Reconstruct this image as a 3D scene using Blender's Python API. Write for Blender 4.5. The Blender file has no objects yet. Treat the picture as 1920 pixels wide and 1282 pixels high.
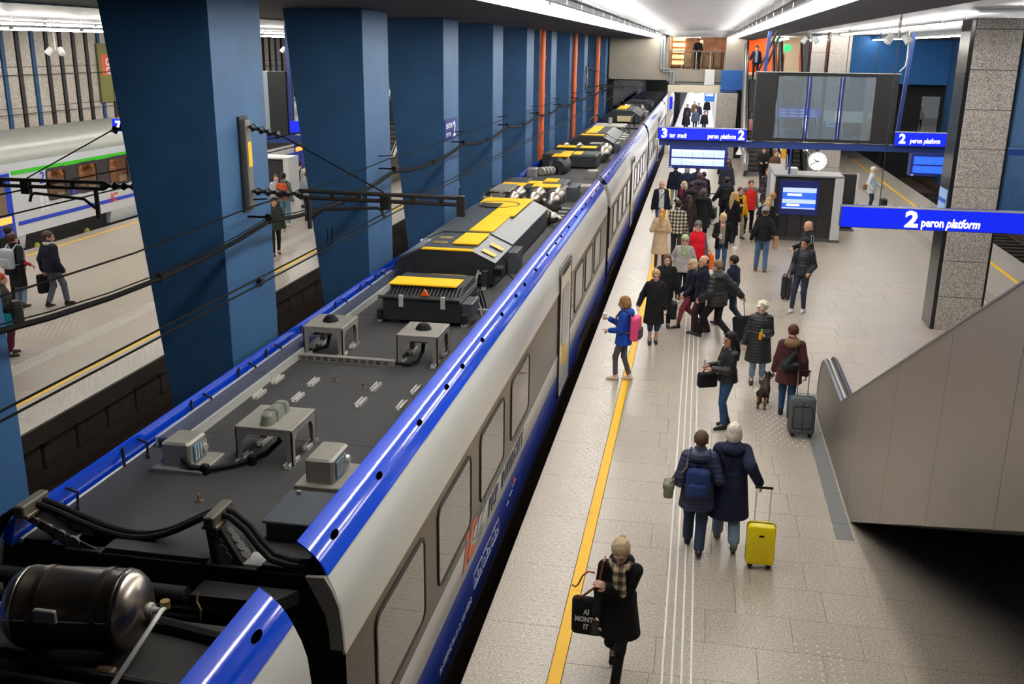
import bpy, bmesh, math, random
import numpy as np
from mathutils import Matrix, Vector, Euler
random.seed(7)
SC = bpy.context.scene
COL = SC.collection
R = math.radians

# ------------------------------------------------------------------ camera
cam = bpy.data.cameras.new('camera')
cam.sensor_width = 36.0
cam.lens = 36.0 * 1840 / 1920
cam.clip_start, cam.clip_end = 0.05, 400
cob = bpy.data.objects.new('camera', cam)
COL.objects.link(cob)
yaw, pit, rol = 0.18196884, 0.29264654, 0.01292211
cy, sy, cp, sp, cr, sr = math.cos(yaw), math.sin(yaw), math.cos(pit), math.sin(pit), math.cos(rol), math.sin(rol)
fwd = Vector((-sy * cp, cy * cp, -sp))
rgt = Vector((cy, sy, 0))
upv = rgt.cross(fwd)
r2 = cr * rgt + sr * upv
u2 = -sr * rgt + cr * upv
m3 = Matrix((r2, u2, -fwd)).transposed()
cob.matrix_world = Matrix.Translation((0, 0, 6.0)) @ m3.to_4x4()
SC.camera = cob

# ------------------------------------------------------------------ world, exposure
w = bpy.data.worlds.new('world')
w.use_nodes = True
bg = w.node_tree.nodes['Background']
bg.inputs[0].default_value = (0.85, 0.92, 1.0, 1)
bg.inputs[1].default_value = 0.10
SC.world = w
SC.view_settings.view_transform = 'Standard'
SC.view_settings.look = 'None'
SC.view_settings.gamma = 1.0
SC.view_settings.use_curve_mapping = False
SC.view_settings.exposure = 0.16
TUBE = 55.0          # strength of the fluorescent tubes
SC.cycles.max_bounces = 6
SC.cycles.diffuse_bounces = 3
SC.cycles.glossy_bounces = 3
SC.cycles.transmission_bounces = 4
SC.cycles.transparent_max_bounces = 6
SC.cycles.caustics_reflective = False
SC.cycles.caustics_refractive = False
SC.cycles.sample_clamp_indirect = 4.0
SC.cycles.use_denoising = True


# ------------------------------------------------------------------ materials
def lin(c):
    return tuple((v / 12.92 if v <= 0.04045 else ((v + 0.055) / 1.055) ** 2.4) for v in c)


def rgb(*c):
    return (*lin([v / 255.0 for v in c]), 1.0)


MATS = {}


class N:
    """small node helper"""
    def __init__(s, name):
        s.m = bpy.data.materials.new(name)
        s.m.use_nodes = True
        s.t = s.m.node_tree
        s.b = s.t.nodes['Principled BSDF']

    def n(s, typ, **kw):
        nd = s.t.nodes.new(typ)
        for k, v in kw.items():
            if k in nd.inputs.keys():
                nd.inputs[k].default_value = v
            else:
                setattr(nd, k, v)
        return nd

    def l(s, a, b):
        s.t.links.new(a, b)

    def coord(s, kind='Object'):
        return s.n('ShaderNodeTexCoord').outputs[kind]

    def geo(s):
        return s.n('ShaderNodeNewGeometry').outputs['Position']


def mat(name, c, rough=0.6, metal=0.0, noise=0.0, scale=30.0, spec=0.5, coat=0.0, emit=0.0, bump=0.0, ecol=None, dirt=0.0):
    if name in MATS:
        return MATS[name]
    N_ = N(name)
    b = N_.b
    b.inputs['Base Color'].default_value = rgb(*c)
    b.inputs['Roughness'].default_value = rough
    b.inputs['Metallic'].default_value = metal
    b.inputs['Specular IOR Level'].default_value = spec
    b.inputs['Coat Weight'].default_value = coat
    b.inputs['Coat Roughness'].default_value = 0.08
    if emit:
        b.inputs['Emission Color'].default_value = rgb(*(ecol or c))
        b.inputs['Emission Strength'].default_value = emit
    if noise or bump or dirt:
        nz = N_.n('ShaderNodeTexNoise', Scale=scale, Detail=4.0)
        N_.l(N_.geo(), nz.inputs['Vector'])
        src = nz.outputs['Fac']
        if dirt:
            n2 = N_.n('ShaderNodeTexNoise', Scale=1.7, Detail=6.0)
            N_.l(N_.geo(), n2.inputs['Vector'])
            mr = N_.n('ShaderNodeMapRange')
            mr.inputs[1].default_value, mr.inputs[2].default_value = 0.35, 0.7
            mr.inputs[3].default_value, mr.inputs[4].default_value = 1.0, 1.0 - dirt
            N_.l(n2.outputs['Fac'], mr.inputs[0])
        mr0 = N_.n('ShaderNodeMapRange')
        mr0.inputs[1].default_value, mr0.inputs[2].default_value = 0.25, 0.75
        mr0.inputs[3].default_value, mr0.inputs[4].default_value = 1 - noise, 1 + noise
        N_.l(src, mr0.inputs[0])
        mx = N_.n('ShaderNodeVectorMath', operation='SCALE')
        mx.inputs[0].default_value = rgb(*c)[:3]
        if dirt:
            mm = N_.n('ShaderNodeMath', operation='MULTIPLY')
            N_.l(mr0.outputs[0], mm.inputs[0])
            N_.l(mr.outputs[0], mm.inputs[1])
            N_.l(mm.outputs[0], mx.inputs['Scale'])
        else:
            N_.l(mr0.outputs[0], mx.inputs['Scale'])
        N_.l(mx.outputs[0], b.inputs['Base Color'])
        if bump:
            bp = N_.n('ShaderNodeBump', Strength=bump, Distance=0.01)
            N_.l(src, bp.inputs['Height'])
            N_.l(bp.outputs[0], b.inputs['Normal'])
    MATS[name] = N_.m
    return N_.m


def stone(name, c1, c2, scale, rough=0.5, joint=0.0, contrast=0.25, vary=0.0, big=0.08):
    """speckled granite: fine crystals plus slow cloudy wear"""
    N_ = N(name)
    p = N_.geo()
    vz = N_.n('ShaderNodeTexNoise', Scale=scale, Detail=3.0, Roughness=0.7)
    N_.l(p, vz.inputs['Vector'])
    cr_ = N_.n('ShaderNodeValToRGB')
    cr_.color_ramp.elements[0].position = 0.5 - contrast
    cr_.color_ramp.elements[0].color = rgb(*c1)
    cr_.color_ramp.elements[1].position = 0.5 + contrast
    cr_.color_ramp.elements[1].color = rgb(*c2)
    N_.l(vz.outputs['Fac'], cr_.inputs[0])
    n2 = N_.n('ShaderNodeTexNoise', Scale=0.9, Detail=5.0)
    N_.l(p, n2.inputs['Vector'])
    mr = N_.n('ShaderNodeMapRange')
    mr.inputs[1].default_value, mr.inputs[2].default_value = 0.3, 0.7
    mr.inputs[3].default_value, mr.inputs[4].default_value = 1 - big, 1 + big
    N_.l(n2.outputs['Fac'], mr.inputs[0])
    sc = N_.n('ShaderNodeVectorMath', operation='SCALE')
    N_.l(cr_.outputs[0], sc.inputs[0])
    N_.l(mr.outputs[0], sc.inputs['Scale'])
    out = sc.outputs[0]
    if vary:
        oi = N_.n('ShaderNodeObjectInfo').outputs['Random']
        gi = N_.n('ShaderNodeNewGeometry').outputs['Random Per Island']
        ad = N_.n('ShaderNodeMath', operation='ADD')
        N_.l(oi, ad.inputs[0]); N_.l(gi, ad.inputs[1])
        fr = N_.n('ShaderNodeMath', operation='FRACT')
        N_.l(ad.outputs[0], fr.inputs[0])
        m2 = N_.n('ShaderNodeMapRange')
        m2.inputs[3].default_value, m2.inputs[4].default_value = 1 - vary, 1 + vary
        N_.l(fr.outputs[0], m2.inputs[0])
        s2 = N_.n('ShaderNodeVectorMath', operation='SCALE')
        N_.l(out, s2.inputs[0]); N_.l(m2.outputs[0], s2.inputs['Scale'])
        out = s2.outputs[0]
    N_.l(out, N_.b.inputs['Base Color'])
    mr3 = N_.n('ShaderNodeMapRange')
    mr3.inputs[1].default_value, mr3.inputs[2].default_value = 0.3, 0.7
    mr3.inputs[3].default_value, mr3.inputs[4].default_value = max(rough - 0.012, 0.02), rough + 0.012
    N_.l(n2.outputs['Fac'], mr3.inputs[0])
    N_.l(mr3.outputs[0], N_.b.inputs['Roughness'])
    MATS[name] = N_.m
    return N_.m


def quilt(name, c, period=0.07, rough=0.45, depth=0.6):
    """padded cloth with horizontal stitched bands"""
    if name in MATS:
        return MATS[name]
    N_ = N(name)
    N_.b.inputs['Base Color'].default_value = rgb(*c)
    N_.b.inputs['Roughness'].default_value = rough
    sx = N_.n('ShaderNodeSeparateXYZ')
    N_.l(N_.coord(), sx.inputs[0])
    m1 = N_.n('ShaderNodeMath', operation='MULTIPLY'); m1.inputs[1].default_value = math.pi / period
    N_.l(sx.outputs[2], m1.inputs[0])
    m2 = N_.n('ShaderNodeMath', operation='SINE'); N_.l(m1.outputs[0], m2.inputs[0])
    m3_ = N_.n('ShaderNodeMath', operation='ABSOLUTE'); N_.l(m2.outputs[0], m3_.inputs[0])
    m4 = N_.n('ShaderNodeMath', operation='POWER'); m4.inputs[1].default_value = 0.45
    N_.l(m3_.outputs[0], m4.inputs[0])
    nz = N_.n('ShaderNodeTexNoise', Scale=22.0, Detail=2.0)
    N_.l(N_.coord(), nz.inputs['Vector'])
    ad = N_.n('ShaderNodeMath', operation='MULTIPLY_ADD'); ad.inputs[1].default_value = 0.35
    N_.l(nz.outputs['Fac'], ad.inputs[0]); N_.l(m4.outputs[0], ad.inputs[2])
    bp = N_.n('ShaderNodeBump', Strength=depth, Distance=0.02)
    N_.l(ad.outputs[0], bp.inputs['Height'])
    N_.l(bp.outputs[0], N_.b.inputs['Normal'])
    MATS[name] = N_.m
    return N_.m


def cloth(name, c, rough=0.85, wr=0.5, noise=0.12):
    """cloth with soft folds"""
    if name in MATS:
        return MATS[name]
    N_ = N(name)
    N_.b.inputs['Roughness'].default_value = rough
    N_.b.inputs['Specular IOR Level'].default_value = 0.25
    co = N_.coord()
    nz = N_.n('ShaderNodeTexNoise', Scale=9.0, Detail=4.0, Distortion=0.8)
    N_.l(co, nz.inputs['Vector'])
    mr = N_.n('ShaderNodeMapRange')
    mr.inputs[1].default_value, mr.inputs[2].default_value = 0.3, 0.7
    mr.inputs[3].default_value, mr.inputs[4].default_value = 1 - noise, 1 + noise
    N_.l(nz.outputs['Fac'], mr.inputs[0])
    sc = N_.n('ShaderNodeVectorMath', operation='SCALE')
    sc.inputs[0].default_value = rgb(*c)[:3]
    N_.l(mr.outputs[0], sc.inputs['Scale'])
    N_.l(sc.outputs[0], N_.b.inputs['Base Color'])
    bp = N_.n('ShaderNodeBump', Strength=min(wr * 1.5, 1.0), Distance=0.025)
    N_.l(nz.outputs['Fac'], bp.inputs['Height'])
    N_.l(bp.outputs[0], N_.b.inputs['Normal'])
    MATS[name] = N_.m
    return N_.m


def pattern(name, kind, cols, scale):
    """printed cloth: 'check' or 'spots' or 'camo'"""
    if name in MATS:
        return MATS[name]
    N_ = N(name)
    N_.b.inputs['Roughness'].default_value = 0.85
    co = N_.coord()
    if kind == 'check':
        sx = N_.n('ShaderNodeSeparateXYZ'); N_.l(co, sx.inputs[0])
        acc = None
        for ax in (0, 2):
            m1 = N_.n('ShaderNodeMath', operation='MULTIPLY'); m1.inputs[1].default_value = scale
            N_.l(sx.outputs[ax], m1.inputs[0])
            m2 = N_.n('ShaderNodeMath', operation='SINE'); N_.l(m1.outputs[0], m2.inputs[0])
            m3_ = N_.n('ShaderNodeMath', operation='GREATER_THAN'); m3_.inputs[1].default_value = 0.0
            N_.l(m2.outputs[0], m3_.inputs[0])
            if acc is None:
                acc = m3_.outputs[0]
            else:
                ad = N_.n('ShaderNodeMath', operation='ADD'); N_.l(acc, ad.inputs[0]); N_.l(m3_.outputs[0], ad.inputs[1])
                acc = ad.outputs[0]
        dv = N_.n('ShaderNodeMath', operation='DIVIDE'); dv.inputs[1].default_value = 2.0
        N_.l(acc, dv.inputs[0])
        fac = dv.outputs[0]
    else:
        vz = N_.n('ShaderNodeTexVoronoi' if kind == 'spots' else 'ShaderNodeTexNoise', Scale=scale)
        N_.l(co, vz.inputs['Vector'])
        fac = vz.outputs['Distance' if kind == 'spots' else 'Fac']
    cr_ = N_.n('ShaderNodeValToRGB')
    cr_.color_ramp.interpolation = 'CONSTANT'
    pos = {'check': (0.0, 0.3, 0.8), 'spots': (0.0, 0.24, 0.30), 'camo': (0.0, 0.46, 0.56)}[kind]
    els = cr_.color_ramp.elements
    els[0].position = pos[0]; els[0].color = rgb(*cols[0])
    els[1].position = pos[1]; els[1].color = rgb(*cols[1])
    if len(cols) > 2:
        e = els.new(pos[2]); e.color = rgb(*cols[2])
    N_.l(fac, cr_.inputs[0])
    N_.l(cr_.outputs[0], N_.b.inputs['Base Color'])
    MATS[name] = N_.m
    return N_.m


def glass(name, tint=(200, 215, 225), opac=0.25, rough=0.03, dust_haze=0.0):
    if name in MATS:
        return MATS[name]
    N_ = N(name)
    tr = N_.n('ShaderNodeBsdfTransparent'); tr.inputs[0].default_value = rgb(*tint)
    gl = N_.n('ShaderNodeBsdfGlossy'); gl.inputs['Roughness'].default_value = rough
    mx = N_.n('ShaderNodeMixShader'); mx.inputs[0].default_value = opac
    N_.l(tr.outputs[0], mx.inputs[1]); N_.l(gl.outputs[0], mx.inputs[2])
    out = [n for n in N_.t.nodes if n.type == 'OUTPUT_MATERIAL'][0]
    res = mx.outputs[0]
    if dust_haze:
        df = N_.n('ShaderNodeBsdfDiffuse'); df.inputs[0].default_value = rgb(200, 210, 216)  # dusty haze mixed in to brighten the pane
        m2 = N_.n('ShaderNodeMixShader'); m2.inputs[0].default_value = dust_haze
        N_.l(res, m2.inputs[1]); N_.l(df.outputs[0], m2.inputs[2])
        res = m2.outputs[0]
    N_.l(res, out.inputs[0])
    MATS[name] = N_.m
    return N_.m


# ------------------------------------------------------------------ mesh builder
class MB:
    def __init__(s):
        s.v, s.f = [], []

    def add(s, vs, fs):
        o = len(s.v)
        s.v += [tuple(v) for v in vs]
        s.f += [tuple(i + o for i in f) for f in fs]
        return s

    def box(s, x0, x1, y0, y1, z0, z1, M=None):
        vs = [(x, y, z) for z in (z0, z1) for y in (y0, y1) for x in (x0, x1)]
        if M is not None:
            vs = [M @ Vector(v) for v in vs]
        return s.add(vs, [(0, 2, 3, 1), (4, 5, 7, 6), (0, 1, 5, 4), (2, 6, 7, 3), (0, 4, 6, 2), (1, 3, 7, 5)])

    def cbox(s, x0, x1, y0, y1, z0, z1, b=0.01, M=None):
        """box with its upper edges and uprights chamfered"""
        def ring(i, z):
            a, c = x0 + i, x1 - i
            d, e = y0 + i, y1 - i
            k = b
            return [(a + k, d, z), (c - k, d, z), (c, d + k, z), (c, e - k, z), (c - k, e, z), (a + k, e, z), (a, e - k, z), (a, d + k, z)]
        vs = ring(0, z0) + ring(0, z1 - b) + ring(b, z1)
        if M is not None:
            vs = [M @ Vector(v) for v in vs]
        fs = [tuple(range(7, -1, -1)), tuple(range(16, 24))]
        for r in (0, 8):
            fs += [(r + i, r + (i + 1) % 8, r + 8 + (i + 1) % 8, r + 8 + i) for i in range(8)]
        return s.add(vs, fs)

    def prism(s, poly, a0, a1, axis='y'):
        """extrude a closed 2-D polygon; axis y: poly in (x,z); axis x: poly in (y,z); axis z: poly in (x,y)"""
        n = len(poly)
        P = {'y': lambda p, a: (p[0], a, p[1]), 'x': lambda p, a: (a, p[0], p[1]), 'z': lambda p, a: (p[0], p[1], a)}[axis]
        vs = [P(p, a0) for p in poly] + [P(p, a1) for p in poly]
        fs = [tuple(range(n)), tuple(range(2 * n - 1, n - 1, -1))]
        fs += [(i, i + n, (i + 1) % n + n, (i + 1) % n) for i in range(n)]
        return s.add(vs, fs)

    def strip(s, prof, y0, y1, t=0.0, axis='y'):
        """open profile (x,z) extruded along y, thickness t inwards"""
        if t:
            k = []
            for i, p in enumerate(prof):
                a = prof[max(i - 1, 0)]; b = prof[min(i + 1, len(prof) - 1)]
                dx, dz = b[0] - a[0], b[1] - a[1]
                L = math.hypot(dx, dz)
                k.append((p[0] - dz / L * t, p[1] + dx / L * t))
            return s.prism(list(prof) + k[::-1], y0, y1, axis)
        n = len(prof)
        vs = [(p[0], y0, p[1]) for p in prof] + [(p[0], y1, p[1]) for p in prof]
        return s.add(vs, [(i, i + 1, n + i + 1, n + i) for i in range(n - 1)])

    def cyl(s, p0, p1, r0, r1=None, n=12, cap=True):
        r1 = r0 if r1 is None else r1
        p0, p1 = Vector(p0), Vector(p1)
        d = (p1 - p0).normalized()
        a = d.orthogonal().normalized()
        b = d.cross(a)
        vs = []
        for p, r in ((p0, r0), (p1, r1)):
            vs += [p + r * (math.cos(2 * math.pi * i / n) * a + math.sin(2 * math.pi * i / n) * b) for i in range(n)]
        fs = [(i, (i + 1) % n, n + (i + 1) % n, n + i) for i in range(n)]
        if cap:
            fs += [tuple(range(n - 1, -1, -1)), tuple(range(n, 2 * n))]
        return s.add(vs, fs)

    def lathe(s, p0, d, prof, n=20):
        """prof: (distance along d, radius)"""
        p0 = Vector(p0); d = Vector(d).normalized()
        a = d.orthogonal().normalized(); b = d.cross(a)
        vs = []
        for t, r in prof:
            vs += [p0 + d * t + max(r, 1e-4) * (math.cos(2 * math.pi * i / n) * a + math.sin(2 * math.pi * i / n) * b) for i in range(n)]
        fs = []
        for k in range(len(prof) - 1):
            fs += [(k * n + i, k * n + (i + 1) % n, (k + 1) * n + (i + 1) % n, (k + 1) * n + i) for i in range(n)]
        fs += [tuple(range(n - 1, -1, -1)), tuple(range((len(prof) - 1) * n, len(prof) * n))]
        return s.add(vs, fs)

    def tube(s, pts, r, n=8):
        pts = [Vector(p) for p in pts]
        a = None
        vs = []
        for i, p in enumerate(pts):
            d = (pts[min(i + 1, len(pts) - 1)] - pts[max(i - 1, 0)]).normalized()
            if a is None:
                a = d.orthogonal().normalized()
            a = (a - d * a.dot(d)).normalized()
            b = d.cross(a)
            vs += [p + r * (math.cos(2 * math.pi * j / n) * a + math.sin(2 * math.pi * j / n) * b) for j in range(n)]
        fs = []
        for k in range(len(pts) - 1):
            fs += [(k * n + j, k * n + (j + 1) % n, (k + 1) * n + (j + 1) % n, (k + 1) * n + j) for j in range(n)]
        fs += [tuple(range(n - 1, -1, -1)), tuple(range((len(pts) - 1) * n, len(pts) * n))]
        return s.add(vs, fs)

    def rrect(s, cy_, cz, wy, wz, r, x0, x1, n=4):
        """rounded rectangle in the y-z plane, thick from x0 to x1"""
        return s.prism(rr(cy_, cz, wy, wz, r, n), x0, x1, 'x')

    def frame(s, outer, inner, a0, a1, axis='x'):
        """ring between two matching polygons"""
        n = len(outer)
        P = {'y': lambda p, a: (p[0], a, p[1]), 'x': lambda p, a: (a, p[0], p[1]), 'z': lambda p, a: (p[0], p[1], a)}[axis]
        vs = [P(p, a) for a in (a0, a1) for q in (outer, inner) for p in q]
        fs = []
        for i in range(n):
            j = (i + 1) % n
            fs += [(i, j, n + j, n + i), (2 * n + i, 3 * n + i, 3 * n + j, 2 * n + j), (i, 2 * n + i, 2 * n + j, j), (n + i, n + j, 3 * n + j, 3 * n + i)]
        return s.add(vs, fs)

    def build(s, name, m, parent=None, smooth=False, local=False, kind=None, label=None):
        me = bpy.data.meshes.new(name)
        v = s.v
        o = wloc(parent) if parent is not None and not local else Vector((0, 0, 0))
        me.from_pydata([(a[0] - o[0], a[1] - o[1], a[2] - o[2]) for a in v], [], s.f)
        bm = bmesh.new(); bm.from_mesh(me)
        bmesh.ops.recalc_face_normals(bm, faces=bm.faces)
        bm.to_mesh(me); bm.free()
        return link(name, me, m, parent, smooth, kind, label)


def rr(cx, cz, wx, wz, r, n=4):
    pts = []
    for k, (sx, sz) in enumerate(((1, 1), (-1, 1), (-1, -1), (1, -1))):
        for i in range(n + 1):
            a = math.pi / 2 * (k + i / n)
            pts.append((cx + sx * (wx / 2 - r) + r * math.cos(a), cz + sz * (wz / 2 - r) + r * math.sin(a)))
    return pts


def wloc(o):
    v = Vector((0, 0, 0))
    while o is not None:
        v = v + Vector(o.location)
        o = o.parent
    return v


def link(name, me, m, parent=None, smooth=False, kind=None, label=None):
    ob = bpy.data.objects.new(name, me)
    COL.objects.link(ob)
    if m is not None:
        if len(me.materials) == 0:
            me.materials.append(m)
    if parent is not None:
        ob.parent = parent
    if smooth:
        me.polygons.foreach_set('use_smooth', [True] * len(me.polygons))
        if smooth != 'all':
            try:
                me.set_sharp_from_angle(angle=R(40))
            except Exception:
                pass
    if kind:
        ob['kind'] = kind
    if label:
        ob['label'] = label
    return ob


def tag(o, label, cat, group=None, kind=None):
    o['label'] = label
    o['category'] = cat
    if group:
        o['group'] = group
    if kind:
        o['kind'] = kind
    return o


def thing(name, label, cat, loc=(0, 0, 0), rz=0.0, group=None, kind=None):
    o = bpy.data.objects.new(name, None)
    COL.objects.link(o)
    o.location = loc
    o.rotation_euler = (0, 0, rz)
    o.empty_display_size = 0.1
    return tag(o, label, cat, group, kind)


def copy_tree(o, parent=None):
    c = o.copy(); COL.objects.link(c)
    if parent is not None:
        c.parent = parent
    for ch in list(o.children):
        copy_tree(ch, c)
    return c


def text(s, size, loc, rot, m, parent, name='lettering', align='LEFT', bold=0.0, shear=0.0, depth=0.003, sx=1.0, label=None, fit=None):
    cu = bpy.data.curves.new(name, 'FONT')
    cu.body = s
    cu.size = size
    cu.align_x = align
    cu.offset = bold
    cu.shear = shear
    cu.extrude = depth
    cu.resolution_u = 2
    ob = bpy.data.objects.new(name, cu)
    dg = None
    ob.scale = (sx, 1, 1)
    COL.objects.link(ob)
    ob.rotation_euler = rot
    cu.materials.append(m)
    if parent is not None:
        ob.parent = parent
        ob.location = Vector(loc) - wloc(parent)
    else:
        ob.location = loc
    if label:
        ob['label'] = label
    if fit:
        FIT[ob.name] = fit
    return ob


FIT = {}
FACE_S = (R(90), 0, 0)            # reads towards -y
FACE_E = (R(90), 0, R(90))        # reads towards +x

# ------------------------------------------------------------------ shared surfaces
M_floor = stone('platform_granite', (134, 121, 107), (213, 202, 187), 42.0, rough=0.30, contrast=0.2, vary=0.03, big=0.03)
M_grout = mat('floor_grout', (118, 108, 97), 0.8)
M_pillar = stone('pillar_granite', (104, 96, 90), (232, 225, 216), 48.0, rough=0.45, contrast=0.15, big=0.03)
M_conc = stone('aggregate_concrete', (116, 108, 98), (178, 170, 158), 40.0, rough=0.8, contrast=0.3, big=0.1)
M_slab = stone('wall_slab_stone', (150, 141, 131), (222, 212, 200), 18.0, rough=0.7, contrast=0.2, big=0.1, vary=0.05)
M_blue = mat('column_blue_paint', (35, 79, 121), 0.62, noise=0.06, scale=60, bump=0.12, dirt=0.22)
M_yel = mat('yellow_line_paint', (252, 194, 14), 0.5, noise=0.03, scale=40)
M_stud = mat('steel_stud_glint', (248, 246, 240), 0.3, 0.0)  # near-white instead of metal: highlights on the steel painted in
M_black = mat('black_polished_stone', (22, 22, 24), 0.12)
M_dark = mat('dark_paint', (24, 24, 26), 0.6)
M_ceilD = mat('dark_ceiling_paint', (30, 36, 46), 0.7, noise=0.2, scale=3)
M_ballast = mat('brown_track_bed', (58, 42, 32), 0.95, noise=0.5, scale=25, bump=0.6)
M_pitwall = mat('sooty_pit_wall', (48, 40, 33), 0.9, noise=0.3, scale=6, dirt=0.5)
M_rail = mat('rusty_rail', (92, 70, 56), 0.4, 0.6)
M_steel = mat('brushed_steel', (186, 184, 180), 0.34, 1.0, noise=0.05, scale=20)
M_white = mat('white_enamel', (232, 232, 230), 0.45)
M_tube = mat('fluorescent_light', (255, 252, 244), 0.5, emit=TUBE)
M_lampbox = mat('lamp_housing', (225, 225, 222), 0.4)
M_skirt = mat('grey_border_stone', (116, 117, 118), 0.4, noise=0.08, scale=40)
M_pipe = mat('orange_pipe_paint', (206, 96, 48), 0.5, noise=0.08, scale=8)
M_orange = mat('orange_panel', (244, 100, 22), 0.5)
M_beige = mat('beige_wall_stone', (236, 224, 196), 0.5, noise=0.05, scale=12)
M_txt = mat('white_lettering', (255, 255, 255), 0.5, emit=0.9)
M_signblue = mat('lit_blue_sign', (14, 30, 200), 0.35, emit=0.75, ecol=(16, 40, 225))
M_navy = mat('navy_sign_frame', (24, 44, 120), 0.4)
M_beam = mat('blue_beam_paint', (36, 62, 130), 0.45)


def ceil_mat(name, a, b, period):
    N_ = N(name)
    sx = N_.n('ShaderNodeSeparateXYZ'); N_.l(N_.geo(), sx.inputs[0])
    m1 = N_.n('ShaderNodeMath', operation='MULTIPLY'); m1.inputs[1].default_value = 2 * math.pi / period
    N_.l(sx.outputs[1], m1.inputs[0])
    m2 = N_.n('ShaderNodeMath', operation='SINE'); N_.l(m1.outputs[0], m2.inputs[0])
    mr = N_.n('ShaderNodeMapRange'); mr.inputs[1].default_value = -1; mr.inputs[2].default_value = 1
    N_.l(m2.outputs[0], mr.inputs[0])
    mx = N_.n('ShaderNodeMix', data_type='RGBA')
    mx.inputs[6].default_value = rgb(*a); mx.inputs[7].default_value = rgb(*b)
    N_.l(mr.outputs[0], mx.inputs[0])
    N_.l(mx.outputs[2], N_.b.inputs['Base Color'])
    N_.b.inputs['Roughness'].default_value = 0.32
    N_.b.inputs['Metallic'].default_value = 0.0
    bp = N_.n('ShaderNodeBump', Strength=0.5, Distance=0.03); N_.l(m2.outputs[0], bp.inputs['Height'])
    N_.l(bp.outputs[0], N_.b.inputs['Normal'])
    return N_.m


M_ceil = ceil_mat('slats_with_light_bands', (196, 196, 200), (240, 240, 243), 0.4)  # tone bands across the slats are lamp light painted into the colour


def struct(name, mb, m, label=None, parent=None, smooth=False):
    o = mb.build(name, m, parent, smooth)
    if parent is None:
        o['kind'] = 'structure'
    if label:
        o['label'] = label
    return o


# ------------------------------------------------------------------ platforms
GAP = 0.0014
fl = struct('floor', MB().box(-1.93, 9.73, -14, 168, -0.35, -0.03), M_grout, 'pale granite island platform with a yellow line beside the train')
# the track-side edge is undercut
MB().box(-1.95, 9.75, -14, 168, -0.16, -0.035).build('edge_coping', M_grout, fl)


def in_view(x, y):
    d = Vector((x, y, -6.0))
    c = (d.dot(r2), d.dot(u2), d.dot(fwd))
    if c[2] < 0.5:
        return False
    return abs(1840 * c[0] / c[2]) < 1010 and abs(1840 * c[1] / c[2]) < 690


def pave(parent, regions, nmax, m, seed):
    """slabs: the nearest in view each an object, the others joined"""
    rnd = random.Random(seed)
    near, far = [], []
    for (x0, x1, y0, y1, row, wmin, wmax, hole) in regions:
        y = y0
        while y < y1 - 1e-6:
            x = x0
            while x < x1 - 1e-6:
                wd = rnd.uniform(wmin, wmax)
                if x1 - (x + wd) < wmin * 0.6:
                    wd = x1 - x
                t = (x, min(x + wd, x1), y, min(y + row, y1))
                x += wd
                if hole and hole(t):
                    continue
                c = ((t[0] + t[1]) / 2, (t[2] + t[3]) / 2)
                (near if in_view(*c) else far).append((c[0] ** 2 + c[1] ** 2, t))
            y += row
    near.sort()
    far += near[nmax:]
    for _, t in near[:nmax]:
        MB().cbox(t[0] + GAP, t[1] - GAP, t[2] + GAP, t[3] - GAP, -0.035, 0.0, 0.003).build('paving_slab', m, parent)
    mb = MB()
    for _, t in far:
        mb.box(t[0] + GAP, t[1] - GAP, t[2] + GAP, t[3] - GAP, -0.034, 0.0)
    mb.build('paving_field', m, parent, kind='stuff')


PIT = lambda t: t[0] < 9.75 and t[1] > 99
ESC = lambda t: (t[0] + t[1]) / 2 > 2.1 and 2.25 < (t[0] + t[1]) / 2 < 4.0 and (t[2] + t[3]) / 2 < 12.6
pave(fl, [(-1.95, -1.125, 4.0, 62.0, 1.30, 0.825, 0.83, None),
          (-0.985, 8.735, 4.04, 62.0, 0.65, 0.55, 1.05, None),
          (8.87, 9.75, 4.0, 62.0, 1.30, 0.88, 0.89, None)], 290, M_floor, 3)
mb = MB().box(-1.95, 9.75, 62, 168, -0.034, 0.0)
mb.build('corridor_paving', mat('pale_passage_floor', (226, 222, 222), 0.35), fl)
for k in range(29):
    MB().cbox(-1.12, -0.99, 4 + k * 2.0, 6 + k * 2.0 - 0.003, -0.034, 0.001, 0.002).build('yellow_line', M_yel, fl)
for k in range(14):
    MB().cbox(8.74, 8.865, 4 + k * 4.0, 8 + k * 4.0 - 0.003, -0.034, 0.001, 0.002).build('yellow_line', M_yel, fl)
for xx in (-0.01, 0.085, 0.18, 0.275):
    MB().cbox(xx - 0.011, xx + 0.011, 4, 60, -0.02, 0.006, 0.003).build('tactile_strip', M_stud, fl, label='steel guide strip set in the paving')
for xx in (7.4, 7.5, 7.6, 7.7):
    MB().cbox(xx - 0.012, xx + 0.012, 14, 60, -0.02, 0.005, 0.003).build('tactile_strip', M_grout, fl)


def studs(parent, pts, r=0.017, h=0.009):
    mb = MB()
    for (x, y) in pts:
        n = 6
        vs = [(x + r * math.cos(2 * math.pi * i / n), y + r * math.sin(2 * math.pi * i / n), 0.0) for i in range(n)]
        vs += [(x + r * .6 * math.cos(2 * math.pi * i / n), y + r * .6 * math.sin(2 * math.pi * i / n), h) for i in range(n)]
        mb.add(vs, [(i, (i + 1) % n, n + (i + 1) % n, n + i) for i in range(n)] + [tuple(range(n, 2 * n))])
    mb.build('tactile_studs', M_stud, parent, kind='stuff')


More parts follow.
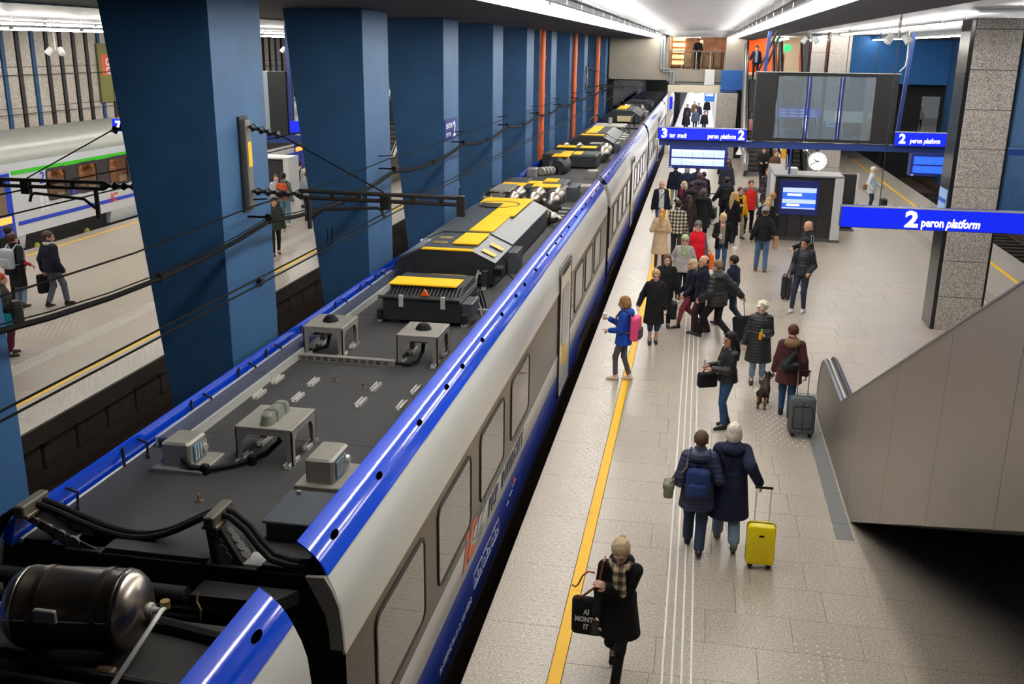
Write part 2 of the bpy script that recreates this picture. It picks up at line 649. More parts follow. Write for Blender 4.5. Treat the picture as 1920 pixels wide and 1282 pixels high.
pts = []
for k in range(int(46 / 0.09)):
    y = 5 + k * 0.09
    for j in range(4):
        pts.append((-1.60 + j * 0.11 + (0.055 if k % 2 else 0), y))
pts = [p for i, p in enumerate(pts) if True]
studs(fl, [p for p in pts if p[1] < 40])
studs(fl, [(2.35 + 0.1 * i - 0.0, 8.35 + 0.1 * j) for i in range(0) for j in range(0)])
studs(fl, [(1.35 + 0.11 * i + 0.03 * 0, 8.6 + 0.1 * j) for i in range(5) for j in range(9)])
studs(fl, [(1.25 + 0.12 * i + (0.06 if j % 2 else 0), 15.0 + 0.12 * j) for i in range(7) for j in range(23)] +
      [(2.2 + 0.12 * i + (0.06 if j % 2 else 0), 17.5 + 0.12 * j) for i in range(16) for j in range(6)])
# grey stone border round the foot of the escalator
for k in range(11):
    y0 = 11.9 + k * 0.47
    MB().cbox(2.07, 2.29, y0 + 0.003, y0 + 0.467, -0.03, 0.004, 0.003).build('border_slab', M_skirt, fl)
for k in range(4):
    MB().cbox(2.07 + k * 0.5, 2.566 + k * 0.5, 17.15, 17.6, -0.03, 0.004, 0.003).build('border_slab', M_skirt, fl)
MB().cbox(2.32, 4.3, 16.3, 17.14, -0.03, 0.006, 0.003).build('landing_plate', M_steel, fl)

fl2 = struct('floor_left', MB().box(-19.48, -10.27, -6, 100, -0.35, -0.03), M_grout, 'pale granite platform beyond the blue columns')
pave(fl2, [(-11.12, -10.25, 3.0, 62.0, 1.30, 0.87, 0.88, None),
           (-18.9, -11.25, 3.0, 62.0, 0.65, 0.7, 1.3, None),
           (-19.5, -19.02, 3.0, 62.0, 1.30, 0.48, 0.49, None)], 240, M_floor, 5)
for k in range(29):
    MB().cbox(-11.245, -11.125, 4 + k * 2.0, 6 + k * 2.0 - 0.003, -0.034, 0.001, 0.002).build('yellow_line', M_yel, fl2)
    MB().cbox(-19.015, -18.905, 4 + k * 2.0, 6 + k * 2.0 - 0.003, -0.034, 0.001, 0.002).build('yellow_line', M_yel, fl2)
for xx in (-12.3, -12.4, -12.5, -12.6):
    MB().cbox(xx - 0.011, xx + 0.011, 8, 56, -0.02, 0.006, 0.003).build('tactile_strip', M_stud, fl2, label='steel guide strip set in the paving')
pts = []
for k in range(int(38 / 0.10)):
    for j in range(4):
        pts.append((-10.92 + j * 0.12 + (0.06 if k % 2 else 0), 8 + k * 0.10))
studs(fl2, pts)
studs(fl2, [(-13.2 - 0.12 * i + (0.06 if j % 2 else 0), 17.6 + 0.12 * j) for i in range(8) for j in range(14)])

# ------------------------------------------------------------------ track pits, rails, pit walls
bed = struct('track_bed', MB().box(-10.4, -1.9, -14, 100, -1.4, -1.05), M_ballast, 'brown ballast between the two platforms')
bed2 = struct('track_bed', MB().box(9.7, 13.6, -14, 100, -1.4, -1.05), M_ballast, 'brown ballast beyond the right platform edge')
bed3 = struct('track_bed', MB().box(-25, -19.4, -14, 100, -1.4, -1.05), M_ballast, 'ballast under the train on the far left')
for b_, cs in ((bed, (-3.555, -8.3)), (bed2, (11.6,)), (bed3, (-21.0,))):
    for cx in cs:
        for s in (-1, 1):
            x = cx + s * 0.75
            MB().prism([(x - 0.035, -0.8), (x - 0.035, -0.76), (x + 0.035, -0.76), (x + 0.035, -0.8), (x + 0.01, -0.82), (x + 0.01, -0.9), (x + 0.07, -0.92), (x + 0.07, -0.93), (x - 0.07, -0.93), (x - 0.07, -0.92), (x - 0.01, -0.9), (x - 0.01, -0.82)], -6, 95).build('rail', M_rail, b_)
        if cx in (-8.3, 11.6):
            for k in range(70):
                MB().cbox(cx - 1.25, cx + 1.25, 5 + k * 0.7, 5.25 + k * 0.7, -1.06, -0.93, 0.02).build('sleeper', M_pitwall, b_)
wl = struct('wall_pit', MB().box(-1.9, -1.75, -14, 100, -1.3, -0.34), M_pitwall, 'dark pit wall under the platform edge')
wl2 = struct('wall_pit_left', MB().box(-10.75, -10.62, -14, 100, -1.3, -0.34), M_pitwall, 'sooty panelled pit wall under the left platform edge')
MB().box(-10.33, -10.2, -14, 100, -0.30, -0.006).build('edge_beam', M_pitwall, wl2)
for k in range(40):
    MB().cbox(-10.5 - 0.12, -10.5, 6 + k * 0.95, 6.9 + k * 0.95, -1.3, -0.3, 0.02).build('wall_panel', M_pitwall, wl2)
MB().box(-10.62, -10.0, 4, 60, -1.06, -0.96).build('cable_duct', M_ballast, wl2)

# ------------------------------------------------------------------ blue columns between the tracks
col0 = None
for k in range(-1, 11):
    y0 = 10.67 + 5.22 * k
    prof = [(-6.03, -1.1), (-5.45, -1.1), (-5.45, 6.7), (-6.81, 6.7)]
    c_ = MB().prism(prof, y0, y0 + 1.35).build('column', M_blue)
    c_['kind'] = 'structure'
    c_['label'] = 'blue painted tapering column between the tracks'
    c_['group'] = 'blue columns between the tracks'
for i, y in enumerate((33.95, 42.75, 52.3)):
    p = thing('drain_pipe', ['orange vertical pipe beside the blue columns, nearest of three', 'orange vertical pipe in the blue colonnade, middle one of three', 'orange vertical pipe in the blue colonnade, farthest and partly hidden'][i], 'pipe', (-5.33, y, -1.05), group='orange pipes in the colonnade')
    MB().cyl((-5.33, y, -1.05), (-5.33, y, 6.55), 0.10, n=14).build('pipe', M_pipe, p, smooth=True)
    for z in (0.9, 2.6, 4.35, 5.6):
        MB().cyl((-5.33, y, z), (-5.33, y, z + 0.12), 0.115, n=14).build('collar', M_pipe, p, smooth=True)

# ------------------------------------------------------------------ ceilings, beams
struct('ceiling', MB().box(-2.86, 1.78, -14, 60, 7.0, 7.06), M_ceil, 'slatted white metal ceiling over the platform edge')
struct('ceiling_left', MB().box(-10.1, -2.86, -14, 62, 6.55, 7.06), M_ceilD, 'dark ceiling over the tracks')
struct('ceiling_right', MB().box(2.75, 9.6, -14, 60, 6.86, 6.93), M_ceil, 'slatted white ceiling over the right half of the platform')
struct('ceiling_far_right', MB().box(9.6, 24, -14, 92, 6.60, 6.9), M_ceilD, 'dark ceiling over the right track')
struct('ceiling_far_left', MB().box(-26, -10.1, -14, 62, 6.52, 6.6), M_ceil, 'pale ceiling over the left platform')
struct('ceiling_beam', MB().prism([(1.78, 6.58), (2.6, 6.48), (2.75, 6.7), (2.75, 7.0), (1.78, 7.0)], -14, 60), M_dark, 'dark longitudinal beam beside the right lamp row')
struct('trim_1', MB().cyl((-1.88, -14, 6.63), (-1.88, 60, 6.63), 0.016, n=6), M_dark, 'thin dark edge strip of the slatted ceiling')
struct('trim_2', MB().cyl((1.14, -14, 6.63), (1.14, 60, 6.63), 0.016, n=6), M_dark, 'thin dark edge strip along the right side of the slatted ceiling')


ORD = 'first second third fourth fifth sixth seventh eighth ninth tenth eleventh twelfth thirteenth fourteenth fifteenth sixteenth seventeenth eighteenth nineteenth twentieth twenty-first twenty-second twenty-third'.split()


def lamp_row(xs, z, ys, seg, label, group, up=0.14):
    root = None
    for i, y in enumerate(ys):
        lb = '%s lamp from the viewer, %s' % (ORD[i], label)
        if root is None:
            root = thing('fluorescent_lamp', lb, 'lamp', (xs[0], y, z), group=group)
            for x in xs:
                MB().box(x - 0.03, x + 0.03, y, y + seg - 0.04, z + 0.035, z + 0.07).build('housing', M_lampbox, root)
            for x in xs:
                MB().cyl((x, y + 0.05, z), (x, y + seg - 0.1, z), 0.022, n=6).build('tube', M_tube, root)
            for q in (0.03, seg - 0.09):
                MB().box(min(xs) - 0.04, max(xs) + 0.04, y + q, y + q + 0.03, z - 0.012, z + 0.04).build('lamp_holder', M_lampbox, root)
            MB().cyl((xs[0], y + 0.5, z + 0.06), (xs[0], y + 0.5, z + up), 0.012, n=5).build('hanger', M_lampbox, root)
        else:
            c = copy_tree(root)
            c.location.y = y
            c['label'] = lb


lamp_row((-2.75, -2.52, -2.30), 6.59, [5.0 + 2.5 * k for k in range(22)], 2.5, 'three tubes, in the row over the train', 'lamps in the row over the platform edge', 0.41)
lamp_row((1.42, 1.64), 6.60, [5.0 + 2.5 * k for k in range(22)], 2.5, 'two tubes, in the row along the dark ceiling beam', 'lamps in the row beside the dark beam', 0.40)
lamp_row((5.92, 6.12), 6.66, [16.0, 18.5] + [25.0 + 2.5 * k for k in range(9)] + [49.0, 51.5, 54.0], 2.5, 'in the right-hand row in line with the granite pillar', 'lamps in line with the granite pillar', 0.20)
lamp_row((9.2,), 6.56, [20.0 + 2.5 * k for k in range(16)], 2.5, 'single tube, in the row along the right track', 'lamps along the right platform edge')
lamp_row((-18.9, -18.6), 6.42, [14.0 + 2.5 * k for k in range(16)], 2.5, 'in the far row over the left platform train', 'lamps over the left platform, far row')
lamp_row((-14.8, -14.5), 6.22, [12.0 + 2.5 * k for k in range(16)], 2.5, 'in the middle row over the left platform', 'lamps over the left platform, middle row', 0.31)


def spots(name_label, x, y, z, zt):
    s = thing('ceiling_spotlight', name_label, 'spotlight', (x, y, zt))
    MB().cyl((x, y, zt), (x, y, z + 0.05), 0.015, n=8).build('stem', M_white, s)
    MB().cyl((x - 0.16, y, z + 0.05), (x + 0.16, y, z + 0.05), 0.02, n=8).build('crossbar', M_white, s)
    for q in (-1, 1):
        a = Vector((x + q * 0.14, y, z + 0.07)); d = Vector((q * 0.55, -0.35, -0.75)).normalized()
        MB().lathe(a - d * 0.05, d, [(0, 0.03), (0.02, 0.075), (0.2, 0.085), (0.21, 0.07)], 14).build('lamp_head', M_white, s, smooth=True)


spots('pair of white spotlights hanging before the blue end wall', 3.95, 22.5, 6.22, 6.86)
spots('smaller pair of white spotlights farther along the same ceiling', 3.3, 34.0, 6.28, 6.86)
spots('white spotlight cluster hanging over the left platform', -16.6, 24.0, 5.70, 6.52)
spots('white spotlight pair seen in the first gap between the blue columns', -14.2, 33.5, 5.75, 6.52)

# ------------------------------------------------------------------ gallery from which the hall is seen
struct('floor_gallery', MB().box(-26, 14, -14, 0.25, 4.15, 4.6), M_conc, 'gallery slab crossing the hall')

# ------------------------------------------------------------------ end of the hall, y = 60
struct('wall_end_left', MB().box(-5.45, -2.05, 60, 60.4, 4.22, 6.75), M_conc, 'speckled concrete wall over the tunnel mouth')
struct('gallery_slab', MB().box(-2.05, 2.35, 60, 74, 4.15, 4.8), M_conc, 'concrete edge of the far gallery')
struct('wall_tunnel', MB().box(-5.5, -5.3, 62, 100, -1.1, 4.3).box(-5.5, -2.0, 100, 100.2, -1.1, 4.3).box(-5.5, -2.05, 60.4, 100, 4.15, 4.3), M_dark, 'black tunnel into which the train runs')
struct('wall_corridor', MB().box(1.15, 1.3, 60.5, 168, 0, 3.9).box(-1.9, 1.3, 168, 168.2, 0, 3.9), M_white, 'white wall of the bright passage beyond the hall')
struct('ceiling_corridor', MB().box(-1.95, 1.3, 60.6, 168, 3.95, 4.1), M_white, 'white ceiling of the passage')
for k in range(12):
    l_ = thing('passage_lamp', '%s lamp from the hall on the ceiling of the far passage' % ORD[k], 'lamp', (-0.4, 62 + 8.6 * k, 3.9), group='lamps in the far passage')
    MB().box(-1.3, 0.5, 62 + 8.6 * k, 69.05 + 8.6 * k, 3.88, 3.945).build('housing', M_lampbox, l_)
    MB().box(-1.25, 0.45, 62.05 + 8.6 * k, 69.0 + 8.6 * k, 3.86, 3.88).build('diffuser', mat('passage_light', (250, 250, 255), 0.5, emit=5.5), l_)
t_ = thing('light_beam_portal', 'pale horizontal portal beam over the far passage', 'beam', (-0.4, 59.8, 3.5))
MB().cbox(-1.95, 1.2, 59.7, 59.95, 3.55, 3.95, 0.02).build('crossbeam', M_beige, t_)
MB().cbox(-1.95, -1.72, 59.7, 59.95, 0.0, 3.55, 0.02).build('post', M_beige, t_)
MB().cbox(-1.78, -1.62, 59.4, 59.68, 2.6, 3.3, 0.02).build('blue_box', M_signblue, t_)
struct('pillar_end', MB().box(1.22, 2.35, 59.6, 61, 4.15, 6.75), M_conc, 'speckled concrete pillar beside the far gallery')
pb = thing('blue_pillar_band', 'blue boxed band around the concrete pillar by the far escalator', 'panel', (1.8, 59.5, 2.9))
MB().cbox(1.05, 2.4, 59.3, 59.6, 3.75, 4.85, 0.02).build('upper_panel', mat('bright_blue_panel', (28, 92, 168), 0.5), pb)
MB().cbox(1.05, 2.0, 59.3, 59.6, 3.62, 3.75, 0.02).build('lower_panel', mat('deep_blue_panel', (20, 52, 112), 0.5), pb)
gp = thing('granite_pillar', 'short granite pillar beside the bright far passage', 'pillar', (1.4, 58.6, 0))
for k in range(4):
    MB().cbox(0.88, 2.02, 58.2, 59.4, k * 0.9, k * 0.9 + 0.89, 0.012).build('granite_slab', M_pillar, gp)
MB().cbox(2.04, 2.5, 58.4, 59.4, 0, 3.6, 0.02).build('dark_panel', M_black, gp)
wb = thing('wall_cabinet', 'white wall box on the front of the far gallery slab', 'box', (0.35, 59.9, 4.0))
MB().cbox(0.12, 0.68, 59.7, 59.98, 4.0, 4.85, 0.03).build('box_body', M_white, wb)
pp = thing('grey_conduit', 'pair of grey pipes stepping down the concrete end wall', 'pipe', (-2.3, 59.9, 4.0))
M_cond = mat('grey_conduit_paint', (150, 158, 162), 0.5)
for q in (0, 0.16):
    MB().tube([(-2.42 + q, 59.88, 6.7), (-2.42 + q, 59.88, 4.75 + 0.1 - q), (-1.9 + q, 59.88, 4.75 + 0.1 - q), (-1.82 + q, 59.88, 4.65), (-1.82 + q, 59.88, 4.06)], 0.06, 8).build('pipe', M_cond, pp, smooth=True)

# far gallery: railing and shop
rail = thing('gallery_railing', 'glass railing along the far gallery', 'railing', (-0.4, 60.1, 4.8))
MB().cyl((-2.05, 60.15, 5.85), (1.2, 60.15, 5.85), 0.03, n=8).build('handrail', M_steel, rail)
for k in range(5):
    x = -2.05 + k * 0.81
    MB().box(x - 0.02, x + 0.02, 60.13, 60.17, 4.8, 5.85).build('post', M_steel, rail)
    if k < 4:
        MB().box(x + 0.03, x + 0.78, 60.145, 60.155, 4.88, 5.8).build('pane', glass('rail_glass', (225, 235, 235), 0.06), rail)
M_warm = mat('warm_shop_wall', (206, 164, 130), 0.7, noise=0.4, scale=2.5)
shop = struct('wall_shop', MB().box(-2.3, 1.4, 66, 66.2, 4.8, 6.75).box(-2.3, -2.05, 60.4, 66, 4.8, 6.75), M_warm, 'warm lit shop wall behind the far gallery')
struct('ceiling_shop', MB().box(-2.3, 6, 60.4, 72, 6.75, 6.85), M_white, 'ceiling of the far gallery')
M_shelf = mat('lit_shelf', (255, 214, 150), 0.5, emit=2.2)
for k in range(5):
    s_ = thing('shop_shelf', '%s lit shelf from the bottom in the shop behind the far gallery' % ORD[k], 'shelf', (-1.7, 65.6, 4.95 + 0.36 * k), group='lit shop shelves')
    MB().box(-2.0, -1.2, 65.5, 65.95, 4.95 + 0.36 * k, 4.99 + 0.36 * k).build('board', M_warm, s_)
    MB().box(-1.98, -1.22, 65.9, 65.97, 5.02 + 0.36 * k, 5.25 + 0.36 * k).build('light_panel', M_shelf, s_)
M_red = mat('shop_stock', (176, 120, 90), 0.6, noise=0.7, scale=7)
for k, (x, wd, h) in enumerate(((-0.95, 0.5, 0.9), (-0.2, 0.3, 1.7), (0.35, 0.5, 0.8), (0.85, 0.45, 1.25))):
    s_ = thing('shop_display', ['low red display stand left in the far shop', 'tall orange poster stand in the far shop', 'wide low stock stand in the far shop', 'right-hand stock stand in the far shop'][k], 'display stand', (x, 64, 4.8), group='shop display stands')
    MB().cbox(x - wd / 2, x + wd / 2, 63.8, 64.3, 4.8, 4.8 + h, 0.04).build('stand', M_red, s_)
    MB().box(x - wd / 2 + 0.04, x + wd / 2 - 0.04, 63.76, 63.8, 4.9, 4.75 + h).build('front_panel', M_warm, s_)

# upper hall right of the gallery
struct('ceiling_end', MB().box(-2.9, 2.75, 60.0, 60.2, 6.62, 7.1), M_white, 'white fascia closing the slatted ceiling at the far end')
struct('floor_upper', MB().box(2.35, 8.0, 58.4, 74, 4.2, 4.6), M_beige, 'upper landing at the top of the far escalators')
struct('wall_orange', MB().box(2.35, 4.25, 67, 67.2, 4.6, 6.75).box(2.3, 2.36, 61, 67, 4.6, 6.75), M_orange, 'bright orange wall on the upper landing')
struct('wall_beige', MB().box(4.25, 6.3, 68, 68.2, 4.6, 6.75), M_beige, 'beige stone wall on the upper landing')
for (x, y, lb) in ((5.45, 47.6, 'granite clad pillar behind the dark display board'), (5.55, 56.5, 'farther granite clad pillar partly hidden behind the board')):
    g_ = thing('granite_pillar', lb, 'pillar', (x + .5, y, 0))
    for k in range(8):
        MB().cbox(x + 0.06, x + 1.0, y, y + 0.9, k * 0.84, k * 0.84 + 0.83, 0.01).build('granite_slab', M_pillar, g_)
    MB().box(x, x + 0.06, y, y + 0.9, 0, 6.78).build('side_panel', M_black, g_)
we = struct('wall_end_right', MB().box(7.4, 10.5, 60, 60.3, 2.2, 6.8).box(10.5, 22, 60, 60.3, 4.22, 6.8), mat('end_wall_blue', (44, 110, 178), 0.6, noise=0.05, scale=40), 'blue painted end wall over the right track tunnel')  # brighter blue than the columns, standing in for the spotlighting
struct('wall_tunnel_right', MB().box(10.3, 10.45, 60.3, 84, -1.1, 4.2).box(10.45, 12.4, 61, 61.1, -1.1, 4.3).box(13.4, 22, 61, 61.1, -1.1, 4.3).box(12.4, 13.4, 61, 61.1, -1.1, 1.4).box(12.4, 13.4, 61, 61.1, 3.55, 4.3), M_dark, 'right tunnel wall with dark sheets added to keep its mouth black')  # dark sheets added across the mouth, open only where a bright patch shows
struct('floor_far_right', MB().box(13.6, 24, 62, 100, -0.3, 0.0), M_floor, 'pale platform beyond the right tunnel mouth')
lamp_row((17.0, 17.3), 5.0, [66.0, 72.0, 78.0, 84.0], 2.5, 'over the distant platform beyond the right end wall', 'lamps over the distant right platform', 1.6)
lamp_row((-1.2, -0.3), 6.64, [62.2], 2.5, 'added to brighten the shop behind the far gallery', 'added lamps in the shop', 0.1)  # lamp added out of sight behind the fascia to brighten the shop
lamp_row((4.4, 4.6, 4.8), 6.6, [61.5, 64.2], 2.5, 'added to brighten the upper landing of the far escalators', 'added lamps over the upper landing', 0.15)  # lamps added to brighten the walls of the landing
struct('wall_right', MB().box(13.4, 13.7, -14, 60, -1.1, 6.7), M_blue, 'blue wall beyond the right track')
struct('wall_left', MB().box(-25.4, -25.15, -14, 75, -1.1, 6.6), M_dark, 'dark backing wall on the far left')
wl_ = bpy.data.objects['wall_left']
rnd = random.Random(4)
for k in range(56):
    y = 22 + k * 0.86
    for z in range(4):
        MB().cbox(-25.15, -25.02, y + 0.02, y + 0.60, 0.6 + z * 1.48, 2.06 + z * 1.48, 0.012).build('stone_slab', M_slab, wl_)
    MB().box(-25.15, -24.98, y + 0.63, y + 0.83, 0.6, 6.5).build('batten', M_blue if k % 7 in (0, 5) else mat('dark_batten', (34, 30, 28), 0.6), wl_)
po = thing('wall_poster', 'orange and olive poster on the slab wall at far left', 'poster', (-24.9, 39.1, 4.0))
MB().box(-24.96, -24.9, 38.8, 40.6, 3.5, 5.9).build('backing', mat('olive_poster', (122, 118, 62), 0.6), po)
MB().box(-24.9, -24.89, 39.0, 40.4, 4.6, 5.45).build('orange_field', mat('poster_orange', (226, 96, 60), 0.6), po)
for z in (4.8, 5.15):
    MB().frame(rr(39.5, z, 0.4, 0.3, 0.12), rr(39.5, z, 0.24, 0.14, 0.05), -24.89, -24.885).build('ring_print', M_white, po)
for z in (3.35, 4.75):
    wr = MB().cyl((-24.8, 20, z), (-24.8, 60, z), 0.015, n=5).build('wall_cable', M_dark)
    tag(wr, ['thin black cable along the slab wall, lower one', 'thin black cable along the slab wall, upper one'][z > 4], 'cable')

# ------------------------------------------------------------------ the near train
XC = -3.555
M_tb = mat('train_blue_gloss', (5, 76, 232), 0.13, coat=1.0, spec=0.6, bump=0.035, scale=2.2)
M_tb2 = mat('train_skirt_blue', (38, 70, 180), 0.3, coat=0.3, dirt=0.10)
M_tw = mat('train_white_gloss', (246, 246, 240), 0.24, coat=0.6, noise=0.015, scale=2)
M_tw2 = mat('train_lower_white', (220, 219, 214), 0.25, coat=0.6)
M_band = mat('window_band_film', (50, 41, 35), 0.2, 0.0, spec=0.16)
M_pane = mat('train_window_glass', (120, 114, 107), 0.05, 0.75)
M_gask = mat('window_gasket', (42, 36, 33), 0.5)
M_roof = mat('roof_membrane', (50, 49, 50), 0.78, noise=0.10, scale=70, bump=0.15, dirt=0.2)
M_roofd = mat('roof_shaded_dirty', (36, 33, 32), 0.8, noise=0.15, scale=40, dirt=0.4)  # darker copy of the roof; dimness near the gallery put into the colour
M_gun = mat('equipment_charcoal', (38, 40, 44), 0.5, noise=0.08, scale=30, dirt=0.15)
M_gunt = mat('equipment_top_grey', (66, 71, 78), 0.42, noise=0.05, scale=10)
M_yw = mat('yellow_walkway', (252, 196, 10), 0.55, noise=0.03, scale=50)
M_alu = mat('worn_aluminium', (158, 153, 145), 0.42, 0.25, noise=0.10, scale=12, dirt=0.12)
M_aluL = mat('bright_aluminium', (214, 212, 206), 0.32, 0.3)
M_inox = mat('tank_steel', (176, 168, 158), 0.28, 1.0, noise=0.05, scale=8)
M_inoxd = mat('old_tank_steel', (78, 70, 63), 0.33, 0.85, noise=0.12, scale=10)
M_rub = mat('black_rubber', (16, 16, 17), 0.7, spec=0.2)
M_blk = mat('black_part', (26, 26, 28), 0.6, noise=0.2, scale=20)
M_hole = mat('black_hole', (2, 2, 3), 1.0, spec=0.0)
M_graycap = mat('grey_end_cap', (170, 166, 156), 0.5)
M_logo = mat('orange_logo', (240, 104, 16), 0.4)
M_ink = mat('navy_print', (26, 34, 72), 0.4)
M_wprint = mat('white_print', (226, 228, 236), 0.5)


def PR(prof, s):
    return [(XC + s * d, z) for d, z in prof]


SK_LO = [(1.27, -0.45), (1.335, -0.15), (1.352, 0.0), (1.355, 0.12)]
SK_UP = [(1.355, 0.12), (1.357, 0.43)]
LOW = [(1.357, 0.43), (1.357, 0.80)]
BAND = [(1.359, 0.80), (1.359, 1.90)]
UPP = [(1.357, 1.90), (1.352, 2.10), (1.335, 2.28), (1.30, 2.40), (1.25, 2.51)]
SHR = [(1.255, 2.51), (1.215, 2.585), (1.165, 2.65), (1.11, 2.70), (1.04, 2.75)]
SHRL = [(1.255, 2.50), (1.225, 2.58), (1.17, 2.66), (1.112, 2.715), (1.108, 2.70), (1.185, 2.46)]
SKIN = [(1.355, 0.12)] + UPP[0:] + [(1.16, 2.50)]


def sheet(prof, s, y0, y1, name, m, root, t=0.02, smooth=True):
    p = PR(prof, s)
    if s > 0:
        return MB().strip(p, y0, y1, t).build(name, m, root, smooth)
    return MB().strip(p[::-1], y0, y1, t).build(name, m, root, smooth)


def train_window(root, y0, y1, s=1, z0=0.93, z1=1.80):
    x = XC + s * 1.359
    fr = MB().frame(rr((y0 + y1) / 2, (z0 + z1) / 2, y1 - y0, z1 - z0, 0.13, 5), rr((y0 + y1) / 2, (z0 + z1) / 2, y1 - y0 - 0.07, z1 - z0 - 0.07, 0.10, 5), x - 0.02, x + s * 0.012).build('window', M_gask, root)
    MB().rrect((y0 + y1) / 2, (z0 + z1) / 2, y1 - y0 - 0.066, z1 - z0 - 0.066, 0.10, x - 0.01 * s, x + s * 0.005, 5).build('pane', M_pane, fr)


def train_door(root, y0, y1, s=1):
    x = XC + s * 1.357
    d = MB().rrect((y0 + y1) / 2, 1.12, y1 - y0, 2.35, 0.16, x - 0.03, x + s * 0.022, 5).build('door', M_tw, root)
    MB().frame(rr((y0 + y1) / 2, 1.12, y1 - y0 + .07, 2.42, 0.19, 5), rr((y0 + y1) / 2, 1.12, y1 - y0, 2.35, 0.16, 5), x - 0.03, x + s * 0.03).build('door_seal', M_gask, d)
    MB().rrect((y0 + y1) / 2, 1.36, (y1 - y0) * 0.62, 1.05, 0.12, x, x + s * 0.03, 5).build('door_pane', M_pane, d)
    MB().cbox(x, x + s * 0.04, y0 + 0.45, y0 + 0.75, 0.45, 0.80, 0.01).build('door_notice', M_yw, d)
    MB().box(x, x + s * 0.035, y0 + 0.02, y1 - 0.02, -0.02, 0.0).build('door_sill', M_steel, d)
    for q in range(3):
        MB().box(x - 0.03, x + s * 0.035, y0 + 0.2, y1 - 0.2, 2.16 + 0.04 * q, 2.18 + 0.04 * q).build('louvre', M_gask, d)


def bogie(root, yc):
    b = MB().cbox(XC - 1.15, XC + 1.15, yc - 1.5, yc + 1.5, -0.55, -0.2, 0.05).build('bogie', M_blk, root)
    for dy in (-1.2, 1.2):
        for s in (-1, 1):
            MB().lathe((XC + s * 0.72, yc + dy, -0.36), (s, 0, 0), [(0, 0.40), (0.03, 0.42), (0.05, 0.40), (0.07, 0.33), (0.09, 0.33), (0.11, 0.12), (0.2, 0.1)], 20).build('wheel', M_rail, b, smooth=True)
    for s in (-1, 1):
        MB().cbox(XC + s * 1.12 - 0.06, XC + s * 1.12 + 0.06, yc - 1.45, yc + 1.45, -0.36, -0.12, 0.03).build('side_frame', M_blk, b)
        MB().lathe((XC + s * 1.14, yc, -0.2), (0, 0, 1), [(0, 0.09), (0.04, 0.11), (0.28, 0.11), (0.3, 0.06)], 12).build('spring', M_blk, b)


def car(label, y0, y1, wins, doors, arches, shroud_n, near=False, deck=2.5, mdeck=None):
    root = thing('train_car', label, 'train', (XC, (y0 + y1) / 2, -0.76), group='carriages of the near train')
    for s in (1, -1):
        sheet(SK_UP, s, y0, y1, 'skirt_band', M_tb2, root)
        ys = [y0 + 0.1] + [v for a in arches for v in a] + [y1 - 0.1]
        for a, b in zip(ys[0::2], ys[1::2]):
            n = max(1, int((b - a) / 3.2))
            for q in range(n):
                sheet(SK_LO, s, a + (b - a) * q / n + 0.006, a + (b - a) * (q + 1) / n - 0.006, 'skirt_panel', M_tb2, root)
        sheet(LOW, s, y0, y1, 'lower_white_band', M_tw2, root)
        sheet(BAND, s, y0, y1, 'window_band', M_band, root)
        sheet(UPP, s, y0, y1, 'upper_white_panel', M_tw, root)
        for q in range(shroud_n):
            a = y0 + (y1 - y0) * q / shroud_n
            b = y0 + (y1 - y0) * (q + 1) / shroud_n
            sh = sheet(SHR, s, a + 0.004, b - 0.004, 'roof_shroud', M_tb, root, 0.015) if s > 0 else MB().prism(PR(SHRL, -1), a + 0.004, b - 0.004).build('roof_shroud', M_tb, root, True)
            for yy in ((a + 0.35), (a + b) / 2 - 0.6, (a + b) / 2 + 0.6, b - 0.35):
                if s > 0:
                    p = Vector((XC + 1.176, yy, 2.638)); nrm = Vector((0.78, 0, 0.62))
                    MB().add([p + nrm * 0.003 + Vector((0, 0.07 * math.cos(2 * math.pi * i / 10), 0)) + Vector((-0.62, 0, 0.78)) * 0.028 * math.sin(2 * math.pi * i / 10) for i in range(10)], [tuple(range(10))]).build('slot_hole', M_hole, sh)
                elif near:
                    MB().box(XC - 1.125, XC - 1.105, yy, yy + 0.02, 2.5, 2.68).build('shroud_stay', M_blk, sh)
                    if yy < y0 + 12:
                        MB().tube([(XC - 1.13, yy + 0.25, 2.66), (XC - 1.06, yy + 0.3, 2.60), (XC - 1.05, yy + 0.27, 2.52), (XC - 1.0, yy + 0.2, 2.51)], 0.012, 5).build('hose_loop', M_rub, sh)
        for w_ in wins:
            train_window(root, *w_, s=s)
        for d_ in doors:
            train_door(root, *d_, s=s)
    n = max(1, int((y1 - y0) / 2.0))
    for q in range(n):
        a, b = y0 + 0.06 + (y1 - y0 - 0.12) * q / n, y0 + 0.06 + (y1 - y0 - 0.12) * (q + 1) / n
        MB().cbox(XC - 1.13, XC + 1.16, a + 0.002, b - 0.002, deck - 0.06, deck, 0.004).build('roof_sheet', mdeck or M_roof, root)
    MB().box(XC - 1.22, XC + 1.22, y0 + 0.05, y1 - 0.05, deck - 0.5 - 0.05, deck - 0.06).build('roof_core', M_dark, root)
    MB().box(XC - 1.22, XC + 1.22, y0 + 0.3, y1 - 0.3, -0.2, 0.3).build('underframe', M_dark, root)
    for y_, d_ in ((y0, 1), (y1, -1)):
        pr = PR([(1.335, 0.0), (1.34, 0.43), (1.34, 1.9), (1.325, 2.22), (1.28, 2.38), (1.2, 2.46)], 1)
        pl = PR([(1.335, 0.0), (1.34, 0.43), (1.34, 1.9), (1.325, 2.22), (1.28, 2.38), (1.2, 2.46)], -1)[::-1]
        MB().prism(pr + pl, y_ + d_ * 0.04, y_ + d_ * 0.1).build('end_wall', M_dark, root)
    for a in arches:
        bogie(root, (a[0] + a[1]) / 2)
    return root


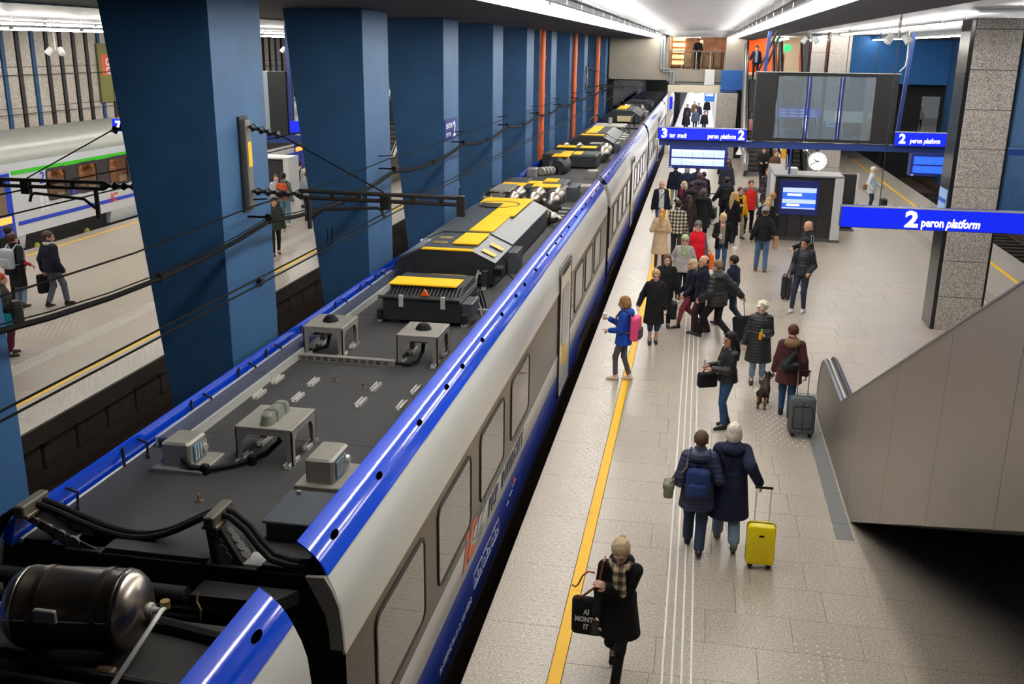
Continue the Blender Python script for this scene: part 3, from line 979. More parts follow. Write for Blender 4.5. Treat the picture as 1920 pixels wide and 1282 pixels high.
M_side_x = XC + 1.359
main_car = car('white and blue train carriage with antenna tables on its roof, second from the camera', 5.65, 25.4,
               [(6.28, 7.70), (8.15, 9.57), (10.03, 11.45), (11.92, 13.34), (18.68, 20.08), (20.5, 21.9), (22.3, 23.7)], [(16.45, 17.85)], [(19.9, 23.3)], 5, near=True)
car0 = car('dark roofed end of the nearest train carriage, cut off by the picture', -10.0, 5.05, [(0.5, 1.9), (2.6, 4.0)], [], [(1.2, 4.3)], 4, near=True, deck=2.40, mdeck=M_roofd)
ws = [(27.3 + 1.75 * k, 28.55 + 1.75 * k) for k in range(9)]
car2 = car('third train carriage, its roof crowded with tanks and yellow hatches', 26.2, 45.0, [w_ for w_ in ws if not (34.2 < w_[1] and w_[0] < 35.7)], [(34.3, 35.6)], [(26.6, 29.6)], 5)
ws = [(47.2 + 1.75 * k, 48.45 + 1.75 * k) for k in range(10)]
car3 = car('farthest train carriage running into the dark tunnel mouth', 46.0, 66.0, [w_ for w_ in ws if not (55.2 < w_[1] and w_[0] < 56.7)], [(55.3, 56.6)], [(46.4, 49.4)], 5)
car4 = car('train carriage standing inside the tunnel beyond the end wall', 66.9, 86.0, [(68 + 1.75 * k, 69.3 + 1.75 * k) for k in range(9)], [], [(67.2, 70.2)], 4)

# grey end caps and bellows between carriages
for (ya, yb, rt) in ((5.05, 5.65, main_car), (25.4, 26.2, car2), (45.0, 46.0, car3), (66.0, 66.9, car4)):
    outer = PR([(1.30, 0.1), (1.30, 1.9), (1.28, 2.2), (1.22, 2.34), (1.1, 2.42)], 1)
    MB().prism([(XC - 1.0, -0.2), (XC + 1.0, -0.2), (XC + 1.0, 2.1), (XC - 1.0, 2.1)], ya + 0.004, yb + 0.05).build('gangway_bellows', M_rub, rt)
    n = 6
    for q in range(n):
        y = ya + (yb - ya) * (q + 0.5) / n
        MB().frame([(XC - 1.06, -0.25), (XC + 1.06, -0.25), (XC + 1.06, 2.16), (XC - 1.06, 2.16)], [(XC - 0.99, -0.2), (XC + 0.99, -0.2), (XC + 0.99, 2.1), (XC - 0.99, 2.1)], y - 0.02, y + 0.02, 'y').build('bellows_rib', M_rub, rt)
for rt, y_, d_ in ((main_car, 5.65, -1), (car2, 26.2, -1), (car0, 5.05, 1)):
    o_ = PR([(1.36, 1.95), (1.353, 2.12), (1.335, 2.29), (1.29, 2.42), (1.24, 2.51)], 1)
    i_ = PR([(1.26, 1.95), (1.255, 2.1), (1.235, 2.22), (1.17, 2.36), (1.1, 2.5)], 1)
    if rt is car0:
        continue
    MB().prism(o_ + i_[::-1], y_ + d_ * 0.035, y_ + 0.0).build('end_cap', M_graycap, rt)

# lettering on the near carriage
xs_ = XC + 1.359
M_e = FACE_E
text('PKP', 0.27, (xs_ + 0.003, 10.47, 0.57), M_e, M_ink, main_car, bold=0.006, shear=0.3, fit=0.62)
text('INTERCITY', 0.27, (xs_ + 0.003, 11.27, 0.57), M_e, M_ink, main_car, bold=0.006, shear=0.3, fit=1.66)
M_out = mat('grey_print', (104, 108, 120), 0.4)
EMB = {'i': [(9.176, .544), (9.326, .80), (9.422, .786), (9.394, .676), (9.27, .534)], 'dot': [(9.312, .842), (9.363, .925), (9.491, .90), (9.454, .826)],
       'C': [(9.835, .919), (9.866, .85), (9.661, .825), (9.566, .662), (9.74, .618), (9.716, .544), (9.426, .55), (9.407, .604), (9.538, .804), (9.585, .906)]}
for k_, pl in EMB.items():
    cy_, cz_ = sum(p[0] for p in pl) / len(pl), sum(p[1] for p in pl) / len(pl)
    MB().prism([(cy_ + (p[0] - cy_) * 1.09, cz_ + (p[1] - cz_) * 1.09) for p in pl], xs_ - 0.002, xs_ + 0.002, 'x').build('emblem_edge', M_ink, main_car)
    MB().prism(pl, xs_ + 0.0, xs_ + 0.0035, 'x').build('emblem_letter', M_logo, main_car, label='orange emblem letter')
for pl in ([(9.662, .68), (9.734, .786), (9.856, .855), (9.98, .902), (10.108, .912), (10.088, .837), (9.956, .793), (9.887, .671), (9.808, .652), (9.662, .68)],
           [(9.884, .60), (10.05, .649), (10.126, .72), (10.32, .81), (10.334, .89), (10.159, .924), (10.108, .90)], [(9.808, .63), (9.984, .60), (10.036, .558), (10.228, .626), (10.1, .61), (9.985, .548), (9.76, .557)]):
    MB().tube([(xs_ + 0.001, p[0], p[1]) for p in pl], 0.0045, 4).build('emblem_outline', M_out, main_car)
text('PL-PKPIC 94 51 2 160 485-2', 0.10, (XC + 1.354, 8.2, -0.07), M_e, M_wprint, main_car, fit=1.42)
for k in range(3):
    y = 9.75 + k * 0.5
    MB().frame(rr(y + 0.2, 0.12, 0.44, 0.2, 0.01, 2), rr(y + 0.2, 0.12, 0.43, 0.187, 0.008, 2), xs_ - 0.01, xs_ + 0.003).build('pictogram_box', M_wprint, main_car)
    for q in range(3):
        MB().box(xs_ - 0.01, xs_ + 0.002, y + 0.05 + q * .12, y + 0.10 + q * .12, 0.08, 0.11 + .05 * (q % 2)).build('pictogram', M_wprint, main_car)
MB().lathe((xs_ - 0.008, 12.2, 0.28), (1, 0, 0), [(0, .05), (.012, .05)], 12).build('round_sticker', mat('poster_orange', (226, 96, 60), 0.6), main_car)
for q in range(3):
    MB().box(xs_ - 0.01, xs_ + 0.002, 11.7 + q * .2, 11.85 + q * .25, 0.12 + .05 * q, 0.132 + .05 * q).build('small_print', M_wprint, main_car)
text('2', 0.30, (xs_ + 0.003, 18.22, 1.25), M_e, M_wprint, main_car, bold=0.006)
for q in range(5):
    MB().cbox(xs_, xs_ + 0.004, 18.2, 18.42, 0.92 + q * 0.05, 0.95 + q * 0.05, 0.002).build('small_print', M_wprint, main_car)
# other track side of the far windows: nothing printed

# ------------------------------------------------------------------ roof equipment (parts of the carriages)
Zd = 2.5


def cchan(root, x, y, L=0.3, z=Zd):
    MB().prism([(x - 0.03, z), (x - 0.03, z + 0.035), (x - 0.012, z + 0.035), (x - 0.012, z + 0.01), (x + 0.012, z + 0.01), (x + 0.012, z + 0.035), (x + 0.03, z + 0.035), (x + 0.03, z)], y, y + L).build('mounting_rail', M_aluL, root)


def antenna_table(root, x0, x1, y0, y1, zt, kind, zb=Zd):
    t = MB().cbox(x0 - .002, x1 + .002, y0 - .002, y1 + .002, zt - 0.02, zt, 0.005).build('antenna_table', M_alu, root)
    w_ = 0.052
    for (x, sx) in ((x0, 1), (x1, -1)):
        # arched side cheek with two legs
        pr = [(y0, zb), (y0 + w_, zb), (y0 + w_ + .015, zt - 0.13), (y0 + w_ + 0.06, zt - 0.07), (y1 - w_ - 0.06, zt - 0.07), (y1 - w_ - .015, zt - 0.13), (y1 - w_, zb), (y1, zb), (y1, zt - .012), (y0, zt - .012)]
        MB().prism(pr, x, x + sx * 0.012, 'x').build('side_cheek', M_alu, t)
    for (y, sy) in ((y0, 1), (y1, -1)):
        pr = [(x0, zb), (x0 + w_, zb), (x0 + w_ + .015, zt - 0.13), (x0 + w_ + 0.06, zt - 0.07), (x1 - w_ - 0.06, zt - 0.07), (x1 - w_ - .015, zt - 0.13), (x1 - w_, zb), (x1, zb), (x1, zt - .012), (x0, zt - .012)]
        MB().prism(pr, y, y + sy * 0.012, 'y').build('front_cheek', M_alu, t)
    for x in (x0 + 0.04, x1 - 0.04):
        for y in (y0 - 0.06, y1 - 0.18):
            cchan(t, x, y, 0.24)
    cx, cyy = (x0 + x1) / 2, (y0 + y1) / 2
    if kind == 'dome':
        MB().lathe((cx, cyy, zt), (0, 0, 1), [(0, 0.095), (0.015, 0.09), (0.05, 0.068), (0.065, 0.05)], 18).build('antenna_dome', M_rub, t, smooth=True)
        MB().cbox(cx - 0.1, cx + 0.12, cyy - 0.1, cyy + 0.1, zt - 0.14, zt - 0.03, 0.01).build('junction_box', M_alu, t)
    else:
        mb = MB().prism(rr(cyy, zt, 0.42, 0.10, 0.048, 5), cx - 0.06, cx + 0.06, 'x')
        mb = MB()
        for z, k in ((zt, 1.0), (zt + 0.08, 0.9), (zt + 0.1, 0.75)):
            mb.v += [(cx + p[0] * k, cyy + p[1] * k, z) for p in rr(0, 0, 0.12, 0.46, 0.058, 5)]
        n = 24
        mb.f += [tuple(range(n))[::-1], tuple(range(2 * n, 3 * n))] + [(r * n + i, r * n + (i + 1) % n, (r + 1) * n + (i + 1) % n, (r + 1) * n + i) for r in (0, 1) for i in range(n)]
        mb.build('antenna_fin', mat('antenna_grey', (112, 114, 104), 0.5), t, smooth=True)
        for q in (-1, 1):
            MB().cbox(cx - 0.066, cx + 0.066, cyy + q * 0.09 - 0.012, cyy + q * 0.09 + 0.012, zt, zt + 0.1, 0.01).build('fin_rib', mat('antenna_grey', (112, 114, 104), 0.5), t)
    return t


def elec_box(root, x0, x1, y0, y1, plug=1):
    b = MB().cbox(x0, x1, y0, y1, Zd + 0.035, Zd + 0.25, 0.02).build('filter_box', M_alu, root)
    MB().cbox(x0 - 0.08, x1 + 0.13, y0 - 0.06, y1 + 0.06, Zd, Zd + 0.035, 0.008).build('base_plate', M_alu, b)
    MB().cbox(x1, x1 + 0.012, y0 + 0.06, y1 - 0.12, Zd + 0.06, Zd + 0.21, 0.004).build('terminal_block', mat('terminal_blue', (70, 120, 150), 0.4), b, label='blue terminal strip')
    MB().lathe((x1, y1 - 0.07, Zd + 0.13), (1, 0, 0), [(0, 0.04), (0.03, 0.035), (0.03, 0.0)], 12).build('cable_gland', M_aluL, b)
    for q in range(5):
        MB().box(x1 + 0.012, x1 + 0.016, y0 + 0.075 + q * 0.045, y0 + 0.095 + q * 0.045, Zd + 0.07, Zd + 0.2).build('terminal', M_aluL, b)
    return b


def tank(root, p0, p1, r, m, name='air_tank', bands=True):
    p0, p1 = Vector(p0), Vector(p1); d = (p1 - p0); L = d.length
    t = MB().lathe(p0, d, [(0, 0.02), (0.02, r * 0.5), (0.06, r * 0.82), (0.11, r * 0.97), (0.14, r), (0.145, r * 1.015), (0.16, r * 1.015), (0.165, r), (L - 0.165, r), (L - 0.16, r * 1.015), (L - 0.145, r * 1.015), (L - 0.14, r), (L - 0.11, r * 0.97), (L - 0.06, r * 0.82), (L - 0.02, r * 0.5), (L, 0.02)], 28).build(name, m, root, smooth='all')
    if bands:
        for q in (0.24, L - 0.27):
            MB().lathe(p0 + d.normalized() * q, d, [(0, r * 1.0), (0.001, r * 1.025), (0.04, r * 1.025), (0.041, r)], 28).build('tank_strap', M_inoxd, t, smooth=True)
    MB().lathe(p1 - d.normalized() * 0.01, d, [(0, 0.05), (0.03, 0.045), (0.031, 0.025), (0.07, 0.02)], 12).build('tank_valve', M_aluL, t, smooth=True)
    MB().lathe(p0 + d.normalized() * 0.01, -d, [(0, 0.05), (0.03, 0.045), (0.031, 0.025), (0.07, 0.02)], 12).build('tank_valve', M_aluL, t, smooth=True)
    return t


mc = main_car
# cable tray along the left side and cross trays
for a, b in ((7.5, 9.4), (9.41, 10.9), (11.2, 13.6), (13.62, 14.6)):
    tr = MB().cbox(-4.62, -4.40, a, b, Zd + 0.05, Zd + 0.085, 0.006).build('cable_tray', M_gunt, mc)
    MB().box(-4.405, -4.375, a, b, Zd, Zd + 0.09).build('tray_flange', M_aluL, tr)
    MB().box(-4.64, -4.62, a, b, Zd, Zd + 0.09).build('tray_flange', M_aluL, tr)
MB().tube([(-4.69, 5.7, Zd - 0.012), (-4.69, 14.8, Zd - 0.012)], 0.02, 8).build('edge_pipe', M_aluL, mc, smooth=True)
for (x0, x1, y) in ((-4.46, -3.22, 10.16), (-4.4, -3.9, 13.1), (-3.0, -2.66, 12.6)):
    tr = MB().cbox(x0, x1, y, y + 0.07, Zd, Zd + 0.07, 0.006).build('cross_tray', M_alu, mc)
    for q in range(int((x1 - x0) / 0.09)):
        for z in (0.02, 0.042):
            MB().box(x0 + 0.03 + q * 0.09, x0 + 0.085 + q * 0.09, y - 0.002, y, Zd + z, Zd + z + 0.01).build('tray_slot', M_rub, tr)
MB().tube([(-3.22, 10.2, Zd + 0.03), (-3.05, 10.2, Zd + 0.03), (-2.98, 10.26, Zd + 0.05), (-2.95, 10.38, Zd + 0.14), (-2.95, 10.42, Zd + 0.22)], 0.022, 8).build('antenna_cable', M_rub, mc, smooth=True)
for (x, y) in ((-4.30, 8.82), (-4.31, 9.3), (-3.88, 8.82), (-3.9, 9.3), (-3.2, 8.82), (-3.2, 9.3), (-2.77, 8.82), (-2.76, 9.3)):
    cchan(mc, x, y, 0.24)
antenna_table(mc, -3.77, -3.25, 7.32, 7.86, Zd + 0.34, 'fin')
antenna_table(mc, -4.38, -3.9, 10.35, 10.9, Zd + 0.36, 'dome')
antenna_table(mc, -3.22, -2.74, 10.25, 10.82, Zd + 0.36, 'dome')
MB().tube([(-4.15, 10.6, Zd + 0.2), (-4.15, 10.5, Zd + 0.08), (-4.3, 10.45, Zd + 0.03), (-4.4, 10.5, Zd + 0.03)], 0.022, 8).build('antenna_cable', M_rub, mc, smooth=True)
MB().tube([(-3.5, 7.7, Zd + 0.26), (-3.5, 7.62, Zd + 0.1), (-3.56, 7.45, Zd + 0.04), (-3.72, 7.2, Zd + 0.035), (-3.9, 7.05, Zd + 0.035), (-4.05, 7.02, Zd + 0.06), (-4.12, 7.04, Zd + 0.13)], 0.025, 8).build('antenna_cable', M_rub, mc, smooth=True)
for (x, y) in ((-3.62, 7.3), (-3.92, 7.03)):
    MB().cbox(x - 0.035, x + 0.035, y - 0.03, y + 0.03, Zd, Zd + 0.09, 0.01).build('cable_clamp', M_rub, mc)
elec_box(mc, -4.32, -4.06, 7.05, 7.36)
elec_box(mc, -3.0, -2.76, 6.98, 7.38)
for (x, y) in ((-3.72, 6.55), (-4.45, 6.0), (-3.7, 9.55), (-3.33, 9.4)):
    MB().cbox(x - 0.03, x + 0.03, y - 0.025, y + 0.025, Zd, Zd + 0.008, 0.002).box(x - 0.006, x + 0.006, y - 0.02, y + 0.02, Zd, Zd + 0.06).build('lifting_eye', mat('rusty_brass', (120, 100, 78), 0.5, 0.5), mc)
jb = MB().cbox(-2.93, -2.46, 6.05, 6.55, Zd, Zd + 0.15, 0.01).build('junction_cover', M_gun, mc)
MB().cbox(-2.95, -2.45, 6.03, 6.57, Zd + 0.15, Zd + 0.17, 0.006).build('cover_lid', M_gunt, jb)
MB().lathe((-2.85, 6.5, Zd + 0.17), (0, 0, 1), [(0, 0.02), (0.03, 0.02), (0.03, 0.01)], 8).build('lid_bolt', M_alu, jb)

# perforated brackets carrying the twin jumper cables over the coupling
for s, xb, xt, nm in ((1, -2.93, -3.15, 'cable_bracket'), (-1, -4.30, -4.62, 'cable_bracket')):
    zt = Zd + 0.27 if s > 0 else Zd + 0.2
    yb = 5.8
    # two tapering cheeks with lightening holes
    root_ = MB().cbox(min(xb, xb - s * 0.28), max(xb, xb - s * 0.28) + 0.1 * (s > 0), yb - 0.16, yb + 0.08, Zd - 0.02, Zd + 0.0, 0.004).build(nm, M_blk, mc)
    for yy in (yb - 0.13, yb + 0.05):
        mb = MB()
        A0, A1 = Vector((xb, yy, Zd)), Vector((xb - s * 0.24, yy, Zd))
        B0, B1 = Vector((xt + s * 0.05, yy + 0.02, zt)), Vector((xt - s * 0.06, yy + 0.02, zt))
        mb.add([A0, A1, B1, B0, A0 + Vector((0, .012, 0)), A1 + Vector((0, .012, 0)), B1 + Vector((0, .012, 0)), B0 + Vector((0, .012, 0))], [(0, 1, 2, 3), (7, 6, 5, 4), (0, 4, 5, 1), (1, 5, 6, 2), (2, 6, 7, 3), (3, 7, 4, 0)])
        mb.build('bracket_cheek', M_blk, root_)
        for q in range(4):
            f = 0.15 + q * 0.22
            c = (A0 * (1 - f) + B0 * f) * 0.5 + (A1 * (1 - f) + B1 * f) * 0.5
            MB().lathe(c - Vector((0, 0.004, 0)), (0, 1, 0), [(0, 0.055 - q * 0.009), (0.022, 0.055 - q * 0.009)], 12).build('lightening_hole', mat('hole_grey', (104, 102, 96), 0.7), root_)
    mb = MB().add([(xb, yb - 0.13, Zd), (xb, yb + 0.062, Zd), (xt + s * 0.05, yb + 0.08, zt), (xt + s * 0.05, yb - 0.11, zt), (xb - s * .015, yb - 0.13, Zd), (xb - s * .015, yb + 0.062, Zd), (xt + s * 0.035, yb + 0.08, zt), (xt + s * 0.035, yb - 0.11, zt)], [(0, 1, 2, 3), (4, 5, 6, 7), (0, 1, 5, 4), (1, 2, 6, 5), (2, 3, 7, 6), (3, 0, 4, 7)])
    mb.build('bracket_web', M_blk, root_)
    for q in range(4):
        f = 0.18 + q * 0.2
        p = Vector((xb + (xt + s * 0.05 - xb) * f + s * 0.001, yb - 0.03, Zd + (zt - Zd) * f))
        nrm = Vector((zt - Zd, 0, -(xt - xb))).normalized() * s
        if nrm.x * s < 0:
            nrm = -nrm
        MB().lathe(p, nrm, [(0, 0.05 - 0.006 * q), (0.004, 0.05 - 0.006 * q)], 12).build('lightening_hole', mat('hole_grey', (104, 102, 96), 0.7), root_)
    MB().cbox(xt - 0.06, xt + 0.06, yb - 0.16, yb + 0.12, zt, zt + 0.025, 0.006).build('clamp_foot', mat('rusty_brass', (120, 100, 78), 0.5, 0.5), root_)
    MB().cbox(xt - 0.04, xt + 0.04, yb - 0.17, yb + 0.13, zt + 0.025, zt + 0.10, 0.01).build('cable_clamp', mat('olive_grey', (84, 82, 70), 0.55), root_)
    MB().cbox(xb - 0.01 if s > 0 else xb - .12, xb + 0.12 if s > 0 else xb + .01, yb - 0.12, yb + 0.06, Zd, Zd + 0.012, 0.003).build('bolt_plate', M_aluL, root_)
for q in (0.0, 0.07):
    L0, L1 = Vector((-4.62, 5.78 + q, Zd + 0.26)), Vector((-3.15, 5.78 + q, Zd + 0.33))
    pts = []
    for i in range(25):
        t_ = i / 24
        p = L0.lerp(L1, t_)
        p.z -= 0.29 * math.sin(math.pi * t_) ** 1.3
        p.y += 0.10 * math.sin(math.pi * t_)
        pts.append(p)
    pts = [Vector((-4.9, 5.6 + q, Zd - 0.05)), Vector((-4.8, 5.7 + q, Zd + 0.17))] + pts + [Vector((-3.05, 5.76 + q, Zd + 0.32)), Vector((-2.93, 5.74 + q, Zd + 0.24)), Vector((-2.84, 5.72 + q, Zd + 0.14)), Vector((-2.74, 5.7 + q, Zd + 0.06)), Vector((-2.6, 5.68 + q, Zd + 0.04)), Vector((-2.45, 5.66 + q, Zd + 0.05))]
    MB().tube(pts, 0.024, 8).build('jumper_cable', M_rub, mc, smooth=True)
# coupling beam and tube in the gap
MB().tube([(-4.7, 5.45, 2.36), (-3.25, 5.45, 2.36)], 0.06, 14).build('coupling_tube', M_blk, mc, smooth=True)
MB().prism([(-3.2, 5.40), (-2.62, 5.42), (-2.5, 5.6), (-3.2, 5.6)], 2.30, 2.40, 'z').build('coupling_arm', M_blk, mc)
for q in range(2):
    for k in range(2):
        MB().lathe((-2.66 + 0.09 * q, 5.37 + .01 * q, 2.37 + 0.05 * k), (0.05, -1, 0), [(0, 0.014), (0.02, 0.014)], 8).build('bolt', M_gun, mc)
MB().tube([(-3.13, 5.38, 2.44), (-3.13, 5.36, 2.38), (-3.1, 5.35, 2.33), (-3.11, 5.35, 2.25)], 0.008, 6).build('hanging_wire', mat('brass', (190, 160, 100), 0.4, 0.6), mc)

# brake resistor box with yellow lid
bb = MB().cbox(-3.92, -2.88, 11.9, 12.95, Zd + 0.06, Zd + 0.34, 0.015).build('resistor_box', M_gun, mc)
MB().cbox(-3.92, -2.88, 11.88, 12.97, Zd + 0.34, Zd + 0.37, 0.01).build('box_rim', M_blk, bb)
mb = MB()
for q in range(20):
    x = -3.87 + q * 0.05
    mb = MB().add([(x, 11.95, Zd + 0.37), (x + 0.03, 11.95, Zd + 0.37), (x + 0.03, 12.2, Zd + 0.47), (x, 12.2, Zd + 0.47), (x, 12.2, Zd + 0.37), (x + 0.03, 12.2, Zd + 0.37)], [(0, 1, 2, 3), (0, 3, 4), (1, 5, 2), (3, 2, 5, 4), (0, 4, 5, 1)])
    mb.build('lid_rib', M_gun, bb)
MB().prism([(12.2, Zd + 0.37), (12.2, Zd + 0.455), (12.9, Zd + 0.46), (12.95, Zd + 0.37)], -3.9, -2.9, 'x').build('lid', M_gun, bb)
MB().cbox(-3.90, -2.98, 12.12, 12.55, Zd + 0.47, Zd + 0.49, 0.005).build('yellow_tread', M_yw, bb)
MB().prism([(-3.42, Zd + 0.39), (-3.30, Zd + 0.39), (-3.36, Zd + 0.48)], 11.93, 11.96, 'y').build('warning_triangle', M_logo, bb)
for x in (-3.66, -3.1):
    MB().cbox(x - 0.03, x + 0.03, 11.865, 11.9, Zd + 0.24, Zd + 0.40, 0.006).build('latch', M_aluL, bb)
for x in (-3.98, -2.84):
    for y in (11.95, 12.8):
        cchan(bb, x, y, 0.16)
        MB().cbox(x - 0.04, x + 0.04, y, y + 0.1, Zd + 0.03, Zd + 0.16, 0.01).build('foot_bracket', M_blk, bb)
MB().cbox(-2.88, -2.74, 12.0, 12.4, Zd + 0.1, Zd + 0.3, 0.01).build('side_connector', M_gunt, bb)
for q in range(3):
    MB().tube([(-2.87, 12.45 + q * 0.15, Zd + 0.25), (-2.78, 12.47 + q * 0.15, Zd + 0.28), (-2.74, 12.5 + q * 0.15, Zd + 0.12), (-2.72, 12.5 + q * .15, Zd)], 0.012, 6).build('cable_loop', M_rub if q else M_aluL, bb, smooth=True)
pb_ = MB().cbox(-3.72, -3.2, 13.35, 13.62, Zd, Zd + 0.27, 0.008).build('inlet_box', M_alu, mc)
MB().cbox(-3.73, -3.19, 13.33, 13.64, Zd + 0.27, Zd + 0.29, 0.004).build('yellow_tread', M_yw, pb_)
for x in (-3.57, -3.36):
    MB().lathe((x, 13.345, Zd + 0.16), (0, -1, 0), [(0, 0.05), (0.01, 0.05)], 14).build('inlet_hole', M_rub, pb_)


def aircon(root, x0, x1, y0, y1, zs, zt, plates, hole=None, front_strip=True):
    xm0, xm1 = x0 + (x1 - x0) * 0.24, x1 - (x1 - x0) * 0.24
    yj = y0 + (y1 - y0) * 0.26
    prof = [(x0, Zd + 0.05), (x1, Zd + 0.05), (x1, zs), (xm1, zt), (xm0, zt), (x0, zs)]
    a = MB().prism(prof, y0, y1).build('air_conditioner', M_gun, root)
    MB().prism([(x0 - .01, zs), (xm0, zt + 0.0), (xm0, zt + .012), (x0 - .01, zs + .012)], y0 + 0.12, yj - 0.02).build('top_panel', M_gunt, a)
    MB().prism([(xm0, zt), (xm1, zt), (xm1, zt + .015), (xm0, zt + .015)], y0 + 0.12, yj - 0.02).build('top_panel', M_gunt, a)
    MB().prism([(x1 + .01, zs), (xm1, zt), (xm1, zt + .012), (x1 + .01, zs + .012)], y0 - 0.01, yj - 0.02).build('top_panel', M_gunt, a)
    MB().prism([(x0 - .01, zs), (xm0, zt), (xm0, zt + .03), (x0 - .01, zs + .03)], yj + 0.03, y1).build('top_panel', M_gunt, a)
    MB().prism([(xm0, zt), (xm1, zt), (xm1, zt + .035), (xm0, zt + .035)], yj + 0.03, y1).build('top_panel', M_gunt, a)
    MB().prism([(x1 + .01, zs), (xm1, zt), (xm1, zt + .03), (x1 + .01, zs + .03)], yj + 0.03, y1).build('top_panel', M_gunt, a)
    if front_strip:
        MB().cbox(xm0 + 0.02, xm1 + 0.02, y0 - 0.02, y0 + 0.10, zt, zt + 0.02, 0.005).build('yellow_tread', M_yw, a)
    for (px0, px1, py0, py1) in plates:
        MB().cbox(px0, px1, py0, py1, zt + 0.03, zt + 0.052, 0.004).build('yellow_tread', M_yw, a)
    if hole:
        MB().lathe((hole[0], hole[1], zt + 0.04), (0, 0, 1), [(0, hole[2]), (0.018, hole[2]), (0.019, hole[2] * 0.96), (0.005, hole[2] * 0.9), (0.004, 0)], 24).build('fan_grille', M_blk, a)
    return a


ac = aircon(mc, -4.40, -2.88, 14.15, 19.4, 2.87, 3.04, [(-3.62, -3.22, 14.5, 15.4), (-3.62, -3.22, 15.62, 17.2), (-3.62, -3.16, 17.22, 18.6), (-4.1, -3.16, 18.62, 19.3)], (-3.68, 18.45, 0.40))
for (x, y) in ((-3.02, 14.45), (-3.0, 14.95)):
    M_ = Matrix.Translation((x, y, 2.965)) @ Matrix.Rotation(R(25), 4, 'Y')
    MB().cbox(-0.12, 0.10, -0.09, 0.09, 0, 0.006, 0.002, M_).build('notice_plate', mat('gold_notice', (222, 170, 40), 0.5), ac)
for (x, y) in ((-3.98, 14.6), (-3.98, 15.0)):
    MB().cbox(x, x + 0.22, y, y + 0.16, 3.055, 3.06, 0.002).build('notice_plate', mat('dull_notice', (134, 116, 62), 0.5), ac)
for (x, y) in ((-4.12, 14.75), (-3.95, 16.4)):
    MB().frame(rr(x, y, 0.16, 0.2, 0.07), rr(x, y, 0.12, 0.15, 0.05), 3.06, 3.065, 'z').build('round_sticker', M_wprint, ac)
for x in (-4.2, -3.02):
    MB().cbox(x - 0.05, x + 0.05, 14.04, 14.15, Zd, Zd + 0.28, 0.01).build('mounting_foot', M_gun, ac)
    cchan(ac, x, 13.98, 0.16)
MB().cbox(-2.88, -2.76, 14.05, 14.3, Zd + 0.2, Zd + 0.32, 0.01).build('side_connector', M_rub, ac)
MB().cbox(-2.89, -2.74, 15.2, 15.75, Zd + 0.0, Zd + 0.34, 0.01).build('side_cabinet', M_gunt, ac)
for x in (-4.22, -3.1):
    MB().cbox(x - 0.03, x + 0.03, 14.135, 14.15, Zd + 0.2, Zd + 0.225, 0.003).build('white_label', M_wprint, ac)
MB().tube([(-2.86, 14.7, 2.86), (-2.82, 14.7, 2.8), (-2.8, 14.72, 2.6), (-2.7, 14.75, Zd)], 0.01, 6).build('side_cable', M_rub, ac)
MB().tube([(-3.12, 14.1, Zd + 0.27), (-3.14, 13.95, Zd + 0.1), (-3.22, 13.8, Zd + .02)], 0.018, 6).build('front_cable', mat('grey_cable', (140, 138, 130), 0.6), ac)

# four air tanks, small tank, yellow-topped box behind
for x in (-4.46, -4.0, -3.54, -3.10):
    tank(mc, (x, 21.2, Zd + 0.24), (x, 22.35, Zd + 0.24), 0.205, M_inox)
mb = MB()
cov = MB().prism([(-4.42, Zd + 0.40), (-4.05, Zd + 0.40), (-4.22, Zd + 0.16)], 21.15, 21.2, 'y').build('tank_cover', M_alu, mc)
for q in range(7):
    MB().cbox(-4.45, -4.0, 21.2 + q * 0.16, 21.34 + q * 0.16, Zd + 0.43, Zd + 0.46, 0.01).build('cover_slat', M_alu, cov)
tank(mc, (-3.12, 19.55, Zd + 0.16), (-2.86, 19.9, Zd + 0.16), 0.16, M_inox)
tank(mc, (-2.98, 19.7, Zd + 0.16), (-2.68, 19.7, Zd + 0.16), 0.12, M_inox, bands=False)
yb_ = MB().cbox(-4.6, -3.05, 22.6, 24.3, Zd + 0.05, Zd + 0.36, 0.02).build('equipment_box', M_gun, mc)
for (x0, x1, y0, y1) in ((-4.5, -3.95, 22.62, 23.2), (-3.75, -3.12, 22.62, 23.15), (-3.95, -3.62, 23.2, 23.6), (-3.62, -3.3, 23.6, 24.2)):
    MB().cbox(x0, x1, y0, y1, Zd + 0.36, Zd + 0.385, 0.006).build('yellow_tread', M_yw, yb_)
for (x0, x1, y0, y1) in ((-4.45, -4.0, 23.3, 24.2), (-3.25, -3.08, 23.2, 24.2)):
    MB().cbox(x0, x1, y0, y1, Zd + 0.36, Zd + 0.38, 0.006).build('top_panel', M_gunt, yb_)
for q in range(6):
    MB().cbox(-3.05, -2.98, 22.7 + q * 0.12, 22.76 + q * 0.12, Zd + 0.06, Zd + 0.34, 0.01).build('cooling_fin', M_alu, yb_)
MB().cbox(-2.95, -2.75, 23.0, 23.9, Zd + 0.0, Zd + 0.34, 0.01).build('side_cabinet', M_gunt, mc)
MB().cbox(-2.95, -2.55, 24.4, 24.8, Zd, Zd + 0.2, 0.02).build('filter_box', M_alu, mc)
for q in range(4):
    MB().tube([(-2.9, 20.2 + q * 0.5, Zd + 0.04), (-2.7, 20.2 + q * 0.5, Zd + 0.04)], 0.03, 6).build('roof_pipe', M_alu, mc)

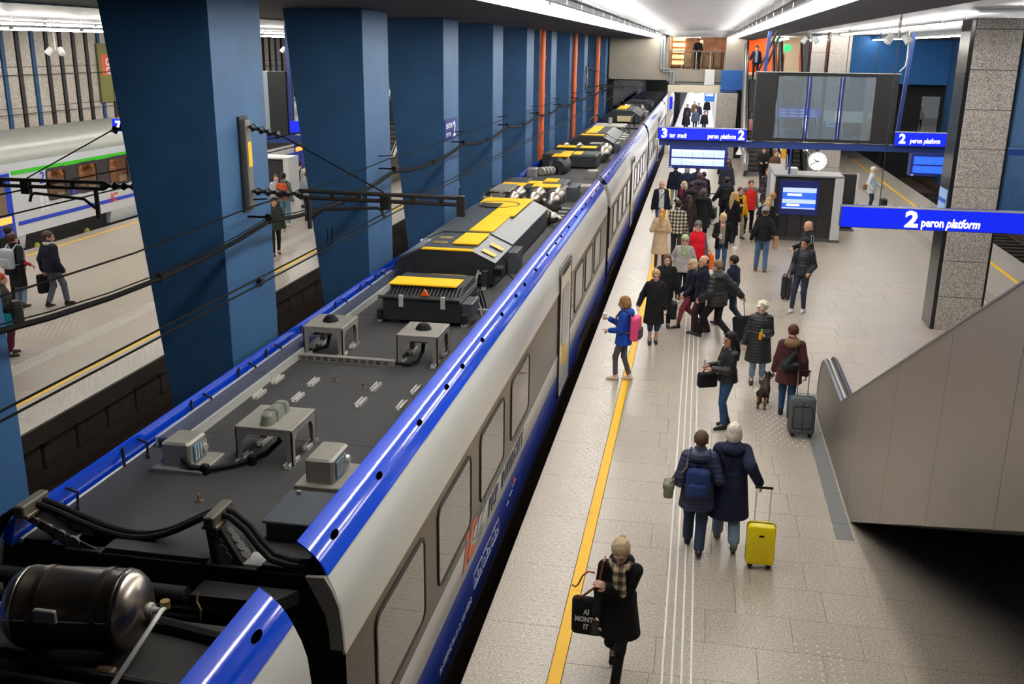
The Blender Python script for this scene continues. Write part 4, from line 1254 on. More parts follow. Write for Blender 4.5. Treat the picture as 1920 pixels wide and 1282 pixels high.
# third carriage
c2 = car2
bl = MB().lathe((-3.9, 28.0, Zd + 0.2), (0, 1, 0), [(0, 0.2), (0.1, 0.27), (0.4, 0.3), (0.9, 0.3), (0.95, 0.2)], 10).build('blower', M_blk, c2, smooth=True)
MB().cbox(-4.1, -3.62, 28.2, 28.9, Zd + 0.48, Zd + 0.51, 0.006).build('yellow_tread', M_yw, bl)
for q in range(5):
    MB().lathe((-4.3 + 0.08 * q, 27.6 + .1 * q, Zd + 0.12), (0, 1, 0), [(0, 0.1), (0.05, 0.13), (0.09, 0.1)], 10).build('hose_ring', M_alu, bl)
for x in (-4.55, -2.85):
    MB().cbox(x - 0.14, x + 0.14, 27.4, 27.8, Zd, Zd + 0.22, 0.02).build('filter_box', M_alu, c2)
e1 = MB().cbox(-4.6, -2.95, 29.6, 31.0, Zd + 0.05, Zd + 0.4, 0.03).build('equipment_box', M_gun, c2)
MB().cbox(-4.05, -3.75, 29.8, 30.6, Zd + 0.4, Zd + 0.42, 0.005).build('yellow_tread', M_yw, e1)
MB().cbox(-3.7, -3.45, 29.8, 30.6, Zd + 0.4, Zd + 0.42, 0.005).build('yellow_tread', M_yw, e1)
for (x0, x1) in ((-4.5, -4.1), (-3.4, -3.0)):
    MB().cbox(x0, x1, 29.7, 30.8, Zd + 0.4, Zd + 0.42, 0.005).build('top_panel', M_gunt, e1)
e2 = MB().cbox(-4.5, -3.15, 31.6, 32.6, Zd + 0.05, Zd + 0.42, 0.03).build('equipment_box', M_gun, c2)
for (x0, x1) in ((-4.45, -3.85), (-3.7, -3.2)):
    MB().cbox(x0, x1, 31.6, 32.2, Zd + 0.42, Zd + 0.44, 0.005).build('yellow_tread', M_yw, e2)
tank(c2, (-2.98, 31.3, Zd + 0.26), (-2.98, 32.9, Zd + 0.26), 0.24, M_inox)
for x in (-4.4, -3.95):
    tank(c2, (x, 32.7, Zd + 0.26), (x, 33.4, Zd + 0.26), 0.2, M_inox)
sl = MB().cbox(-3.55, -3.1, 33.0, 33.6, Zd + 0.42, Zd + 0.44, 0.005).build('slatted_cover', M_alu, c2)
ac2 = aircon(c2, -4.40, -2.85, 34.2, 38.6, 2.85, 3.06, [(-3.95, -3.55, 35.2, 37.0), (-3.95, -3.55, 37.02, 38.4), (-4.0, -3.2, 34.3, 34.8)], (-3.45, 34.9, 0.35), front_strip=False)
MB().cbox(-2.85, -2.7, 34.5, 35.4, Zd, Zd + 0.32, 0.02).build('side_cabinet', M_gunt, ac2)
for k in range(3):
    fr_ = MB().cbox(-2.95, -2.6, 36.2 + k * 0.9, 36.5 + k * 0.9, Zd, Zd + 0.35, 0.02).build('white_insulator_box', M_alu, c2)
tb = MB().cbox(-4.2, -2.95, 40.4, 41.9, Zd + 0.42, Zd + 0.48, 0.01).build('equipment_table', M_aluL, c2)
for x in (-4.1, -3.05):
    for y in (40.5, 41.8):
        MB().box(x - 0.04, x + 0.04, y - 0.04, y + 0.04, Zd, Zd + 0.42).build('leg', M_alu, tb)
MB().cyl((-3.6, 41.2, Zd + 0.48), (-3.6, 41.2, Zd + 0.75), 0.08, n=10).build('post', M_alu, tb)
for k in range(4):
    MB().cbox(-4.4 + k * 0.42, -4.1 + k * 0.42, 39.2, 39.8, Zd, Zd + 0.28, 0.02).build('small_unit', M_alu if k % 2 else M_gun, c2)
MB().tube([(-4.5, 41.5, Zd), (-4.5, 41.6, Zd + 0.6), (-4.3, 42.3, Zd + 0.8), (-4.1, 42.8, Zd + 0.5)], 0.03, 6).build('insulator_arm', M_blk, c2)
MB().tube([(-2.9, 42.0, Zd), (-2.8, 42.3, Zd + 0.7), (-2.8, 43.5, Zd + 0.75), (-2.8, 44.2, Zd + 0.2)], 0.03, 6).build('insulator_arm', M_blk, c2)

# fourth carriage
c3 = car3
ac3 = aircon(c3, -4.45, -2.8, 48.4, 52.2, 2.85, 3.1, [(-4.0, -3.55, 49.2, 52.0)], None, front_strip=False)
MB().cbox(-3.9, -3.2, 48.3, 48.42, Zd + 0.1, Zd + 0.36, 0.01).build('front_label', mat('cream_label', (222, 200, 150), 0.5), ac3)
tank(c3, (-4.2, 55.4, Zd + 0.3), (-3.0, 55.4, Zd + 0.3), 0.25, M_inox)
for k in range(4):
    MB().cbox(-4.4 + k * 0.45, -4.05 + k * 0.45, 53.2, 54.2, Zd, Zd + 0.3, 0.02).build('small_unit', M_alu if k % 2 else M_gun, c3)
for x in (-4.3, -2.85):
    MB().tube([(x, 54.6, Zd), (x, 54.8, Zd + 0.75), (x + 0.1, 55.8, Zd + 0.7), (x + 0.1, 56.4, Zd + 0.1)], 0.03, 6).build('insulator_arm', M_blk, c3)
aircon(c3, -4.4, -2.8, 58.5, 62, 2.85, 3.05, [], None, front_strip=False)

# nearest carriage: reservoir, pipe run
t0 = tank(car0, (-3.95, 4.62, 2.70), (-3.08, 4.74, 2.70), 0.245, M_inoxd, 'air_reservoir')
MB().cbox(-3.62, -3.48, 4.405, 4.435, 2.76, 2.84, 0.006).build('rating_plate', M_alu, t0)
MB().cyl((-3.82, 4.40, 2.75), (-3.2, 4.486, 2.75), 0.006, n=6).build('weld_seam', M_alu, t0)
q0 = Vector((-3.95, 4.62, 2.70)); q1 = Vector((-3.08, 4.74, 2.70)); qd = (q1 - q0).normalized()
MB().lathe(q1 - qd * 0.14, qd, [(0, 0.2455), (0.03, 0.239), (0.08, 0.202), (0.12, 0.124), (0.142, 0.01)], 28).build('end_dome', M_inox, t0, smooth='all')  # brighter steel than the body; the highlight on the ends put into colour
MB().lathe(q0 + qd * 0.14, -qd, [(0, 0.2455), (0.03, 0.239), (0.08, 0.202), (0.12, 0.124), (0.142, 0.01)], 28).build('end_dome', M_inox, t0, smooth='all')
for x in (-3.75, -3.25):
    MB().prism([(4.5, 2.40), (4.86, 2.40), (4.82, 2.55), (4.54, 2.55)], x - 0.03, x + 0.03, 'x').build('saddle', M_blk, t0)
MB().tube([(-3.01, 4.75, 2.70), (-2.98, 4.75, 2.73), (-2.985, 4.71, 2.73), (-3.1, 4.28, 2.45), (-3.11, 4.26, 2.40)], 0.016, 8).build('drain_pipe', M_aluL, car0, smooth=True)
MB().lathe((-2.99, 4.76, 2.715), (0, 0, 1), [(0, 0.03), (0.05, 0.03)], 8).build('pipe_elbow', mat('brass', (190, 160, 100), 0.4, 0.6), car0)
MB().tube([(-4.6, 4.46, 2.47), (-3.85, 4.45, 2.49), (-3.7, 4.43, 2.46), (-2.6, 4.36, 2.46)], 0.03, 8).build('roof_pipe', M_roofd, car0, smooth=True)
MB().tube([(-4.6, 4.36, 2.44), (-2.6, 4.26, 2.44)], 0.025, 8).build('roof_pipe', M_roofd, car0, smooth=True)
for (x, y) in ((-3.72, 4.48), (-3.2, 4.42)):
    MB().cbox(x - 0.06, x + 0.06, y - 0.03, y + 0.03, 2.40, 2.50, 0.01).build('pipe_clip', mat('rusty_brass', (120, 100, 78), 0.5, 0.5), car0)
MB().tube([(-4.6, 5.0, 2.5), (-3.2, 5.0, 2.43), (-2.7, 4.92, 2.42)], 0.05, 8).build('rubber_fold', M_rub, car0, smooth=True)

# ------------------------------------------------------------------ granite pillar in front
gp = thing('granite_pillar', 'tall speckled granite pillar with a black side behind the near blue sign', 'pillar', (5.9, 23.1, 0))
M_side = mat('pillar_black_side', (34, 34, 36), 0.2, noise=0.15, scale=3)
for k in range(9):
    z0, z1 = max(0.0, -0.05 + 0.815 * k), min(6.68, -0.05 + 0.815 * (k + 1) - 0.012)
    if z1 > z0:
        MB().cbox(5.50, 6.42, 22.7, 23.55, z0, z1, 0.01).build('granite_slab', M_pillar, gp)
for k in range(6):
    MB().cbox(5.41, 5.495, 22.72, 23.57, 1.11 * k + 0.001, 1.11 * k + 1.106, 0.006).build('black_side_slab', M_side, gp)
MB().box(6.425, 6.47, 22.72, 23.57, 0, 6.68).build('black_side_slab', M_side, gp)
nt = thing('notice_board', 'blue and white notice sheets on the black side of the granite pillar', 'notice', (5.4, 23.0, 2.8))
MB().cbox(5.385, 5.41, 22.75, 23.45, 2.45, 3.12, 0.006).build('board', mat('pale_notice', (150, 180, 225), 0.5), nt)
for z in (2.5, 2.82):
    MB().box(5.38, 5.386, 22.78, 23.42, z, z + 0.09).build('blue_stripe', mat('notice_blue', (30, 84, 190), 0.5), nt)

# ------------------------------------------------------------------ signs
def sign_box(name, label, x0, x1, y0, y1, z0, z1):
    s = thing(name, label, 'sign', ((x0 + x1) / 2, (y0 + y1) / 2, z0))
    MB().cbox(x0, x1, y0, y1, z0, z1, 0.015).build('sign_case', M_navy, s)
    MB().box(x0 + 0.015, x1 - 0.015, y0 - 0.006, y0, z0 + 0.012, z1 - 0.02).build('lit_face', M_signblue, s)
    MB().box(x0, x1, y0 - 0.012, y0 + 0.02, z1 - 0.018, z1 + 0.004).build('top_edge', M_aluL, s)
    return s


s1 = sign_box('platform_sign', 'long lit blue sign reading 2 peron platform, crossing the near granite pillar', 2.84, 7.6, 20.0, 20.22, 2.68, 3.10)
text('2', 0.42, (4.04, 19.99, 2.745), FACE_S, M_txt, s1, bold=0.018, fit=0.25)
text('peron', 0.235, (4.34, 19.99, 2.755), FACE_S, M_txt, s1, bold=0.007, fit=0.41)
text('platform', 0.235, (4.80, 19.99, 2.755), FACE_S, M_txt, s1, bold=0.007, shear=0.22, fit=0.62)
for x in (3.55, 7.2):
    MB().cyl((x, 20.1, 3.1), (x, 20.1, 6.78), 0.008, n=5).build('hanger_cable', M_dark, s1)
for k in range(60):
    MB().cyl((2.9 + k * 0.077, 20.12, 3.1), (2.9 + k * 0.077 + 0.004, 20.12, 3.17), 0.003, n=3).build('bird_spike', M_dark, s1) if k % 3 == 0 else None

gb = thing('gantry_beam', 'blue horizontal beam carrying signs across the platform', 'beam', (3.0, 30.1, 3.2))
MB().cbox(-1.15, 9.4, 29.95, 30.25, 3.24, 3.42, 0.01).build('beam', M_beam, gb)
for x in (1.60, 5.52):
    MB().prism([(x + 0.03, 3.42), (x + 0.13, 3.42), (x + 0.27, 6.5), (x + 0.17, 6.5)], 30.3, 30.4).build('hanger_post', M_beam, gb)
MB().prism([(1.52, 5.3), (1.58, 5.3), (2.06, 6.5), (2.0, 6.5)], 30.42, 30.48).build('diagonal_stay', M_dark, gb)
MB().prism([(1.68, 5.3), (1.74, 5.3), (2.18, 6.5), (2.12, 6.5)], 30.42, 30.48).build('diagonal_stay', M_dark, gb)
MB().tube([(5.58, 30.2, 6.6), (5.6, 30.2, 5.8), (5.58, 30.2, 5.6), (5.45, 30.2, 5.45)], 0.015, 6).build('white_cable', M_white, gb)
MB().tube([(1.5 + 0.25 * i, 29.93, 3.45 + 0.02 * math.sin(i * 1.7)) for i in range(17)], 0.01, 5).build('loose_cable', M_white, gb)
s2 = sign_box('track_sign', 'lit blue sign reading 3 tor track and peron platform 2 over the train edge', -1.18, 1.38, 29.8, 30.06, 3.425, 3.78)
text('3', 0.36, (-1.09, 29.79, 3.485), FACE_S, M_txt, s2, bold=0.014, fit=0.17)
text('tor', 0.19, (-0.84, 29.79, 3.49), FACE_S, M_txt, s2, bold=0.0045, fit=0.17)
text('track', 0.19, (-0.62, 29.79, 3.49), FACE_S, M_txt, s2, bold=0.0045, shear=0.22, fit=0.28)
text('peron', 0.19, (0.26, 29.79, 3.49), FACE_S, M_txt, s2, bold=0.0045, fit=0.31)
text('platform', 0.19, (0.63, 29.79, 3.49), FACE_S, M_txt, s2, bold=0.0045, shear=0.22, fit=0.44)
text('2', 0.36, (1.13, 29.79, 3.485), FACE_S, M_txt, s2, bold=0.014, fit=0.18)
MB().cbox(-1.26, -1.18, 29.85, 30.1, 3.25, 3.42, 0.01).build('end_lamp', M_aluL, s2)
s3 = sign_box('platform_sign', 'lit blue sign reading 2 peron platform on the far beam, beside the granite pillar', 5.46, 7.9, 29.8, 30.06, 3.425, 3.82)
text('2', 0.36, (5.58, 29.79, 3.51), FACE_S, M_txt, s3, bold=0.014, fit=0.18)
text('peron', 0.19, (5.88, 29.79, 3.52), FACE_S, M_txt, s3, bold=0.0045, fit=0.32)
text('platform', 0.19, (6.25, 29.79, 3.52), FACE_S, M_txt, s3, bold=0.0045, shear=0.22, fit=0.44)
for k in range(30):
    MB().cyl((5.5 + k * 0.08, 29.95, 3.82), (5.5 + k * 0.08 + 0.006, 29.95, 3.92), 0.005, n=3).build('bird_spike', M_dark, s3)

M_scr = mat('lit_display_white', (190, 205, 250), 0.3, emit=0.95, ecol=(170, 190, 250))
M_scrb = mat('lit_display_blue', (50, 100, 245), 0.3, emit=0.9, ecol=(45, 95, 245))
M_faint = mat('faint_display_text', (245, 248, 255), 0.4, emit=1.2)


def departures(label, x0, x1, m, rows_text):
    d = thing('departure_screen', label, 'screen', ((x0 + x1) / 2, 29.95, 2.6))
    MB().cbox(x0, x1, 29.8, 30.2, 2.60, 3.24, 0.012).build('screen_case', M_navy, d)
    n = 5
    for r, (z0, z1) in enumerate(((2.69, 2.89), (2.93, 3.15))):
        for k in range(n):
            a = x0 + 0.07 + (x1 - x0 - 0.14) * k / n
            b = x0 + 0.07 + (x1 - x0 - 0.14) * (k + 1) / n
            MB().box(a, b - 0.006, 29.79, 29.8, z0, z1).build('display_cell', m, d)
    for (xa, xb, z) in rows_text:
        MB().box(xa, xb, 29.784, 29.79, z, z + 0.035).build('text_line', M_faint, d)
    MB().box(x0 + 0.03, x0 + 0.1, 29.79, 29.8, 2.615, 2.65).build('maker_label', M_white, d)
    return d


departures('white and blue departure display hanging below the track 3 sign', -0.82, 0.86, M_scr, [(-0.70, -0.5, 3.09), (-0.42, -0.2, 3.08), (-0.16, 0.3, 3.08), (-0.42, -0.2, 2.82), (-0.14, 0.2, 2.80), (0.3, 0.7, 2.83)])
departures('plain blue departure display hanging beside the granite pillar', 5.98, 7.5, M_scrb, [])

# old flap board with glass doors on top of the beam
bd = thing('display_board', 'large black display board with three glass panes above the blue beam', 'display board', (3.45, 30.1, 3.42))
for (x0, x1) in ((1.53, 2.12), (4.82, 5.42)):
    MB().cbox(x0, x1, 29.88, 30.28, 3.46, 5.38, 0.01).build('side_case', M_dark, bd)
MB().box(2.12, 4.82, 29.9, 30.26, 5.29, 5.38).build('top_rail', M_dark, bd)
MB().box(2.12, 4.82, 29.9, 30.26, 3.46, 3.54).build('bottom_rail', M_dark, bd)
MB().box(1.50, 5.45, 29.86, 29.9, 5.38, 5.40).build('top_trim', M_aluL, bd)
for x in (3.0, 3.90):
    MB().box(x - 0.06, x - 0.015, 29.88, 29.93, 3.54, 5.29).box(x + 0.015, x + 0.06, 29.88, 29.93, 3.54, 5.29).build('mullion', M_navy, bd)
for (a, b) in ((2.14, 2.94), (3.06, 3.84), (3.96, 4.80)):
    MB().box(a, b, 29.90, 29.91, 3.55, 5.28).build('pane', glass('board_glass', (215, 226, 234), 0.14, 0.02, 0.22), bd)
    MB().box(a, b, 30.22, 30.23, 3.55, 5.28).build('pane', glass('board_glass2', (200, 216, 230), 0.05, 0.02), bd)

# dome camera, clock
dc = thing('dome_camera', 'white dome camera hanging from the blue beam', 'camera', (1.2, 29.9, 3.0))
MB().lathe((1.2, 29.9, 3.26), (0, 0, -1), [(0, 0.03), (0.06, 0.035), (0.12, 0.06), (0.19, 0.10), (0.22, 0.10)], 16).build('housing', M_white, dc, smooth=True)
MB().lathe((1.2, 29.9, 3.04), (0, 0, -1), [(0, 0.075), (0.04, 0.06), (0.07, 0.02)], 14).build('dark_dome', M_rub, dc, smooth=True)
ck = thing('platform_clock', 'round white station clock hanging under the blue beam', 'clock', (3.43, 29.9, 2.66))
MB().lathe((3.43, 29.97, 2.92), (0, -1, 0), [(0, 0.24), (0.02, 0.27), (0.15, 0.27), (0.16, 0.25)], 32).build('clock_case', mat('clock_rim', (190, 188, 182), 0.4), ck, smooth=True)
MB().lathe((3.43, 29.81, 2.92), (0, -1, 0), [(0, 0.252), (0.004, 0.252)], 32).build('clock_face', mat('clock_white', (250, 250, 248), 0.4, emit=0.7), ck)
for k in range(12):
    M_ = Matrix.Translation((3.43, 29.8, 2.92)) @ Matrix.Rotation(2 * math.pi * k / 12, 4, 'Y')
    MB().box(-0.008, 0.008, -0.004, 0.004, 0.19, 0.235, M_).build('hour_mark', M_dark, ck)
for nm, ang, L, wd in (('hour_hand', 295, 0.13, 0.012), ('minute_hand', 245, 0.21, 0.009)):
    M_ = Matrix.Translation((3.43, 29.795, 2.92)) @ Matrix.Rotation(R(ang), 4, 'Y')
    MB().box(-wd, wd, -0.004, 0.004, -0.04, L, M_).build(nm, M_dark, ck)
MB().cyl((3.43, 29.97, 3.18), (3.43, 30.0, 3.26), 0.025, n=8).build('stem', M_navy, ck)

# ------------------------------------------------------------------ kiosk
ko = thing('information_kiosk', 'black information kiosk with a blue screen and white ends', 'kiosk', (3.6, 33.6, 0))
M_kblk = mat('kiosk_black_cladding', (44, 44, 46), 0.35, noise=0.12, scale=8)
for k in range(4):
    x0 = 2.56 + k * 0.455
    MB().cbox(x0, x0 + 0.45, 33.0, 34.2, 0.14, 2.05, 0.008).build('cladding_panel', M_kblk, ko)
MB().cbox(2.50, 4.40, 33.02, 34.2, 0.0, 0.14, 0.01).build('plinth', mat('kiosk_plinth', (80, 80, 82), 0.4), ko)
MB().cbox(2.48, 2.55, 32.97, 34.22, 0.0, 2.10, 0.01).build('white_edge', M_white, ko)
MB().cbox(4.40, 4.68, 32.97, 34.22, 0.08, 2.08, 0.012).build('white_end', M_white, ko)
MB().cbox(4.38, 4.72, 32.95, 34.24, 0.0, 0.08, 0.01).build('end_foot', mat('kiosk_plinth', (80, 80, 82), 0.4), ko)
MB().cbox(2.48, 4.68, 32.97, 34.22, 2.08, 2.14, 0.012).build('roof_plate', mat('kiosk_roof', (150, 150, 148), 0.5), ko)
MB().cbox(2.50, 2.95, 34.3, 36.2, 0.0, 2.14, 0.012).build('rear_cabinet', mat('kiosk_roof', (150, 150, 148), 0.5), ko)
MB().cbox(2.95, 3.25, 33.3, 33.7, 2.14, 2.32, 0.01).build('roof_box', M_white, ko)
MB().cyl((2.96, 33.2, 2.14), (2.96, 33.2, 3.3), 0.035, n=8).build('blue_post', M_beam, ko)
sc_ = MB().cbox(2.70, 3.95, 32.93, 33.0, 0.86, 1.96, 0.012).build('screen', M_navy, ko)
for (z0, z1, m) in ((1.02, 1.06, M_scr), (1.06, 1.2, M_scrb), (1.2, 1.33, M_scr), (1.33, 1.55, M_scrb), (1.55, 1.70, M_scr)):
    MB().box(2.80, 3.85, 32.92, 32.93, z0 + 0.04, z1 + 0.037).build('screen_row', m, sc_)
for (x0, x1, z) in ((2.95, 3.4, 1.48), (2.95, 3.35, 1.15)):
    MB().box(x0, x1, 32.914, 32.92, z, z + 0.07).build('screen_bar', M_faint, sc_)
for k in range(6):
    MB().cbox(2.35 + 0, 2.36, 33 + k, 33.1 + k, 0, .01, 0.001) if False else None
pnl = thing('side_panel_board', 'black upright board with a white edge behind the kiosk', 'board', (5.2, 35.5, 0))
MB().cbox(4.78, 5.42, 35.4, 35.5, 0.05, 1.95, 0.01).build('board', M_kblk, pnl)
MB().cbox(5.42, 5.48, 35.38, 35.52, 0.0, 1.98, 0.01).build('white_edge', M_white, pnl)
MB().cbox(4.76, 5.5, 35.3, 35.6, 0.0, 0.05, 0.01).build('foot', mat('kiosk_plinth', (80, 80, 82), 0.4), pnl)

# ------------------------------------------------------------------ escalators
M_clad = mat('escalator_steel_cladding', (150, 141, 131), 0.36, 0.75, noise=0.04, scale=2.0)
M_step = mat('escalator_step', (70, 70, 72), 0.45, 0.5)
M_hand = mat('handrail_rubber', (28, 28, 30), 0.35)


def escalator(name, label, x0, x1, ybase, sgn, slope, ztop, seams, newel=True, clad=None, dark_under=True, step_n=24):
    """ybase: y of the lower newel; sgn: direction along y in which it climbs"""
    e = thing(name, label, 'escalator', ((x0 + x1) / 2, ybase, 0))
    clad = clad or M_clad
    Y = lambda d: ybase + sgn * d
    flat = 2.55
    top = lambda d: 1.06 + max(0.0, d - flat) * slope
    bot = lambda d: max(0.0, (d - 4.3) * slope)
    L = flat + (ztop - 0.0) / slope + 1.2
    cuts = [0.0] + [s for s in seams if s < L] + [L]
    for x, sx in ((x0, 1), (x1, -1)):
        for i in range(len(cuts) - 1):
            a, b = cuts[i], cuts[i + 1]
            ds = sorted(set([a, b] + [q for q in (flat, 4.3) if a < q < b]))
            if i == 0:
                up = [(Y(0.15), 0.0), (Y(0.0), 0.3), (Y(0.02), 0.62), (Y(0.15), 0.88), (Y(0.38), 1.02), (Y(0.65), 1.06)]
            else:
                up = [(Y(a + 0.004), bot(a)), (Y(a + 0.004), top(a))]
            for d in ds[1:]:
                up.append((Y(d - 0.004), top(d)))
            dn = [(Y(d - (0.004 if d == b else 0)), bot(d)) for d in ds[::-1] if d > a]
            MB().prism(up + dn, x, x + sx * 0.05, 'x').build('cladding_panel', clad, e)
        # deck and handrail
        pts = [(Y(0.0), 0.3), (Y(0.02), 0.62), (Y(0.15), 0.88), (Y(0.38), 1.02), (Y(0.65), 1.06), (Y(flat), 1.06)] + [(Y(d), top(d)) for d in np.linspace(flat + 0.5, L, 12)]
        n = len(pts)
        mb = MB()
        for (y, z) in pts:
            mb.v += [(x - sx * 0.01, y, z), (x + sx * 0.22, y, z), (x + sx * 0.22, y, z + 0.02), (x - sx * 0.01, y, z + 0.02)]
        mb.f = [(4 * i + j, 4 * i + (j + 1) % 4, 4 * i + 4 + (j + 1) % 4, 4 * i + 4 + j) for i in range(n - 1) for j in range(4)] + [(0, 1, 2, 3), (4 * n - 4, 4 * n - 3, 4 * n - 2, 4 * n - 1)]
        mb.build('balustrade_deck', M_steel, e)
        for off, r_, m_ in ((0.06, 0.018, M_aluL), (0.15, 0.035, M_hand)):
            MB().tube([(x + sx * off, y, z + 0.045) for (y, z) in pts[1:]], r_, 8).build('handrail', m_, e, smooth=True)
        inner = [(Y(0.3), 0.05), (Y(0.3), 0.85), (Y(flat), 1.04)] + [(Y(L), top(L))] + [(Y(L), top(L) - 1.0), (Y(flat), 0.05)]
        MB().prism(inner, x + sx * 0.2, x + sx * 0.215, 'x').build('inner_panel', M_steel, e)
    # steps
    rise = 0.2
    for k in range(step_n):
        z = rise * (k + 1)
        d = flat - 0.6 + z / slope
        MB().cbox(x0 + 0.3, x1 - 0.3, min(Y(d), Y(d + rise / slope)), max(Y(d), Y(d + rise / slope)), z - 0.22, z, 0.012).build('step', M_step, e)
        if k < 10:
            MB().box(x0 + 0.3, x1 - 0.3, Y(d) - 0.006, Y(d) + 0.006, z - 0.02, z + 0.002).build('step_edge', mat('step_yellow', (150, 140, 110), 0.5), e)
    MB().cbox(x0 + 0.26, x1 - 0.26, min(Y(0.2), Y(flat - 0.5)), max(Y(0.2), Y(flat - 0.5)), 0.004, 0.02, 0.005).build('comb_plate', M_steel, e)
    pr = [(Y(4.3), 0.0), (Y(L), bot(L)), (Y(L), bot(L) + 0.25), (Y(4.3 - 0.6), 0.0)]
    MB().prism(pr, x0 + 0.06, x1 - 0.06, 'x').build('underside', M_dark, e)
    return e


esc1 = escalator('escalator', 'large steel clad escalator rising towards the viewer at lower right', 2.31, 5.5, 16.75, -1, 0.49, 4.6, [2.5, 3.9, 6.0, 7.9, 9.7, 11.5])  # unseen right side widened to deepen the shadow underneath
escA = escalator('escalator', 'left one of the two far escalators, behind the blue beam', 2.25, 4.0, 49.8, 1, 0.72, 4.5, [3.0, 5.5, 7.5], step_n=22, clad=M_steel)
escB = escalator('escalator', 'right one of the two far escalators, seen through the glass board', 4.12, 5.5, 49.8, 1, 0.72, 4.5, [3.0, 5.5, 7.5], step_n=22, clad=M_steel)
yc = thing('escalator_divider', 'yellow and white divider panel standing between the two far escalators', 'panel', (4.06, 49.5, 0))
MB().cbox(3.95, 4.18, 49.2, 49.3, 0.0, 1.0, 0.01).build('white_base', M_white, yc)
MB().cbox(3.95, 4.18, 49.2, 49.3, 1.0, 1.9, 0.01).build('yellow_sheet', mat('yellow_sheet', (240, 170, 50), 0.5), yc)
ad = thing('advert_panel', 'tall yellow advert panel at the top of the far escalators', 'panel', (4.35, 60.2, 4.6))
MB().cbox(4.18, 4.52, 60.1, 60.2, 4.6, 5.75, 0.02).build('yellow_sheet', mat('yellow_sheet', (240, 170, 50), 0.5), ad)
for k in range(4):
    MB().box(4.2, 4.5, 60.09, 60.1, 4.75 + 0.25 * k, 4.77 + 0.25 * k).build('seam', M_dark, ad)
gs = thing('round_green_sign', 'round green sign on the upper landing', 'sign', (5.0, 65.0, 6.0))
M_green = mat('green_sign', (20, 180, 90), 0.5, emit=0.7)
MB().lathe((5.0, 65.0, 6.1), (0, -1, 0), [(0, 0.22), (0.06, 0.24), (0.07, 0.2)], 20).build('disc', M_green, gs)
MB().cyl((5.0, 65.0, 6.3), (5.0, 65.0, 6.75), 0.02, n=6).build('hanger', M_dark, gs)
for nm_, lb, x, y, z, w_, h_ in (('exit_sign', 'green exit sign over the upper landing', 4.15, 62, 6.42, 0.62, 0.22), ('exit_sign', 'green exit sign hanging in the far passage', -0.30, 72, 3.0, 0.5, 0.26), ('exit_sign', 'green panel standing in for an exit sign reflected in the glass board', 7.05, 44, 3.26, 0.42, 0.24)):  # the last one stands in for a reflection in the board glass
    g = thing(nm_, lb, 'sign', (x, y, z))
    MB().cbox(x - w_ / 2, x + w_ / 2, y, y + 0.06, z, z + h_, 0.01).build('sign_case', M_green, g)
    MB().box(x + 0.05, x + w_ / 2 - 0.05, y - 0.006, y, z + 0.05, z + h_ - 0.05).build('door_symbol', M_txt, g)
    MB().lathe((x - 0.08, y, z + h_ * 0.72), (0, -1, 0), [(0, 0.025), (0.006, 0.025)], 8).build('figure_head', M_txt, g)
    MB().add([(x - 0.12, y - 0.006, z + 0.04), (x - 0.08, y - 0.006, z + 0.04), (x - 0.06, y - 0.006, z + h_ * 0.6), (x - 0.1, y - 0.006, z + h_ * 0.62)], [(0, 1, 2, 3)]).build('figure', M_txt, g)
    MB().cyl((x, y + 0.03, z + h_), (x, y + 0.03, {62: 6.75, 72: 3.95, 44: 6.86}[y]), 0.012, n=5).build('hanger', M_dark, g)
ps = thing('passage_sign', 'blue direction sign hanging in the far passage', 'sign', (0.5, 66, 2.9))
MB().cbox(0.2, 0.85, 66, 66.08, 2.75, 3.35, 0.01).build('sign_case', mat('passage_blue', (40, 96, 170), 0.5, emit=0.2), ps)
for z in (3.1, 3.2):
    MB().box(0.28, 0.75, 65.99, 66, z, z + 0.05).build('text_line', M_txt, ps)
MB().cyl((0.5, 66.04, 3.35), (0.5, 66.04, 3.95), 0.012, n=5).build('hanger', M_dark, ps)
lfs = thing('lift_sign', 'blue lift pictogram sign on the far granite pillar', 'sign', (5.9, 47.5, 2.6))
MB().cbox(5.55, 6.15, 47.5, 47.56, 2.55, 3.3, 0.01).build('sign_case', mat('passage_blue', (40, 96, 170), 0.5, emit=0.2), lfs)
MB().frame(rr(5.85, 2.92, 0.36, 0.5, 0.02, 2), rr(5.85, 2.92, 0.28, 0.42, 0.02, 2), 47.49, 47.5, 'y').build('pictogram_frame', M_txt, lfs)
MB().box(5.79, 5.83, 47.49, 47.5, 2.8, 3.0).box(5.87, 5.91, 47.49, 47.5, 2.8, 3.0).build('pictogram_people', M_txt, lfs)
wls = thing('reflected_sign', 'wide cream panel standing in for a sign reflected in the glass board', 'sign', (6.1, 46, 3.0))  # solid panel standing in for a reflection in the board glass
MB().cbox(5.36, 7.0, 46, 46.1, 2.98, 3.45, 0.01).build('sign_case', mat('cream_sign_reflection', (240, 222, 196), 0.5, emit=0.5), wls)
MB().cyl((6.1, 46.05, 3.45), (6.1, 46.05, 6.86), 0.015, n=5).build('hanger', M_dark, wls)
wls = thing('reflected_sign', 'violet panel standing in for a sign reflected in the glass board', 'sign', (4.2, 45, 3.2))  # this panel too is a glass reflection built as an object
MB().cbox(3.32, 5.1, 45, 45.1, 3.18, 3.6, 0.01).build('sign_case', mat('violet_sign_reflection', (80, 84, 215), 0.5, emit=0.6), wls)
for k in range(3):
    for q in range(4):
        MB().box(3.4 + .42 * q, 3.7 + .42 * q - .06 * k, 44.99, 45, 3.24 + k * 0.12, 3.29 + k * 0.12).build('text_line', M_txt, wls)
MB().cyl((4.2, 45.05, 3.6), (4.2, 45.05, 6.86), 0.015, n=5).build('hanger', M_dark, wls)
